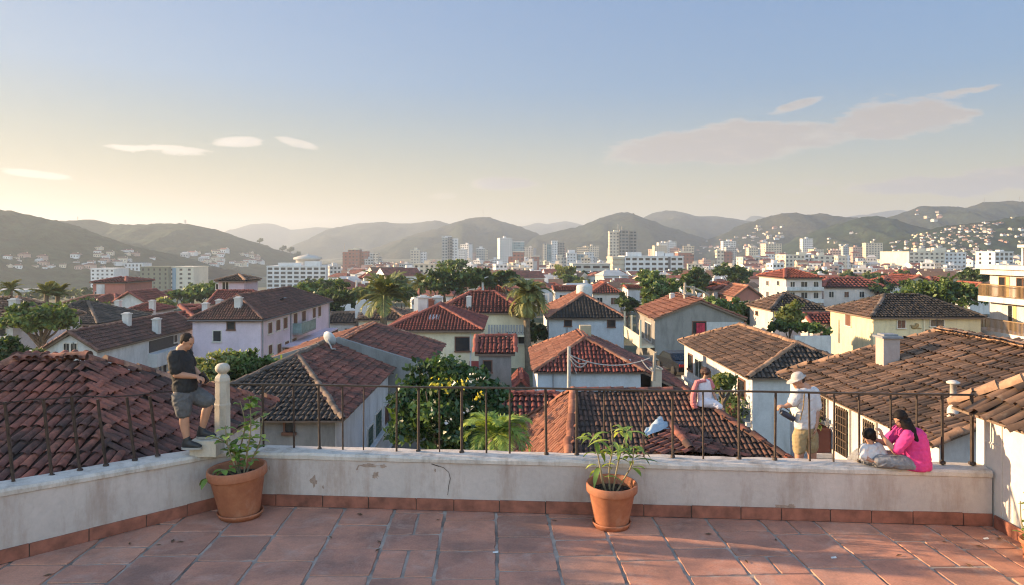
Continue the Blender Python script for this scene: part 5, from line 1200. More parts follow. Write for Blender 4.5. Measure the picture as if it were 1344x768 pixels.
def tree(name,label,px,Y,py_top,py_bot,wpx,leaf,nclump=60,per=45,lsize=None,trunk=True,zg=None,cat='tree',group=None,seed=1,limbs=6,flat=1.0,cl=.28,hollow=.5,lump=.25,dpt=None,lobes=1):
    x=XZ(px,Y); zg=gz(Y,x) if zg is None else zg; zt,zb=ZZ(py_top,Y),ZZ(py_bot,Y); rx=wpx/F*Y/2; rz=(zt-zb)/2; c=Vector((x,Y,(zt+zb)/2)); rng=np.random.default_rng(seed)
    root=thing(name,label,cat,(x,Y,zg),group)
    ls=lsize or max(.10,Y*.0030)
    m=MB()
    for k_ in range(lobes):
        if lobes==1: cc=c; rd=(rx,dpt or rx,rz)
        else:
            an=rng.random()*6.28; f=.48; cc=c+Vector((math.cos(2*math.pi*k_/lobes+an*.2)*rx*f,math.sin(2*math.pi*k_/lobes+an*.2)*rx*f*.8,rng.uniform(-.25,.3)*rz)); rd=(rx*.6,rx*.6,rz*.72)
        p,v=crown_pts(cc,rd,max(6,nclump//lobes),per,rng,cl,hollow=hollow,lump=lump); leaves(m,p,ls,rng,1.7,v)
    m.build('crown',LG[leaf],root)
    if trunk:
        m=MB(); r0=max(.12,rx*.085); top=Vector((x,Y,zb+rz*.6)); m.tube([(x,Y,zg-.3),(x+.1*rx,Y,(zg+zb)/2),tuple(top)],[r0*1.3,r0,r0*.6],8)
        for k_ in range(limbs):
            an=2*math.pi*k_/limbs+rng.random(); s=Vector((x,Y,zb+rz*rng.uniform(-.3,.3))); e=c+Vector((math.cos(an)*rx*.72,math.sin(an)*rx*.72,rz*rng.uniform(-.1,.6))); mid=s.lerp(e,.5)+Vector((0,0,-rz*.12))
            m.tube([s,mid,e],[r0*.55,r0*.35,r0*.1],6)
        m.build('trunk',BARK,root)
    return root
def palm(name,label,px,Y,py_head,frond,nf,zg=ZG,seed=1,tr=.22,droop=1.0,lw=.05,leaf='palm',nl=26,group=None,upmin=-.5):
    x=XZ(px,Y); zh=ZZ(py_head,Y); root=thing(name,label,'palm tree',(x,Y,zg),group); rng=np.random.default_rng(seed)
    m=MB(); hs=np.linspace(zg-.2,zh,14); m.tube([(x+.12*math.sin(h*.5),Y,h) for h in hs],[tr*(1.25-.35*i/13)*(1+.08*(i%2)) for i in range(14)],9); m.build('trunk',BARKP,root)
    h=Vector((x+.12*math.sin(zh*.5),Y,zh))
    for f in range(nf):
        mb=MB(); az=f*2.4+rng.normal(0,.15); el=rng.uniform(upmin,1.25) if f>nf*.15 else rng.uniform(.8,1.4); L=frond*rng.uniform(.8,1.1)
        dirh=Vector((math.cos(az),math.sin(az),0)); pts=[]; p=h.copy(); e=el
        for s in range(9):
            pts.append(p.copy()); p=p+(dirh*math.cos(e)+Vector((0,0,math.sin(e))))*L/8; e-=droop*(.10+.025*s)
        mb.tube(pts,[lw*.55*(1-.1*i) for i in range(9)],4,0,(.7,0,0,1)); val=np.clip(rng.normal(.5,.2),0,1)
        if el<-.2: val=.95
        V=[];C=[]
        for k_ in range(nl):
            t=.12+.88*k_/nl; ii=min(7,int(t*8)); q=pts[ii].lerp(pts[ii+1],t*8-ii); tg=(pts[ii+1]-pts[ii]).normalized(); sd_=tg.cross(Vector((0,0,1))).normalized(); up=sd_.cross(tg)
            ll=L*.30*math.sin(math.pi*min(1,.15+t*.88))**.7+.03
            for sg in (-1,1):
                e_=q+(sd_*sg*.75+tg*.75+up*(.25-.35*rng.random()))*ll*rng.uniform(.85,1.1)+Vector((0,0,-ll*.15)); w_=tg*lw*.55
                V+= [tuple(q-w_),tuple(q.lerp(e_,.5)-w_*1.3+up*.02),tuple(e_),tuple(q.lerp(e_,.5)+w_*1.3+up*.02)]; vv=float(np.clip(val+rng.normal(0,.1),0,1)); C+=[(vv,0,0,1)]*4
        mb.add(V,[(i*4,i*4+1,i*4+2,i*4+3) for i in range(len(V)//4)],0,C); mb.build('frond',LG[leaf],root)
    return root
# near
T6=tree('broadleaf_tree','big dark glossy tree with yellow flower clusters just below the parapet, centre left',590,24,464,650,142,'gloss',190,120,.135,seed=2,limbs=8,cl=.26,lump=.35,lobes=6,hollow=.3)
rng=np.random.default_rng(3); YF=mat_leaf('yellow_flower',[(0,(.35,.32,.03)),(1,(.62,.55,.07))],.3); m=MB()
for (px,py) in ((567,504),(574,505),(590,503),(586,509),(608,505),(625,524),(629,521)):
    c=np.array(P(px,py,22.3)); n=9; m=MB(); m.ball(c,.05,6); leaves(m,c+rng.normal(size=(n,3))*.09,.085,rng,1.3); m.build('flower_cluster',YF,T6)
m=MB()
for (px,py) in ((621,492),(614,536),(588,553),(566,540),(628,497)): leaves(m,np.array(P(px,py,22.2))+rng.normal(size=(5,3))*.08,.09,rng,1.2)
m.build('pale_blossom',mat_leaf('pale_blossom',[(0,(.5,.5,.52)),(1,(.66,.66,.68))],.2),T6)
palm('fern_palm','low bright green feathery palm between the dark tree and the ribbed roof, behind the railing',652,17.5,572,1.05,22,seed=4,tr=.14,droop=1.5,lw=.035,leaf='pot',nl=34,upmin=.1)
tree('bush','sunlit olive bush filling the gap below the lilac pink house',283,31,456,535,72,'light',60,80,.12,trunk=False,seed=5,zg=ZZ(520,31),cat='bush',lobes=3,cl=.3)
tree('bush','darker rounded bush at the right end of the olive bush, behind the stone post',333,32,453,535,70,'mid',60,80,.12,trunk=False,seed=6,zg=ZZ(520,32),cat='bush',lobes=3,cl=.3)
tree('lemon_tree','bright yellow green small tree against the white wall beside the seated woman',949,30,487,527,38,'light',34,60,.13,seed=7,limbs=4,lobes=2)
tree('bush','dark green bush growing under the window box wall, behind the standing man',958,34.5,518,550,30,'dark',20,40,.14,trunk=False,zg=-7,cat='bush',seed=8)
tree('spreading_tree','large spreading tree with visible pale limbs at left',54,58,392,452,88,'mid',80,60,.26,seed=9,limbs=9,lobes=5,lump=.4,cl=.3,hollow=.3)
tree('bush','deep green leafy mass at the left picture edge under the white house',8,42,438,500,56,'dark',60,60,.2,trunk=False,cat='bush',seed=10,zg=-7,lobes=3)
tree('bush','small yellow green bush below the pale parasol at left',46,45,457,480,26,'light',20,40,.17,trunk=False,cat='bush',seed=11,zg=-5)
tree('oak','dense round dark tree left of the small mauve upper storey',252,140,372,405,62,'mid',70,50,.5,seed=12,limbs=4,lobes=4)
tree('round_tree','rounded dark tree over the far end of the lilac pink house, left one',397,118,370,400,48,'mid',60,50,.42,seed=13,limbs=4,lobes=3)
tree('round_tree','largest dark rounded tree right of the lilac pink house, right one',438,112,368,428,58,'dark',80,60,.4,seed=14,limbs=4,lobes=4)
palm('date_palm','tall date palm with dry lower fronds left of centre',505,72,388,3.4,30,seed=15,tr=.32,lw=.2,nl=20,upmin=-.35)
palm('date_palm','shaggy palm with drooping fronds just left of the steep dark roofed house',693,74,388,3.1,34,seed=16,tr=.3,lw=.2,nl=20,droop=1.5)
palm('fan_palm','slim distant palm standing before the centre dark trees',553,120,372,3.0,22,seed=17,tr=.2,lw=.2,nl=18)
tree('broadleaf_tree','sunlit light green tree just left of the date palm',478,120,374,412,44,'light',50,45,.4,seed=18,limbs=4,lobes=3)
tree('broadleaf_tree','dark tree behind the right side of the date palm',527,118,376,412,34,'dark',40,45,.4,seed=19,limbs=3,lobes=2)
tree('round_tree','big dome shaped dark tree in the centre, left of the pair',583,118,348,406,62,'dark',80,60,.42,seed=20,limbs=4,lobes=4)
tree('round_tree','dark dome tree in the centre, right of the pair',624,120,351,402,50,'dark',70,60,.42,seed=21,limbs=4,lobes=3)
tree('broadleaf_tree','grey green tree top behind the centre dome trees, below the tall grey tower',594,210,340,362,34,'mid',30,40,.6,seed=22,limbs=3)
tree('broadleaf_tree','dark tree right of the centre, touching the shaggy palm',664,125,350,388,36,'dark',50,50,.42,seed=23,limbs=3,lobes=2)
tree('bush','dark hedge below the shaggy palm, left of the steep roofed house wall',706,82,420,460,20,'dark',26,40,.3,trunk=False,cat='bush',seed=24)
tree('round_tree','small round garden tree right of the steep dark roofed house',822,112,384,416,34,'dark',44,50,.36,seed=25,limbs=4,lobes=2)
tree('broadleaf_tree','bright topped garden tree, largest before the hospital like block',868,110,362,412,58,'mid',90,60,.38,seed=26,limbs=5,lobes=5)
tree('broadleaf_tree','mid green tree rising behind the largest garden tree',852,135,354,384,40,'mid',50,50,.42,seed=27,limbs=4,lobes=3)
tree('broadleaf_tree','dark tree right of the garden trees under the reddish tower',912,130,352,398,46,'dark',60,55,.42,seed=28,limbs=4,lobes=3)
tree('round_tree','dark round tree standing clear, right of centre middle distance',961,175,346,378,44,'dark',60,50,.5,seed=29,limbs=4,lobes=3)
tree('hedge','tall shaggy olive hedge behind the concrete gable house',944,90,384,436,66,'mid',90,55,.34,seed=30,limbs=4,lobes=5,cat='hedge')
tree('hedge','dark hedge block right of the shaggy olive hedge',985,92,386,440,36,'dark',60,55,.34,seed=31,limbs=3,lobes=3,cat='hedge')
tree('fern_tree','pointed feathery tree in front of the cream cottage',1036,66,398,446,28,'light',46,70,.24,seed=32,limbs=3,cl=.3)
tree('bush','low garden shrub right of the pointed feathery tree',1058,64,424,441,36,'mid',30,45,.24,trunk=False,cat='bush',seed=33,zg=-5)
tree('bush','low garden shrub left of the pointed feathery tree',1022,65,420,442,22,'dark',24,45,.24,trunk=False,cat='bush',seed=34,zg=-5)
tree('spreading_tree','wide flat topped tree with pale limbs behind the large yellow house',1233,88,367,412,112,'mid',130,60,.32,seed=35,limbs=10,lobes=6,lump=.4,hollow=.3)
tree('oak','dark round tree beside the white flat block at far right',1281,165,352,378,40,'dark',50,50,.5,seed=36,limbs=4,lobes=3)
tree('oak','roadside dark tree under the long low pale block at right',1152,215,357,372,36,'dark',40,45,.6,seed=37,limbs=3,lobes=2)
tree('oak','dark tree left of the tall cream apartment block',1182,230,356,370,20,'dark',24,45,.6,seed=38,limbs=3)
tree('broadleaf_tree','planted roof greenery like tree left of the pale office block',742,230,348,368,30,'light',36,45,.6,seed=39,limbs=3)
palm('fan_palm','small palm at far left before the long white shed',15,95,380,2.0,18,seed=40,tr=.25,lw=.2,nl=16)
palm('yucca','tufted yucca beside the spreading left tree, left tuft',62,80,386,1.7,26,seed=41,tr=.25,lw=.22,nl=14,droop=.6,upmin=0)
palm('yucca','tufted yucca beside the spreading left tree, right tuft',77,82,386,1.6,26,seed=42,tr=.25,lw=.22,nl=14,droop=.6,upmin=0)
tree('hedge','dark hedge strip behind the dark grey weathered roof at left',112,120,396,408,44,'dark',34,45,.45,trunk=False,cat='hedge',seed=43,zg=-7)
tree('bush','yellow green shrub between the round dense tree and the mauve storey, in front',215,118,394,412,28,'light',26,45,.42,trunk=False,cat='bush',seed=44)
# town trees between the roofs: three shared crowns
base=[]
for q,(lf,sd_) in enumerate((('dark',61),('mid',62),('dark',63),('light',64))):
    t_=tree('town_tree','green tree crown between roofs in the hazy middle distance',672,100,358,421,73,lf,40,40,.6,seed=sd_,limbs=3,lobes=3)
    t_['group']='trees between the roofs of the far town'; base.append(t_)
zref={}
def treecopy(b,x,y,z,s):
    c=copy_tree(b); c.location=(x,y,z); c.scale=(s,s,s); return c
n=0
for t_ in range(3000):
    if n>=130: break
    Y=rs.uniform(150,620); px=rs.uniform(330,1340) if Y>240 else rs.uniform(430,1340); x=XZ(px,Y); c=(int(x/11),int(Y/11))
    if c in cells: continue
    cells.add(c); n+=1; treecopy(base[rs.randrange(4)],x,Y,gz(Y,x)-1.6,rs.uniform(.5,.95)*(1+Y/2500))
for b_ in base: b_.location=(XZ(rs.uniform(500,1200),300+20*base.index(b_)),300+20*base.index(b_),gz(330)-1.2); b_.scale=(.9,.9,.9)
n=0
for t_ in range(3000):
    if n>=110: break
    Y=rs.uniform(260,850); px=rs.uniform(-20,340); x=XZ(px,Y); c=('f',int(x/12),int(Y/12))
    if c in cells: continue
    cells.add(c); n+=1; o=treecopy(base[rs.choice([1,3,0])],x,Y,gz(Y,x)-2.6,rs.uniform(.55,1.1)); o['label']='soft hazy tree standing on the left valley floor'; o['group']='trees on the left valley floor'; o.name='valley_tree'
# ridge trees on the left hills
for (h,box,lab,grp,nn) in ((2,(332,318,392,338),'dark round tree on the bare lower ridge of the second left hill','trees on the second left ridge',7),):
    for px,py in ((341,320),(381,333),(390,338),(371,331)):
        q=hill_hit(h,px,py+2) or P(px,py,1450); o=treecopy(base[0],q.x,q.y,q.z-3,rs.uniform(1.4,2.0)); o['label']=lab; o['group']=grp; o.name='ridge_tree'

# ------------------------------------------------------------------ poles, dishes, car, parasol
GALV=mat_plain('galvanised',(.35,.35,.34),.5,.4); WOOD=mat_plain('grey_timber',(.3,.26,.21),.9)
def pole(lab,px,py0,py1,Y,r_=.06,mat=GALV,extra=None,name='utility_pole',cat='pole'):
    q=P(px,py1,Y); m=MB(); m.tube([q,P(px+(extra or {}).get('lean',0),py0,Y)],[r_*1.1,r_*.8],8)
    for a,b,c,d in (extra or {}).get('bars',()): m.tube([P(a,b,Y),P(c,d,Y)],r_*.5,6)
    return tag(m.build(name,mat),lab,cat)
pole('grey galvanised pole with slack cables standing on the front eave of the white cable house',747,455,520,35.2,.10)
pole('pale crooked pole with a sprouting top beside the cream chimney',857.5,463,500,35.4,.09,WOOD,{'lean':2,'bars':((859,470,864,473),(859,466,862,462),(856,478,868,484))})
pole('thin post with crooked dead branch on the roof ridge of the concrete gable house',899,371,400,75,.16,WOOD)
pole('crooked bare branch trunk beside the thin post behind the concrete house',911,376,410,78,.22,WOOD,{'lean':-1,'bars':((911,378,900,376),(911,378,923,383),(910,384,907,378),(923,383,930,388))},'dead_tree','dead tree')
pole('white lamp post left of the red hip roof house, centre',633.5,366,392,118,.22,CHW,{'bars':((633.5,366,641,363),)},'street_lamp','street lamp')
pole('lamp post sticking up through the trees behind the dark edged field, left of centre',468,368,384,150,.2,CHW,None,'street_lamp','street lamp')
# cables of the white cable house
m=MB()
def cable(p,q,sag,r_=.018,n=12): 
    p,q=Vector(p),Vector(q); m.tube([p.lerp(q,t/n)+Vector((0,0,-sag*4*(t/n)*(1-t/n))) for t in range(n+1)],r_,5)
a=P(748,466,35.1); b=P(853,470,35.3)
cable(a,b,.42,.03); cable(a,P(770,476,35.1),.2,.03); cable(P(748,470,35.1),P(770,476,35.1),.32,.03); cable(a,P(757,491,35.2),.05); cable(P(842,472,35.5),P(858,488,35.3),.1,.03)
tag(m.build('cable',mat_plain('pale_cable',(.42,.36,.32),.8)),'slack pale cables strung from the grey pole across the white cable house','cable')
# dish on house B ridge
dish=thing('satellite_dish','round white satellite dish perched on the ridge between the black and red slopes','satellite dish',tuple(P(430,456,35)))
q=P(430.5,446,35); M=Matrix.Rotation(R(150),3,'Z')@Matrix.Rotation(R(68),3,'X'); m=MB(); m.lathe([(r_*.8,z_*.8) for r_,z_ in ((0,.0),(.2,.02),(.35,.07),(.47,.15),(.475,.165),(.35,.085),(.2,.035),(0,.015))],q,24,M=M); m.build('dish',mat_plain('dish_white',(.42,.45,.48),.45),dish)
m=MB(); m.tube([q+Vector((0,.0,0)),q+Vector((.1,-.05,-.2)),q+Vector((.2,-.1,-.42))],.035,6); m.tube([q+Vector((.2,-.1,-.42)),q+Vector((.42,-.2,-.42))],.03,6); m.build('bracket',GALV,dish)
# blue-white plastic sheet on roof C
m=MB(); rng=np.random.default_rng(4); N=14; V=[]
A,B,C_,D_=P(845,572,19.85),P(866,552,20.5),P(884,563,20.1),P(850,577,19.65)
for i_ in range(N+1):
    for j_ in range(N+1):
        p=A.lerp(D_,i_/N).lerp(B.lerp(C_,i_/N),j_/N); p=Vector((p.x,p.y,-.77-.36*(22-p.y)+.05+.12*vnoise(i_*.45,j_*.45,3)+.12*math.sin(math.pi*i_/N)*math.sin(math.pi*j_/N))); V.append(tuple(p))
m.add(V,[(i_*(N+1)+j_,i_*(N+1)+j_+1,(i_+1)*(N+1)+j_+1,(i_+1)*(N+1)+j_) for i_ in range(N) for j_ in range(N)],0,smooth=True)
tag(m.build('plastic_sheet',mat_plain('pale_blue_sheet',(.30,.37,.42),.45,0,.2,3)),'crumpled pale blue plastic sheet lying on the ribbed dark roof','plastic sheet')
# pale parasol, left
q=P(46,463,46); par_=thing('parasol','pale grey mushroom shaped garden parasol below the spreading left tree','parasol',(q.x,q.y,-5))
m=MB(); m.lathe([(0,.42),(.25,.40),(.55,.22),(.78,0),(.74,-.03),(0,.1)],(q.x,q.y,ZZ(467,46)),16); m.build('canopy',mat_plain('parasol_cloth',(.42,.4,.38),.9),par_)
m=MB(); m.tube([(q.x,q.y,-5.2),(q.x,q.y,ZZ(464,46))],.04,6); m.build('pole',GALV,par_)
# dark car in the lane
ln_=MB(); ln_.box(8.4,16.5,46.2,60.5,ZG-.2,-5.1); tag(ln_.build('lane',mat_plain('lane_asphalt',(.07,.068,.065),.9,0,.3,1.5)),kind='structure')
cx_,cy_=XZ(890,52),52; car=thing('parked_car','dark car with a red tail lamp parked in the lane beyond the cable house roof','car',(cx_,cy_,-5.1),rz=R(100))
PAINT=mat_plain('car_paint_black',(.012,.013,.016),.25,0,.2,1,spec=.6)
def Lc(p): return tuple(Vector((cx_,cy_,-5.1))+Vector(p))
m=MB(); prof=[(-2.1,.35),(-2.15,.75),(-2.0,.92),(-1.2,1.0),(-.6,1.42),(.7,1.45),(1.5,1.0),(2.1,.95),(2.15,.5),(2.1,.35)]
m.prism([Lc((x,-.85,z)) for x,z in prof],(0,1.7,0)); m.build('body',PAINT,car,fixn=True)
for sx_ in (-1.3,1.3):
    for sy in (-.86,.86):
        m=MB(); m.lathe([(0,-.1),(.31,-.1),(.33,-.05),(.33,.05),(.31,.1),(0,.1)],Lc((sx_,sy,.33)),14,M=Matrix.Rotation(R(90),3,'X')); m.build('wheel',mat_plain('tyre',(.015,.015,.015),.9),car)
m=MB(); m.prism([Lc((x,-.865,z)) for x,z in ((-1.05,1.02),(-.52,1.36),(.62,1.38),(1.25,1.02))],(0,1.73,0)); m.prism([Lc((x,-.7,z)) for x,z in ((-1.22,1.02),(-.66,1.41),(-.62,1.41),(-1.18,1.02))],(0,1.4,0)); m.build('window',GLASS,car,fixn=True)
for sy in (-.65,.65):
    m=MB(); m.cbox(Lc((-2.14,sy,.78)),(.06,.32,.18)); m.build('tail_lamp',mat_plain('lamp_red',(.4,.02,.015),.3),car)
    m=MB(); m.cbox(Lc((2.13,sy,.75)),(.06,.34,.16)); m.build('headlight',mat_plain('lamp_clear',(.6,.6,.6),.2),car)
# roof clutter: litter on the terrace floor
m0=MB(); m0.add([(-.05,0,.004),(0,.018,.012),(.055,.004,.006),(0,-.018,.010)],[(0,1,2,3)],0,(.5,0,0,1)); DRY=mat_plain('dry_leaf',(.11,.06,.03),.9); PAP=mat_plain('paper_scrap',(.6,.58,.55),.9); GRN=mat_plain('green_leaf_scrap',(.12,.16,.04),.8)
lt=m0.build('fallen_leaf',DRY); me=lt.data; bpy.data.objects.remove(lt)
import itertools
def onfloor(px,py): Y=F*CZ/(py-HY); return Vector((XZ(px,Y),Y,.004))
for k_,(px,py) in enumerate(((208,716),(227,711),(237,712),(170,714),(63,756),(498,712),(575,683),(472,676),(496,723),(728,684),(1018,709),(930,702),(980,738),(1240,712),(1272,743),(1180,730),(434,706),(1312,708),(1285,718))):
    o=bpy.data.objects.new('fallen_leaf',me); COL.objects.link(o); o.location=onfloor(px,py); o.rotation_euler=(0,0,k_*1.7); s=.7+.5*((k_*37)%10)/10; o.scale=(s,s,s); tag(o,'curled dry brown leaf lying on the clay terrace tiles','fallen leaf','dry leaves on the terrace tiles')
m1=MB(); m1.add([(-.03,-.02,.003),(.03,-.018,.006),(.035,.02,.014),(-.025,.022,.004)],[(0,1,2,3)]); lt=m1.build('paper_scrap',PAP); me2=lt.data; bpy.data.objects.remove(lt)
for px,py,l_ in ((650,726,'white paper scrap on the terrace floor, centre'),(1094,733,'white paper scrap on the sunlit right floor tiles'),(350,661,'white pebble like scrap beside the left flower pot'),(1294,708,'white paper scrap near the right white wall')):
    o=bpy.data.objects.new('paper_scrap',me2); COL.objects.link(o); o.location=onfloor(px,py); tag(o,l_,'paper scrap')
# ------------------------------------------------------------------ flower pots
def mat_pot():
    k=NT('terracotta'); n1=k.noise(4,6,.7); n2=k.noise(22,4); n3=k.noise(3,5,.7,stretch=(1,1,.5))
    b=k.ramp(n1,0,[(.3,(.26,.085,.04)),(.55,(.34,.125,.06)),(.75,(.40,.17,.09))]); c=k.mix((k.ramp(n3,0,[(.58,(0,0,0)),(.78,(.45,)*3)]),0),(b,0),(.45,.33,.26))
    k.color(k.mix(1.0,c,(k.ramp(n2,0,[(.3,(.9,)*3),(.7,(1.08,)*3)]),0),'MULTIPLY')); k.rough(.75); k.bump((n2,0),.2,.01); return k.m
POT=mat_pot(); SOIL=mat_plain('soil',(.035,.024,.016),.98,0,.6,25,.8)
PSTEM=mat_plain('plant_stem',(.22,.18,.10),.8,0,.3,12)
def pot(label,c,R_,H,tilt=0,az=0):
    root=thing('flower_pot',label,'flower pot',c); T=Matrix.Rotation(az,3,'Z')@Matrix.Rotation(tilt,3,'Y'); c=Vector(c); n=40
    b=R_*.66
    m=MB(); m.lathe([(0,.03),(b*.98,.03),(b,.045),(R_*.90,H*.80),(R_*.905,H*.805),(R_*.985,H*.815),(R_*1.0,H*.83),(R_*1.0,H*.975),(R_*.975,H),(R_*.93,H*.995),(R_*.90,H*.96),(R_*.84,H*.78),(R_*.80,H*.6)],c,n,M=T); m.build('pot_body',POT,root)
    m=MB(); m.lathe([(0,.0),(b*1.02,0),(b*1.17,.055),(b*1.18,.07),(b*1.12,.072),(b*1.05,.03),(0,.028)],c,n); m.build('saucer',POT,root)
    m=MB(); rn=np.random.default_rng(3); prof=[(R_*.82*t,H*.80+rn.normal(0,.006)) for t in (0,.2,.4,.6,.8,1)]; m.lathe(prof,c,n,M=T)
    for _ in range(70):
        a=rn.random()*6.28; r_=R_*.8*math.sqrt(rn.random()); m.ball(c+T@Vector((r_*math.cos(a),r_*math.sin(a),H*.80)),rn.uniform(.008,.026),6)
    m.build('soil',SOIL,root); return root
def leaf_blade(m,p,d,up,L,w,rng,val,curl=.35,n=5):
    """one bent leaf, midrib folded"""
    d=d.normalized(); s=d.cross(up); s=s.normalized() if s.length>1e-4 else Vector((1,0,0)); u=s.cross(d)
    V=[]
    for i in range(n+1):
        t=i/n; q=p+d*L*t*(1-.12*t)-Vector((0,0,1))*curl*L*t*t; ww=w*math.sin(math.pi*min(1,.06+t*.94))**.75*.5
        V+= [tuple(q-s*ww+u*ww*.35),tuple(q),tuple(q+s*ww+u*ww*.35)]
    Fs=[]
    for i in range(n):
        a=i*3; Fs+=[(a,a+1,a+4,a+3),(a+1,a+2,a+5,a+4)]
    m.add(V,Fs,0,(val,0,0,1),True)
def plant(label,base,stems,leafL,leafW,nleaf,seed,spread_leaf=1.0,along=.45,curl=.35,whorl=True,name='potted_plant'):
    root=thing(name,label,'plant',base); rng=np.random.default_rng(seed); base=Vector(base)
    for pts,top_r,nl in stems:
        pts=[base+Vector(p) for p in pts]
        ms=MB(); k_=len(pts); fine=[]
        for i in range(k_-1):
            for s in range(4):
                t=s/4; p0=pts[max(i-1,0)];p1=pts[i];p2=pts[i+1];p3=pts[min(i+2,k_-1)]
                fine.append(.5*((2*p1)+(p2-p0)*t+(2*p0-5*p1+4*p2-p3)*t*t+(3*p1-p0-3*p2+p3)*t**3))
        fine.append(pts[-1]); ms.tube(fine,[.013*(1-.6*i/len(fine)) for i in range(len(fine))],7); st=ms.build('stem',PSTEM,root)
        ml=MB(); N=len(fine)
        for q in range(nl):
            t=1-(rng.random()**1.4)*along if whorl else 1-rng.random()*along
            ii=min(N-2,int(t*(N-1))); p=fine[ii]; ax=(fine[ii+1]-fine[ii]).normalized(); an=q*2.4+rng.normal(0,.3)
            r_=Vector((math.cos(an),math.sin(an),0)); el=rng.uniform(.1,.9)
            d=(r_*spread_leaf+ax*el).normalized(); L=leafL*rng.uniform(.6,1.25)
            p2=p+d*leafL*.12; ms2=None
            leaf_blade(ml,p2,d,Vector((0,0,1)),L,leafW*rng.uniform(.8,1.2),rng,float(np.clip(rng.normal(.5,.25),0,1)),curl*rng.uniform(.3,1.6))
        ml.build('leaf_cluster',LG['pot'],root)
    return root
cL_=(-3.49,9.50,.001); pot('wide terracotta flower pot with chalky marks, standing in the left parapet corner',cL_,.37,.64,R(4),R(200))
cR_=(1.232,9.15,.001); pot('terracotta flower pot standing against the front parapet, right of centre',cR_,.315,.55,R(3),R(-90))
s_=9.15/F
def sx(dx,dy,dz=0): return (dx*s_*1.15,dz,-dy*s_*1.22)
# picture offsets from soil centre (802,640)
plant('thin stemmed plant with long drooping pale green leaves in the right terracotta pot',(cR_[0],cR_[1],.44),[
 ([sx(-6,4),sx(-12,-20),sx(-16,-42,.05),sx(-22,-58,.06)],0,17),([sx(-2,4),sx(-3,-25,-.05),sx(0,-48,-.1),sx(-2,-74,-.1)],0,7),
 ([sx(1,4),sx(6,-18,.05),sx(12,-40,.08),sx(20,-64,.1)],0,18),([sx(4,5),sx(14,-12),sx(22,-30,-.08),sx(24,-50,-.1)],0,16),([sx(-4,5),sx(-11,-10,-.05),sx(-14,-30,-.1)],0,6)],.27,.062,12,4,1.0,.42,.55)
sy_=9.5/F
def sl_(dx,dy,dz=0): return (dx*sy_*1.1,dz,-dy*sy_*1.22)
plant('leggy plant with small oval yellowish leaves in the left terracotta pot',(cL_[0],cL_[1],.52),[
 ([sl_(-2,4),sl_(-6,-20),sl_(-16,-36,-.05),sl_(-28,-44,-.1)],0,20),([sl_(0,4),sl_(-3,-22,.05),sl_(2,-52,.1),sl_(-4,-78,.1)],0,30),([sl_(3,4),sl_(8,-25),sl_(14,-55,-.05),sl_(12,-88,-.05)],0,40),
 ([sl_(-4,4),sl_(-14,-8,-.1),sl_(-26,-6,-.16),sl_(-36,2,-.2)],0,8),([sl_(4,4),sl_(12,-18,.1),sl_(20,-34,.1),sl_(24,-66,.1)],0,16),([sl_(1,4),sl_(-10,-28,-.1),sl_(-14,-56,-.12)],0,16)],.15,.082,12,6,1.0,.75,.35,False)
# plant leaning into the picture at lower right
plant('spindly yellow green plant poking in at the lower right picture edge',(5.72,8.05,.0),[([(0,0,0),(-.06,.02,.2),(-.10,.1,.4),(-.06,.18,.62)],0,14),([(0,0,0),(.0,.05,.2),(-.02,.1,.5),(.02,.15,.85)],0,12)],.13,.05,10,9,1,.8,.4,False)
for o in bpy.data.objects:
    if o.name.startswith('potted_plant') and o['label'].startswith('spindly'): o.name='edge_plant'
pot('small terracotta pot of the spindly plant at the lower right edge',(5.72,8.05,.001),.17,.26).name='flower_pot'
# geraniums in the window box of the brown roofed house
m=MB(); rng=np.random.default_rng(8); leaves(m,np.array((8.0-.25+.02,19.3,-1.02))+rng.normal(size=(160,3))*np.array([.1,.35,.09]),.10,rng,1.3); o=m.build('window_box_plant',LG['mid']); tag(o,'green trailing plant growing in the red window box on the white wall','plant')
m=MB(); leaves(m,np.array((9.9,33.4,-3.9))+rng.normal(size=(500,3))*np.array([.22,.6,.5]),.15,rng,1.4); bp=thing('balcony_plant','dark leafy plant filling the small brown balcony of the hip roofed white house','plant',(9.9,33.4,-4.7)); m.build('foliage',LG['dark'],bp); m=MB(); m.tube([(9.9,33.4,-4.76),(9.92,33.4,-3.9)],.04,6); m.build('stem',PSTEM,bp)

# ------------------------------------------------------------------ people
SKIN=mat_plain('skin_warm',(.40,.21,.135),.55,0,.08,8,spec=.3)
def limb(m,pts,rad,n=12):
    pts=[Vector(p) for p in pts]
    for i,p in enumerate(pts): m.ball(p,rad[i],n)
    m.tube(pts[:2],rad[:2],n)
    for i in range(1,len(pts)-1): m.tube(pts[i:i+2],rad[i:i+2],n)
def hull_loft(m,secs,n=18):
    """closed loft through elliptical sections (centre, half-vector a, half-vector b)"""
    V=[]
    for c,a,b in secs:
        c,a,b=Vector(c),Vector(a),Vector(b)
        for j in range(n):
            t=2*math.pi*j/n; V.append(tuple(c+a*math.cos(t)+b*math.sin(t)))
    k_=len(secs); m.add(V,[(i*n+j,i*n+(j+1)%n,(i+1)*n+(j+1)%n,(i+1)*n+j) for i in range(k_-1) for j in range(n)],smooth=True)
    m.add(V[:n],[tuple(reversed(range(n)))]); m.add(V[-n:],[tuple(range(n))])
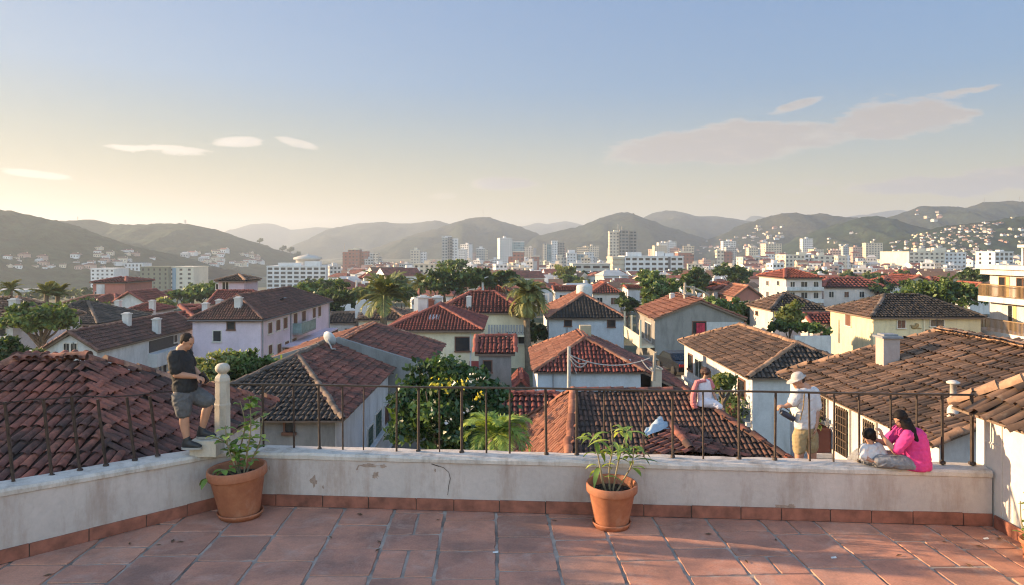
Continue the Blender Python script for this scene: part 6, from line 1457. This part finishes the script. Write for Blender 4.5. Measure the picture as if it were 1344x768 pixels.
def fuse(m,name,mat,parent,vox=.011,smooth=3,fold=None):
    o=m.build(name+'_src',mat,None); 
    b=bmesh.new(); b.from_mesh(o.data); bmesh.ops.recalc_face_normals(b,faces=b.faces); b.to_mesh(o.data); b.free()
    r_=o.modifiers.new('r','REMESH'); r_.mode='VOXEL'; r_.voxel_size=vox; r_.use_smooth_shade=True
    s=o.modifiers.new('s','SMOOTH'); s.iterations=smooth; s.factor=.5
    dg=bpy.context.evaluated_depsgraph_get(); me=bpy.data.meshes.new_from_object(o.evaluated_get(dg)); bpy.data.objects.remove(o)
    if fold is None: fold=.02 if name in ('shirt','shorts','jeans','hooded_top','dress','shawl','trousers') else .01 if name=='hair' else 0
    if fold:
        n=len(me.vertices); co_=np.zeros(n*3); me.vertices.foreach_get('co',co_); co_=co_.reshape(-1,3); nn=np.zeros(n*3); me.vertices.foreach_get('normal',nn); nn=nn.reshape(-1,3)
        a_=(co_[:,0]+co_[:,1])*11+co_[:,2]*6; b_=co_[:,2]*15-co_[:,0]*9
        d_=(1-np.abs(2*fbm(a_,b_,3,3)-.9)-.6)*fold*1.2; co_+=nn*d_[:,None]; me.vertices.foreach_set('co',co_.ravel()); me.update()
    me.name=name; off=WLOC[parent.name]; me.transform(Matrix.Translation(-off)); me.materials.clear(); me.materials.append(mat)
    for p in me.polygons: p.use_smooth=True
    x=bpy.data.objects.new(name,me); COL.objects.link(x); x.parent=parent; WLOC[x.name]=off.copy(); return x
def hand(m,w,d,up,s,curl=.5,side=1):
    """palm + four unequal curled fingers + thumb; w wrist, d pointing direction, up = back of the hand"""
    w=Vector(w); d=Vector(d).normalized(); up=Vector(up); up=(up-d*up.dot(d)).normalized(); r_=d.cross(up)*side
    hull_loft(m,[(w,r_*.026*s,up*.019*s),(w+d*.05*s,r_*.042*s,up*.017*s),(w+d*.095*s,r_*.042*s,up*.014*s)],10)
    for i,(o_,L) in enumerate(((-.03,.062),(-.01,.074),(.011,.078),(.032,.070))):
        p=w+d*.09*s+r_*o_*s; q=p+(d*math.cos(curl)-up*math.sin(curl))*L*.55*s; e=q+(d*math.cos(curl*2.2)-up*math.sin(curl*2.2))*L*.5*s
        limb(m,[p,q,e],[.0095*s,.009*s,.0075*s],8)
    p=w+d*.03*s+r_*.03*s; q=p+(d*.6+r_*.75-up*.25).normalized()*.042*s; limb(m,[p,q,q+(d*.9+r_*.15-up*.4).normalized()*.035*s],[.013*s,.0105*s,.009*s],8)
def head(m,c,s,yaw,pitch):
    """skull, jaw, nose, brow, ears, neck stub handled elsewhere; looks along yaw (angle in the ground plane), s = head height"""
    Rm=Matrix.Rotation(yaw,3,'Z')@Matrix.Rotation(pitch,3,'Y')
    L=lambda x,y,z:Vector(c)+Rm@Vector((x*s,y*s,z*s))
    m.ball(L(-.05,0,.10),(.40*s,.325*s,.39*s),18,rot=Rm); m.ball(L(.10,0,-.17),(.25*s,.245*s,.31*s),16,rot=Rm); m.ball(L(.19,0,-.38),(.115*s,.14*s,.10*s),12,rot=Rm)
    hull_loft(m,[(L(.30,0,.06),L(.30,.035,.06)-L(.30,0,.06),L(.33,0,.06)-L(.30,0,.06)),(L(.38,0,-.08),L(.38,.055,-.08)-L(.38,0,-.08),L(.43,0,-.08)-L(.38,0,-.08)),(L(.34,0,-.13),L(.34,.06,-.13)-L(.34,0,-.13),L(.38,0,-.13)-L(.34,0,-.13))],10)
    m.ball(L(.30,0,.07),(.07*s,.22*s,.045*s),12,rot=Rm); m.ball(L(.315,0,-.235),(.045*s,.10*s,.035*s),10,rot=Rm)
    for y in (-1,1): m.ball(L(-.03,y*.315,-.03),(.075*s,.03*s,.11*s),10,rot=Rm)
    return L,Rm
EYEM=mat_plain('eye_dark',(.02,.014,.01),.3); LIPM=mat_plain('lip',(.27,.10,.08),.5)
def face_parts(root,L,Rm,s):
    for y in (-1,1):
        m=MB(); m.ball(L(.325,y*.12,.0),(.03*s,.055*s,.025*s),10,rot=Rm); m.build('eye',EYEM,root)
    m=MB(); m.ball(L(.345,0,-.235),(.022*s,.085*s,.016*s),10,rot=Rm); m.build('mouth',LIPM,root)
HAIRD=mat_plain('hair_black',(.012,.009,.008),.65,0,.3,30,spec=.15); HAIRB=mat_plain('hair_auburn',(.042,.015,.009),.75,0,.4,30)

# 1 man in black on the left parapet end
Y1=9.62; k1=Y1/F
def q1(px,py,dy=0): return P(px,py,Y1)+Vector((0,dy,0))
man=thing('person','man in a black T-shirt and grey shorts standing on the left end of the parapet','person',tuple(q1(251,586)))
body=MB(); S=1.5/1.75
hc=q1(246.5,448.5); L,Rm=head(body,hc,.215,R(-12),R(24))
limb(body,[q1(238,459),q1(242,454),q1(244,451)],[.07,.056,.056])
hull_loft(body,[(q1(236,461),(.07,0,0),(0,.17,0)),(q1(238.5,475),(.105,0,0),(0,.17,0)),(q1(242,500),(.12,0,0),(0,.155,0)),(q1(243.5,515),(.115,0,0),(0,.155,0)),(q1(243.5,522),(.09,0,0),(0,.13,0))])
for dy,el,wr in ((-.17,(240.5,488.5),(260.5,493.5)),(.17,(243,486),(262,495.5))):
    sh=q1(236.5,466,dy); e=q1(*el,dy*1.15); w_=q1(*wr,dy*.35); limb(body,[sh,sh.lerp(e,.5),e,e.lerp(w_,.3),w_],[.062,.055,.046,.046,.029]); hand(body,w_,q1(270,497)-q1(260,493.5),(0,-.3 if dy<0 else .3,1),.92,.8,1 if dy<0 else -1)
for dy,kn,an,hp in ((-.085,(246,541),(249.5,575.5),(241.5,517)),(.085,(271.5,529.5),(261,566.5),(246.5,516))):
    h_=q1(*hp,dy); k_=q1(*kn,dy*1.1); a_=q1(*an,dy*1.1); limb(body,[h_,h_.lerp(k_,.5),k_,k_.lerp(a_,.35)-Vector((.012,0,0)),a_],[.105,.088,.06,.062,.038])
fuse(body,'body',SKIN,man,.0095,2); face_parts(man,L,Rm,.215)
m=MB(); m.ball(L(-.10,0,.13),(.413*.215,.342*.215,.368*.215),18,rot=Rm); m.ball(L(-.20,0,-.03),(.25*.215,.315*.215,.30*.215),14,rot=Rm); fuse(m,'hair',mat_plain('hair_dark_grey',(.022,.016,.013),.75,0,.4,30,spec=.15),man,.011,1)
BLK=mat_plain('black_cotton',(.013,.013,.014),.85,0,.3,30,.2)
m=MB(); hull_loft(m,[(q1(237.5,459.5),(.062,0,0),(0,.085,0)),(q1(236,463),(.085,0,.0),(0,.165,0)),(q1(237.5,472),(.125,0,0),(0,.205,0)),(q1(239.5,485),(.135,0,0),(0,.19,0)),(q1(242.5,502),(.145,0,0),(0,.18,0)),(q1(243,511.5),(.145,0,0),(0,.18,0)),(q1(243,514),(.128,0,0),(0,.16,0))])
for dy,el in ((-.17,(240.5,488.5)),(.17,(243,486))):
    sh=q1(236.5,466,dy); e=q1(*el,dy*1.15); limb(m,[sh,sh.lerp(e,.35),sh.lerp(e,.72)],[.082,.08,.077])
fuse(m,'shirt',BLK,man,.011,3)
GRS=mat_plain('grey_shorts',(.085,.085,.088),.9,0,.2,25,.2)
m=MB(); hull_loft(m,[(q1(243,510),(.13,0,0),(0,.165,0)),(q1(243.5,518),(.135,0,0),(0,.17,0)),(q1(244.5,526),(.11,0,0),(0,.155,0))])
for dy,kn,hp in ((-.085,(246,541),(242,519)),(.085,(271.5,529.5),(246.5,518))):
    h_=q1(*hp,dy); k_=q1(*kn,dy*1.1); limb(m,[h_,h_.lerp(k_,.5),h_.lerp(k_,.86)],[.118,.112,.098])
fuse(m,'shorts',GRS,man,.011,3)
SHOE=mat_plain('black_trainer',(.02,.02,.021),.6,0,.3,20); SOLE=mat_plain('grey_sole',(.30,.29,.27),.8)
for dy,an,toe in ((-.092,(249.5,576),(258,583)),(.092,(261,566.5),(277,571))):
    a_=q1(*an,dy); t_=q1(*toe,dy); t_.z=a_.z-.055; d_=(t_-a_); d_.z=0; d_.normalize(); n_=Vector((-d_.y,d_.x,0))
    m=MB(); heel=a_-d_*.06+Vector((0,0,-.05)); hull_loft(m,[(heel,n_*.03,(0,0,.045)),(a_+Vector((0,0,-.035)),n_*.047,(0,0,.062)),(a_+d_*.08+Vector((0,0,-.055)),n_*.048,(0,0,.045)),(a_+d_*.15+Vector((0,0,-.068)),n_*.046,(0,0,.03)),(a_+d_*.185+Vector((0,0,-.075)),n_*.03,(0,0,.018))],14)
    limb(m,[a_+Vector((0,0,-.03)),a_+Vector((0,0,.03))],[.05,.046]); sh=fuse(m,'shoe',SHOE,man,.0095,2)
    m=MB(); c_=a_+d_*.06+Vector((0,0,-.098)); hull_loft(m,[(c_+Vector((0,0,-.014)),d_*.132,n_*.05),(c_+Vector((0,0,.014)),d_*.134,n_*.052)],18); m.build('sole',SOLE,sh)
m=MB(); m.cbox(q1(268,496),(.075,.012,.15),0,ry=R(-35)); tag(m.build('phone',mat_plain('phone_black',(.015,.015,.018),.2)),'small dark phone held by the man in the black T-shirt','phone')
# block under the raised rear foot
ft=q1(261,566.5,.09); m=MB(); m.box(ft.x-.1,ft.x+.24,ft.y-.14,ft.y+.16,.735,ft.z-.115); tag(m.build('stone_block',STONE),'rough pale stone block under the raised foot of the man in black','stone block')

# 2 man in sun hat behind the railing
Y2=10.42; k2=Y2/F
def q2(px,py,dy=0): return P(px,py,Y2)+Vector((0,dy,0))
man2=thing('person','man in a sun hat, white T-shirt and khaki shorts outside the railing','person',tuple(P(1057,643,Y2)))
body=MB(); hc=q2(1047,500); yaw=R(192); L,Rm=head(body,hc,.225,yaw,R(14))
limb(body,[q2(1058,511),q2(1053,506),q2(1050,502)],[.08,.06,.058])
ax=Vector((.78,.5,0)).normalized()   # shoulder line
fx=Vector((-.6,.8,0)).normalized()
def sec(px,py,a,b): return (q2(px,py),tuple(ax*a*.82),tuple(fx*b*.85))
hull_loft(body,[sec(1058,511,.17,.08),sec(1058,525,.19,.115),sec(1057,548,.165,.12),sec(1057,562,.15,.11),sec(1057,570,.11,.085)])
armL=[q2(1043,516,-.08),q2(1036,528,-.1),q2(1027.5,531,-.12)]; armR=[q2(1070,516,.06),q2(1072.5,539,.02),q2(1068.5,559,-.06)]
for A_ in (armL,armR): limb(body,[A_[0],A_[0].lerp(A_[1],.5),A_[1],A_[1].lerp(A_[2],.3),A_[2]],[.065,.056,.046,.047,.03])
hand(body,armL[2],(-1,-.15,.05),(.0,-.2,1),1.0,.7,1); hand(body,armR[2],(-.25,-.2,-1),(1,-.3,0),1.0,.5,1)
for s_g,hx in ((-1,1048.3),(1,1065.2)):
    h_=q2(hx,571,s_g*.03); k_=q2(hx+(-.5 if s_g<0 else 2),600,s_g*.03); a_=q2(hx+(0 if s_g<0 else 2.5),636,s_g*.04); limb(body,[h_,h_.lerp(k_,.5),k_,k_.lerp(a_,.35),a_],[.078,.07,.06,.06,.04])
fuse(body,'body',SKIN,man2,.0098,2); face_parts(man2,L,Rm,.225)
m=MB(); s=.225; m.ball(L(-.13,0,.02),(.33*s,.33*s,.33*s),16,rot=Rm); fuse(m,'hair',mat_plain('hair_dark_grey',(.03,.024,.02),.6),man2,.011,1)
HAT=mat_plain('hat_cloth',(.40,.36,.33),.9,0,.12,20,.2)
m=MB(); hull_loft(m,[(L(-.03,0,.16),L(.43,0,.16)-L(0,0,.16),L(0,.375,.16)-L(0,0,.16)),(L(-.05,0,.36),L(.39,0,.36)-L(0,0,.36),L(0,.35,.36)-L(0,0,.36)),(L(-.06,0,.50),L(.30,0,.5)-L(0,0,.5),L(0,.27,.5)-L(0,0,.5)),(L(-.06,0,.555),L(.12,0,.55)-L(0,0,.55),L(0,.11,.55)-L(0,0,.55))],20)
hull_loft(m,[(L(.08,0,.10),L(.68,0,.02)-L(0,0,.12),L(0,.43,.10)-L(0,0,.10)),(L(.08,0,.16),L(.68,0,.08)-L(0,0,.18),L(0,.41,.16)-L(0,0,.16))],24)
fuse(m,'sun_hat',HAT,man2,.0095,2)
WT2=mat_plain('white_cotton',(.5,.48,.48),.9,0,.06,12,.3)
m=MB(); hull_loft(m,[sec(1057.5,508,.085,.075),sec(1058,511.5,.16,.09),sec(1058,519,.215,.125),sec(1057.5,535,.205,.14),sec(1057,553,.20,.145),sec(1056.5,560,.20,.145),sec(1056.5,562,.18,.13)])
for A_ in (armL,armR): limb(m,[A_[0],A_[0].lerp(A_[1],.4),A_[0].lerp(A_[1],.8)],[.078,.076,.074])
fuse(m,'shirt',WT2,man2,.0115,3)
KH=mat_plain('khaki_cotton',(.30,.22,.115),.9,0,.15,15,.3)
m=MB(); hull_loft(m,[sec(1056.8,556,.19,.135),sec(1057,566,.195,.14),sec(1057,573,.17,.12)])
for s_g,hx in ((-1,1048.3),(1,1065.2)):
    h_=q2(hx,571,s_g*.03); k_=q2(hx+(-.5 if s_g<0 else 2),600,s_g*.03); limb(m,[h_,h_.lerp(k_,.4),h_.lerp(k_,.62)],[.098,.09,.086])
fuse(m,'shorts',KH,man2,.0115,3)
for s_g,hx in ((-1,1050.5),(1,1066.5)):
    a_=q2(hx,636,s_g*.04); d_=Vector((-.75,.6,0)).normalized(); n_=Vector((-d_.y,d_.x,0)); z0=.005
    m=MB(); hull_loft(m,[(Vector((a_.x,a_.y,z0+.05))-d_*.07,n_*.035,(0,0,.045)),(Vector((a_.x,a_.y,z0+.06)),n_*.05,(0,0,.06)),(Vector((a_.x,a_.y,z0+.045))+d_*.1,n_*.052,(0,0,.045)),(Vector((a_.x,a_.y,z0+.03))+d_*.18,n_*.04,(0,0,.028))],12); limb(m,[Vector((a_.x,a_.y,z0+.05)),a_],[.05,.045]); fuse(m,'shoe',SHOE,man2,.011,2)
m=MB(); m.tube([q2(1050,512,-.16),q2(1047,530,-.2),q2(1044,548,-.17)],.008,5); m.build('bag_strap',mat_plain('tan_strap',(.24,.15,.06),.8),man2)
bagY=Y2-.06; m=MB(); c_=P(1033,545,bagY); hull_loft(m,[(c_+Vector((-.09,0,.05)),(.0,.05,.0),(.02,0,.03)),(c_+Vector((-.04,0,.02)),(.0,.055,0),(.02,0,.038)),(c_+Vector((.05,0,-.03)),(0,.055,0),(.02,0,.038)),(c_+Vector((.10,0,-.06)),(0,.05,0),(.02,0,.035))],14)
tag(fuse(m,'bag_body',mat_plain('navy_nylon',(.018,.024,.045),.5,0,.4,12),thing('shoulder_bag','dark navy bag hanging below the outstretched hand of the man in the sun hat','bag',tuple(c_)),.012,2))
bgt=[o for o in bpy.data.objects if o.name.startswith('shoulder_bag')][0]
m=MB(); m.tube([P(1026,533,bagY-.03),P(1024,541,bagY),P(1027,543,bagY)],.008,5); m.tube([P(1027,533,bagY-.03),P(1037,540,bagY),P(1041,549,bagY)],.008,5); m.build('bag_handle',mat_plain('navy_nylon',(.018,.024,.045),.5),bgt)

# 3 woman in pink on the parapet with a child
Y3=9.28; 
def q3(px,py,dy=0): return P(px,py,Y3)+Vector((0,dy,0))
wo_=thing('person','woman with long black hair and pink hooded top sitting on the parapet at right','person',tuple(q3(1190,614)))
body=MB(); hc=q3(1181,550); yaw=R(205); L,Rm=head(body,hc,.21,yaw,R(16))
limb(body,[q3(1190,562),q3(1185,556)],[.055,.05])
A3=Vector((.55,-.75,0)).normalized(); 
def s3(px,py,a,b,dy=0): return (q3(px,py,dy),tuple(Vector((.62,-.55,0)).normalized()*a),tuple(Vector((.55,.62,0)).normalized()*b))
hull_loft(body,[s3(1194,565,.14,.07),s3(1197,580,.15,.10),s3(1200,600,.14,.11),s3(1201,608,.15,.13)])
aN=[q3(1184,569,-.13),q3(1169,590,-.12),q3(1158.5,573,.0)]; aF=[q3(1188,568,.14),q3(1172,587,.2),q3(1156,582,.2)]
for A_ in (aN,aF): limb(body,[A_[0],A_[0].lerp(A_[1],.5),A_[1],A_[1].lerp(A_[2],.35),A_[2]],[.052,.047,.038,.037,.025])
hand(body,aN[2],(-.35,.1,1),(.6,-.7,.2),.85,.6,-1); hand(body,aF[2],(-1,.1,.35),(0,.2,1),.85,.5,1)
limb(body,[q3(1197,608,.05),q3(1170,604,.1),q3(1150,604,.14)],[.10,.085,.06])
fuse(body,'body',SKIN,wo_,.0095,2); face_parts(wo_,L,Rm,.21)
m=MB(); s=.21; m.ball(L(-.09,0,.13),(.43*s,.37*s,.40*s),18,rot=Rm); m.ball(L(-.22,0,-.08),(.28*s,.35*s,.36*s),14,rot=Rm)
hull_loft(m,[(q3(1185,549,-.0),(.09,0,0),(0,.09,.02)),(q3(1189.5,559,-.04),(.08,0,0),(0,.085,.02)),(q3(1194,569,-.09),(.06,0,0),(0,.06,.02)),(q3(1198.5,578,-.13),(.02,0,0),(0,.02,.01))],12); fuse(m,'hair',HAIRD,wo_,.0105,2)
PINK=mat_plain('pink_fleece',(.55,.035,.19),.85,0,.12,10,.4)
m=MB(); hull_loft(m,[s3(1191,562,.07,.06),s3(1194,566,.165,.10),s3(1197,578,.185,.135),s3(1199.5,595,.185,.15),s3(1200.5,606,.19,.165),s3(1201,613,.185,.16),s3(1201,615,.16,.14)])
m.ball(q3(1200.5,566.5,-.02),(.085,.11,.05),14); m.ball(q3(1206,571,-.05),(.06,.09,.055),12)
for A_ in (aN,aF): limb(m,[A_[0],A_[0].lerp(A_[1],.45),A_[0].lerp(A_[1],.85)],[.073,.066,.06])
fuse(m,'hooded_top',PINK,wo_,.0105,3)
JN=mat_plain('grey_denim',(.17,.175,.19),.9,0,.3,18,.4)
m=MB(); 
for dy,kx in ((-.06,1152),(.14,1150)):
    limb(m,[q3(1200,610,dy*.5),q3(1178,606,dy),q3(kx,604.5,dy+.04)],[.12,.098,.075]); limb(m,[q3(kx,604.5,dy+.04),q3(kx-2,607,dy+.26),P(kx-1,612,Y3)+Vector((0,dy+.5,-.1))],[.075,.065,.055])
hull_loft(m,[s3(1201,606,.16,.14),s3(1201,612,.18,.165),s3(1201,616.5,.175,.16)])
for v in m.V: v[:,2]=np.maximum(v[:,2],.695+np.where(v[:,1]>9.56,-5,0))
fuse(m,'jeans',JN,wo_,.0105,2)
kid=thing('person','small dark haired child in a white top in front of the woman in pink','person',tuple(q3(1147,606,.12)))
Yk=.10
body=MB(); hc=q3(1145.5,575,Yk); L,Rm=head(body,hc,.185,R(165),R(20)); limb(body,[q3(1147,587,Yk),q3(1146,580,Yk)],[.045,.04])
hull_loft(body,[(q3(1148,588,Yk),(.10,0,0),(0,.06,0)),(q3(1148,598,Yk),(.115,0,0),(0,.085,0)),(q3(1148,606,Yk),(.12,0,0),(0,.10,0))])
kA=[q3(1138,590,Yk-.03),q3(1134,600,Yk-.08),q3(1143,604,Yk-.13)]; limb(body,kA,[.042,.034,.022]); hand(body,kA[2],(1,-.2,-.1),(0,0,1),.6,.5,1)
kB=[q3(1158,590,Yk),q3(1163,599,Yk-.05),q3(1158,603,Yk-.12)]; limb(body,kB,[.042,.034,.022]); hand(body,kB[2],(-1,-.2,-.1),(0,0,1),.6,.5,-1)
for dx in (-6,6): limb(body,[q3(1148+dx*.6,606,Yk),q3(1148+dx,607,Yk+.18),P(1148+dx,612,Y3)+Vector((0,Yk+.36,-.12))],[.06,.05,.035])
fuse(body,'body',SKIN,kid,.009,2); face_parts(kid,L,Rm,.185)
m=MB(); s=.185; m.ball(L(-.07,0,.14),(.44*s,.385*s,.40*s),18,rot=Rm); m.ball(L(-.19,0,-.03),(.28*s,.345*s,.36*s),14,rot=Rm); fuse(m,'hair',HAIRD,kid,.01,1)
m=MB(); hull_loft(m,[(q3(1147.5,585.5,Yk),(.055,0,0),(0,.05,0)),(q3(1148,588,Yk),(.11,0,0),(0,.07,0)),(q3(1148,597,Yk),(.14,0,0),(0,.105,0)),(q3(1148,606.5,Yk),(.145,0,0),(0,.12,0))])
for A_ in (kA,kB): limb(m,[A_[0],A_[0].lerp(A_[1],.5),A_[1]],[.055,.05,.046])
fuse(m,'shirt',WT2,kid,.0105,3)
m=MB()
for dx in (-6,6): limb(m,[q3(1148+dx*.6,607,Yk),q3(1148+dx,607.5,Yk+.15),P(1148+dx,609,Y3)+Vector((0,Yk+.25,-.03))],[.068,.06,.055])
fuse(m,'trousers',JN,kid,.0105,2)

# 4 woman sitting on the ribbed roof
Y4=21.2
def q4(px,py,dy=0): return P(px,py,Y4)+Vector((0,dy,0))
wr=thing('person','woman with curly auburn hair, white dress and coral shawl sitting on the dark ribbed roof','person',tuple(q4(924,532)))
body=MB(); hc=q4(927.5,489); L,Rm=head(body,hc,.25,R(25),R(5)); limb(body,[q4(924,499),q4(926.5,493)],[.06,.055])
hull_loft(body,[(q4(923,499),(.16,.05,0),(0,.09,0)),(q4(924,510),(.19,.05,0),(0,.12,0)),(q4(924,524),(.18,.05,0),(0,.13,0)),(q4(924,531),(.2,.05,0),(0,.16,0))])
wA=[q4(914,502,-.05),q4(909,515,-.08),q4(910,528,-.12)]; wB=[q4(932,502,.05),q4(936,515,.0),q4(940,527,-.08)]
for A_ in (wA,wB): limb(body,[A_[0],A_[0].lerp(A_[1],.5),A_[1],A_[2]],[.06,.052,.045,.03])
hand(body,wA[2],(-.1,-.3,-1),(-1,0,0),.95,.4,1); hand(body,wB[2],(.6,-.3,-.8),(.6,0,.7),.95,.4,-1)
for dy in (-.12,.1): limb(body,[q4(926,529,dy),q4(934,529,dy-.1),q4(944,534,dy-.22)],[.1,.08,.05])
fuse(body,'body',SKIN,wr,.012,2); face_parts(wr,L,Rm,.25)
m=MB(); rng=np.random.default_rng(5)
for _ in range(26):
    d=rng.normal(size=3); d/=np.linalg.norm(d); d[2]=abs(d[2])*.9-.25
    m.ball(L(-.14,0,.08)+Rm@Vector((d[0]*.095,d[1]*.115,d[2]*.11)),.066,8)
fuse(m,'hair',HAIRB,wr,.014,1)
DR=mat_plain('white_dress',(.62,.56,.58),.9,0,.08,8,.3)
m=MB(); hull_loft(m,[(q4(923.5,497.5),(.08,.02,0),(0,.07,0)),(q4(924,500),(.19,.05,0),(0,.11,0)),(q4(925,510),(.215,.05,0),(0,.145,0)),(q4(925,523),(.21,.05,0),(0,.16,0)),(q4(926,532),(.27,.05,0),(0,.22,0))])
for dy in (-.12,.1): limb(m,[q4(925,528,dy),q4(934,528,dy-.1),q4(940,531.5,dy-.18)],[.14,.12,.10])
fuse(m,'dress',DR,wr,.014,3)
CORAL=mat_plain('coral_shawl',(.50,.15,.15),.85,0,.15,8,.4)
m=MB(); hull_loft(m,[(q4(915,499,-.06),(.07,.0,0),(0,.08,0)),(q4(910.5,508,-.1),(.065,0,0),(0,.09,0)),(q4(908,520,-.12),(.07,0,0),(0,.10,0)),(q4(908.5,530,-.14),(.08,0,0),(0,.11,0)),(q4(911,534,-.15),(.07,0,0),(0,.08,0))],14); limb(m,[q4(932,500,.06),q4(936,508,.02)],[.07,.06]); limb(m,[q4(916,500,-.1),q4(924,499,-.12)],[.05,.04])
fuse(m,'shawl',CORAL,wr,.014,3)
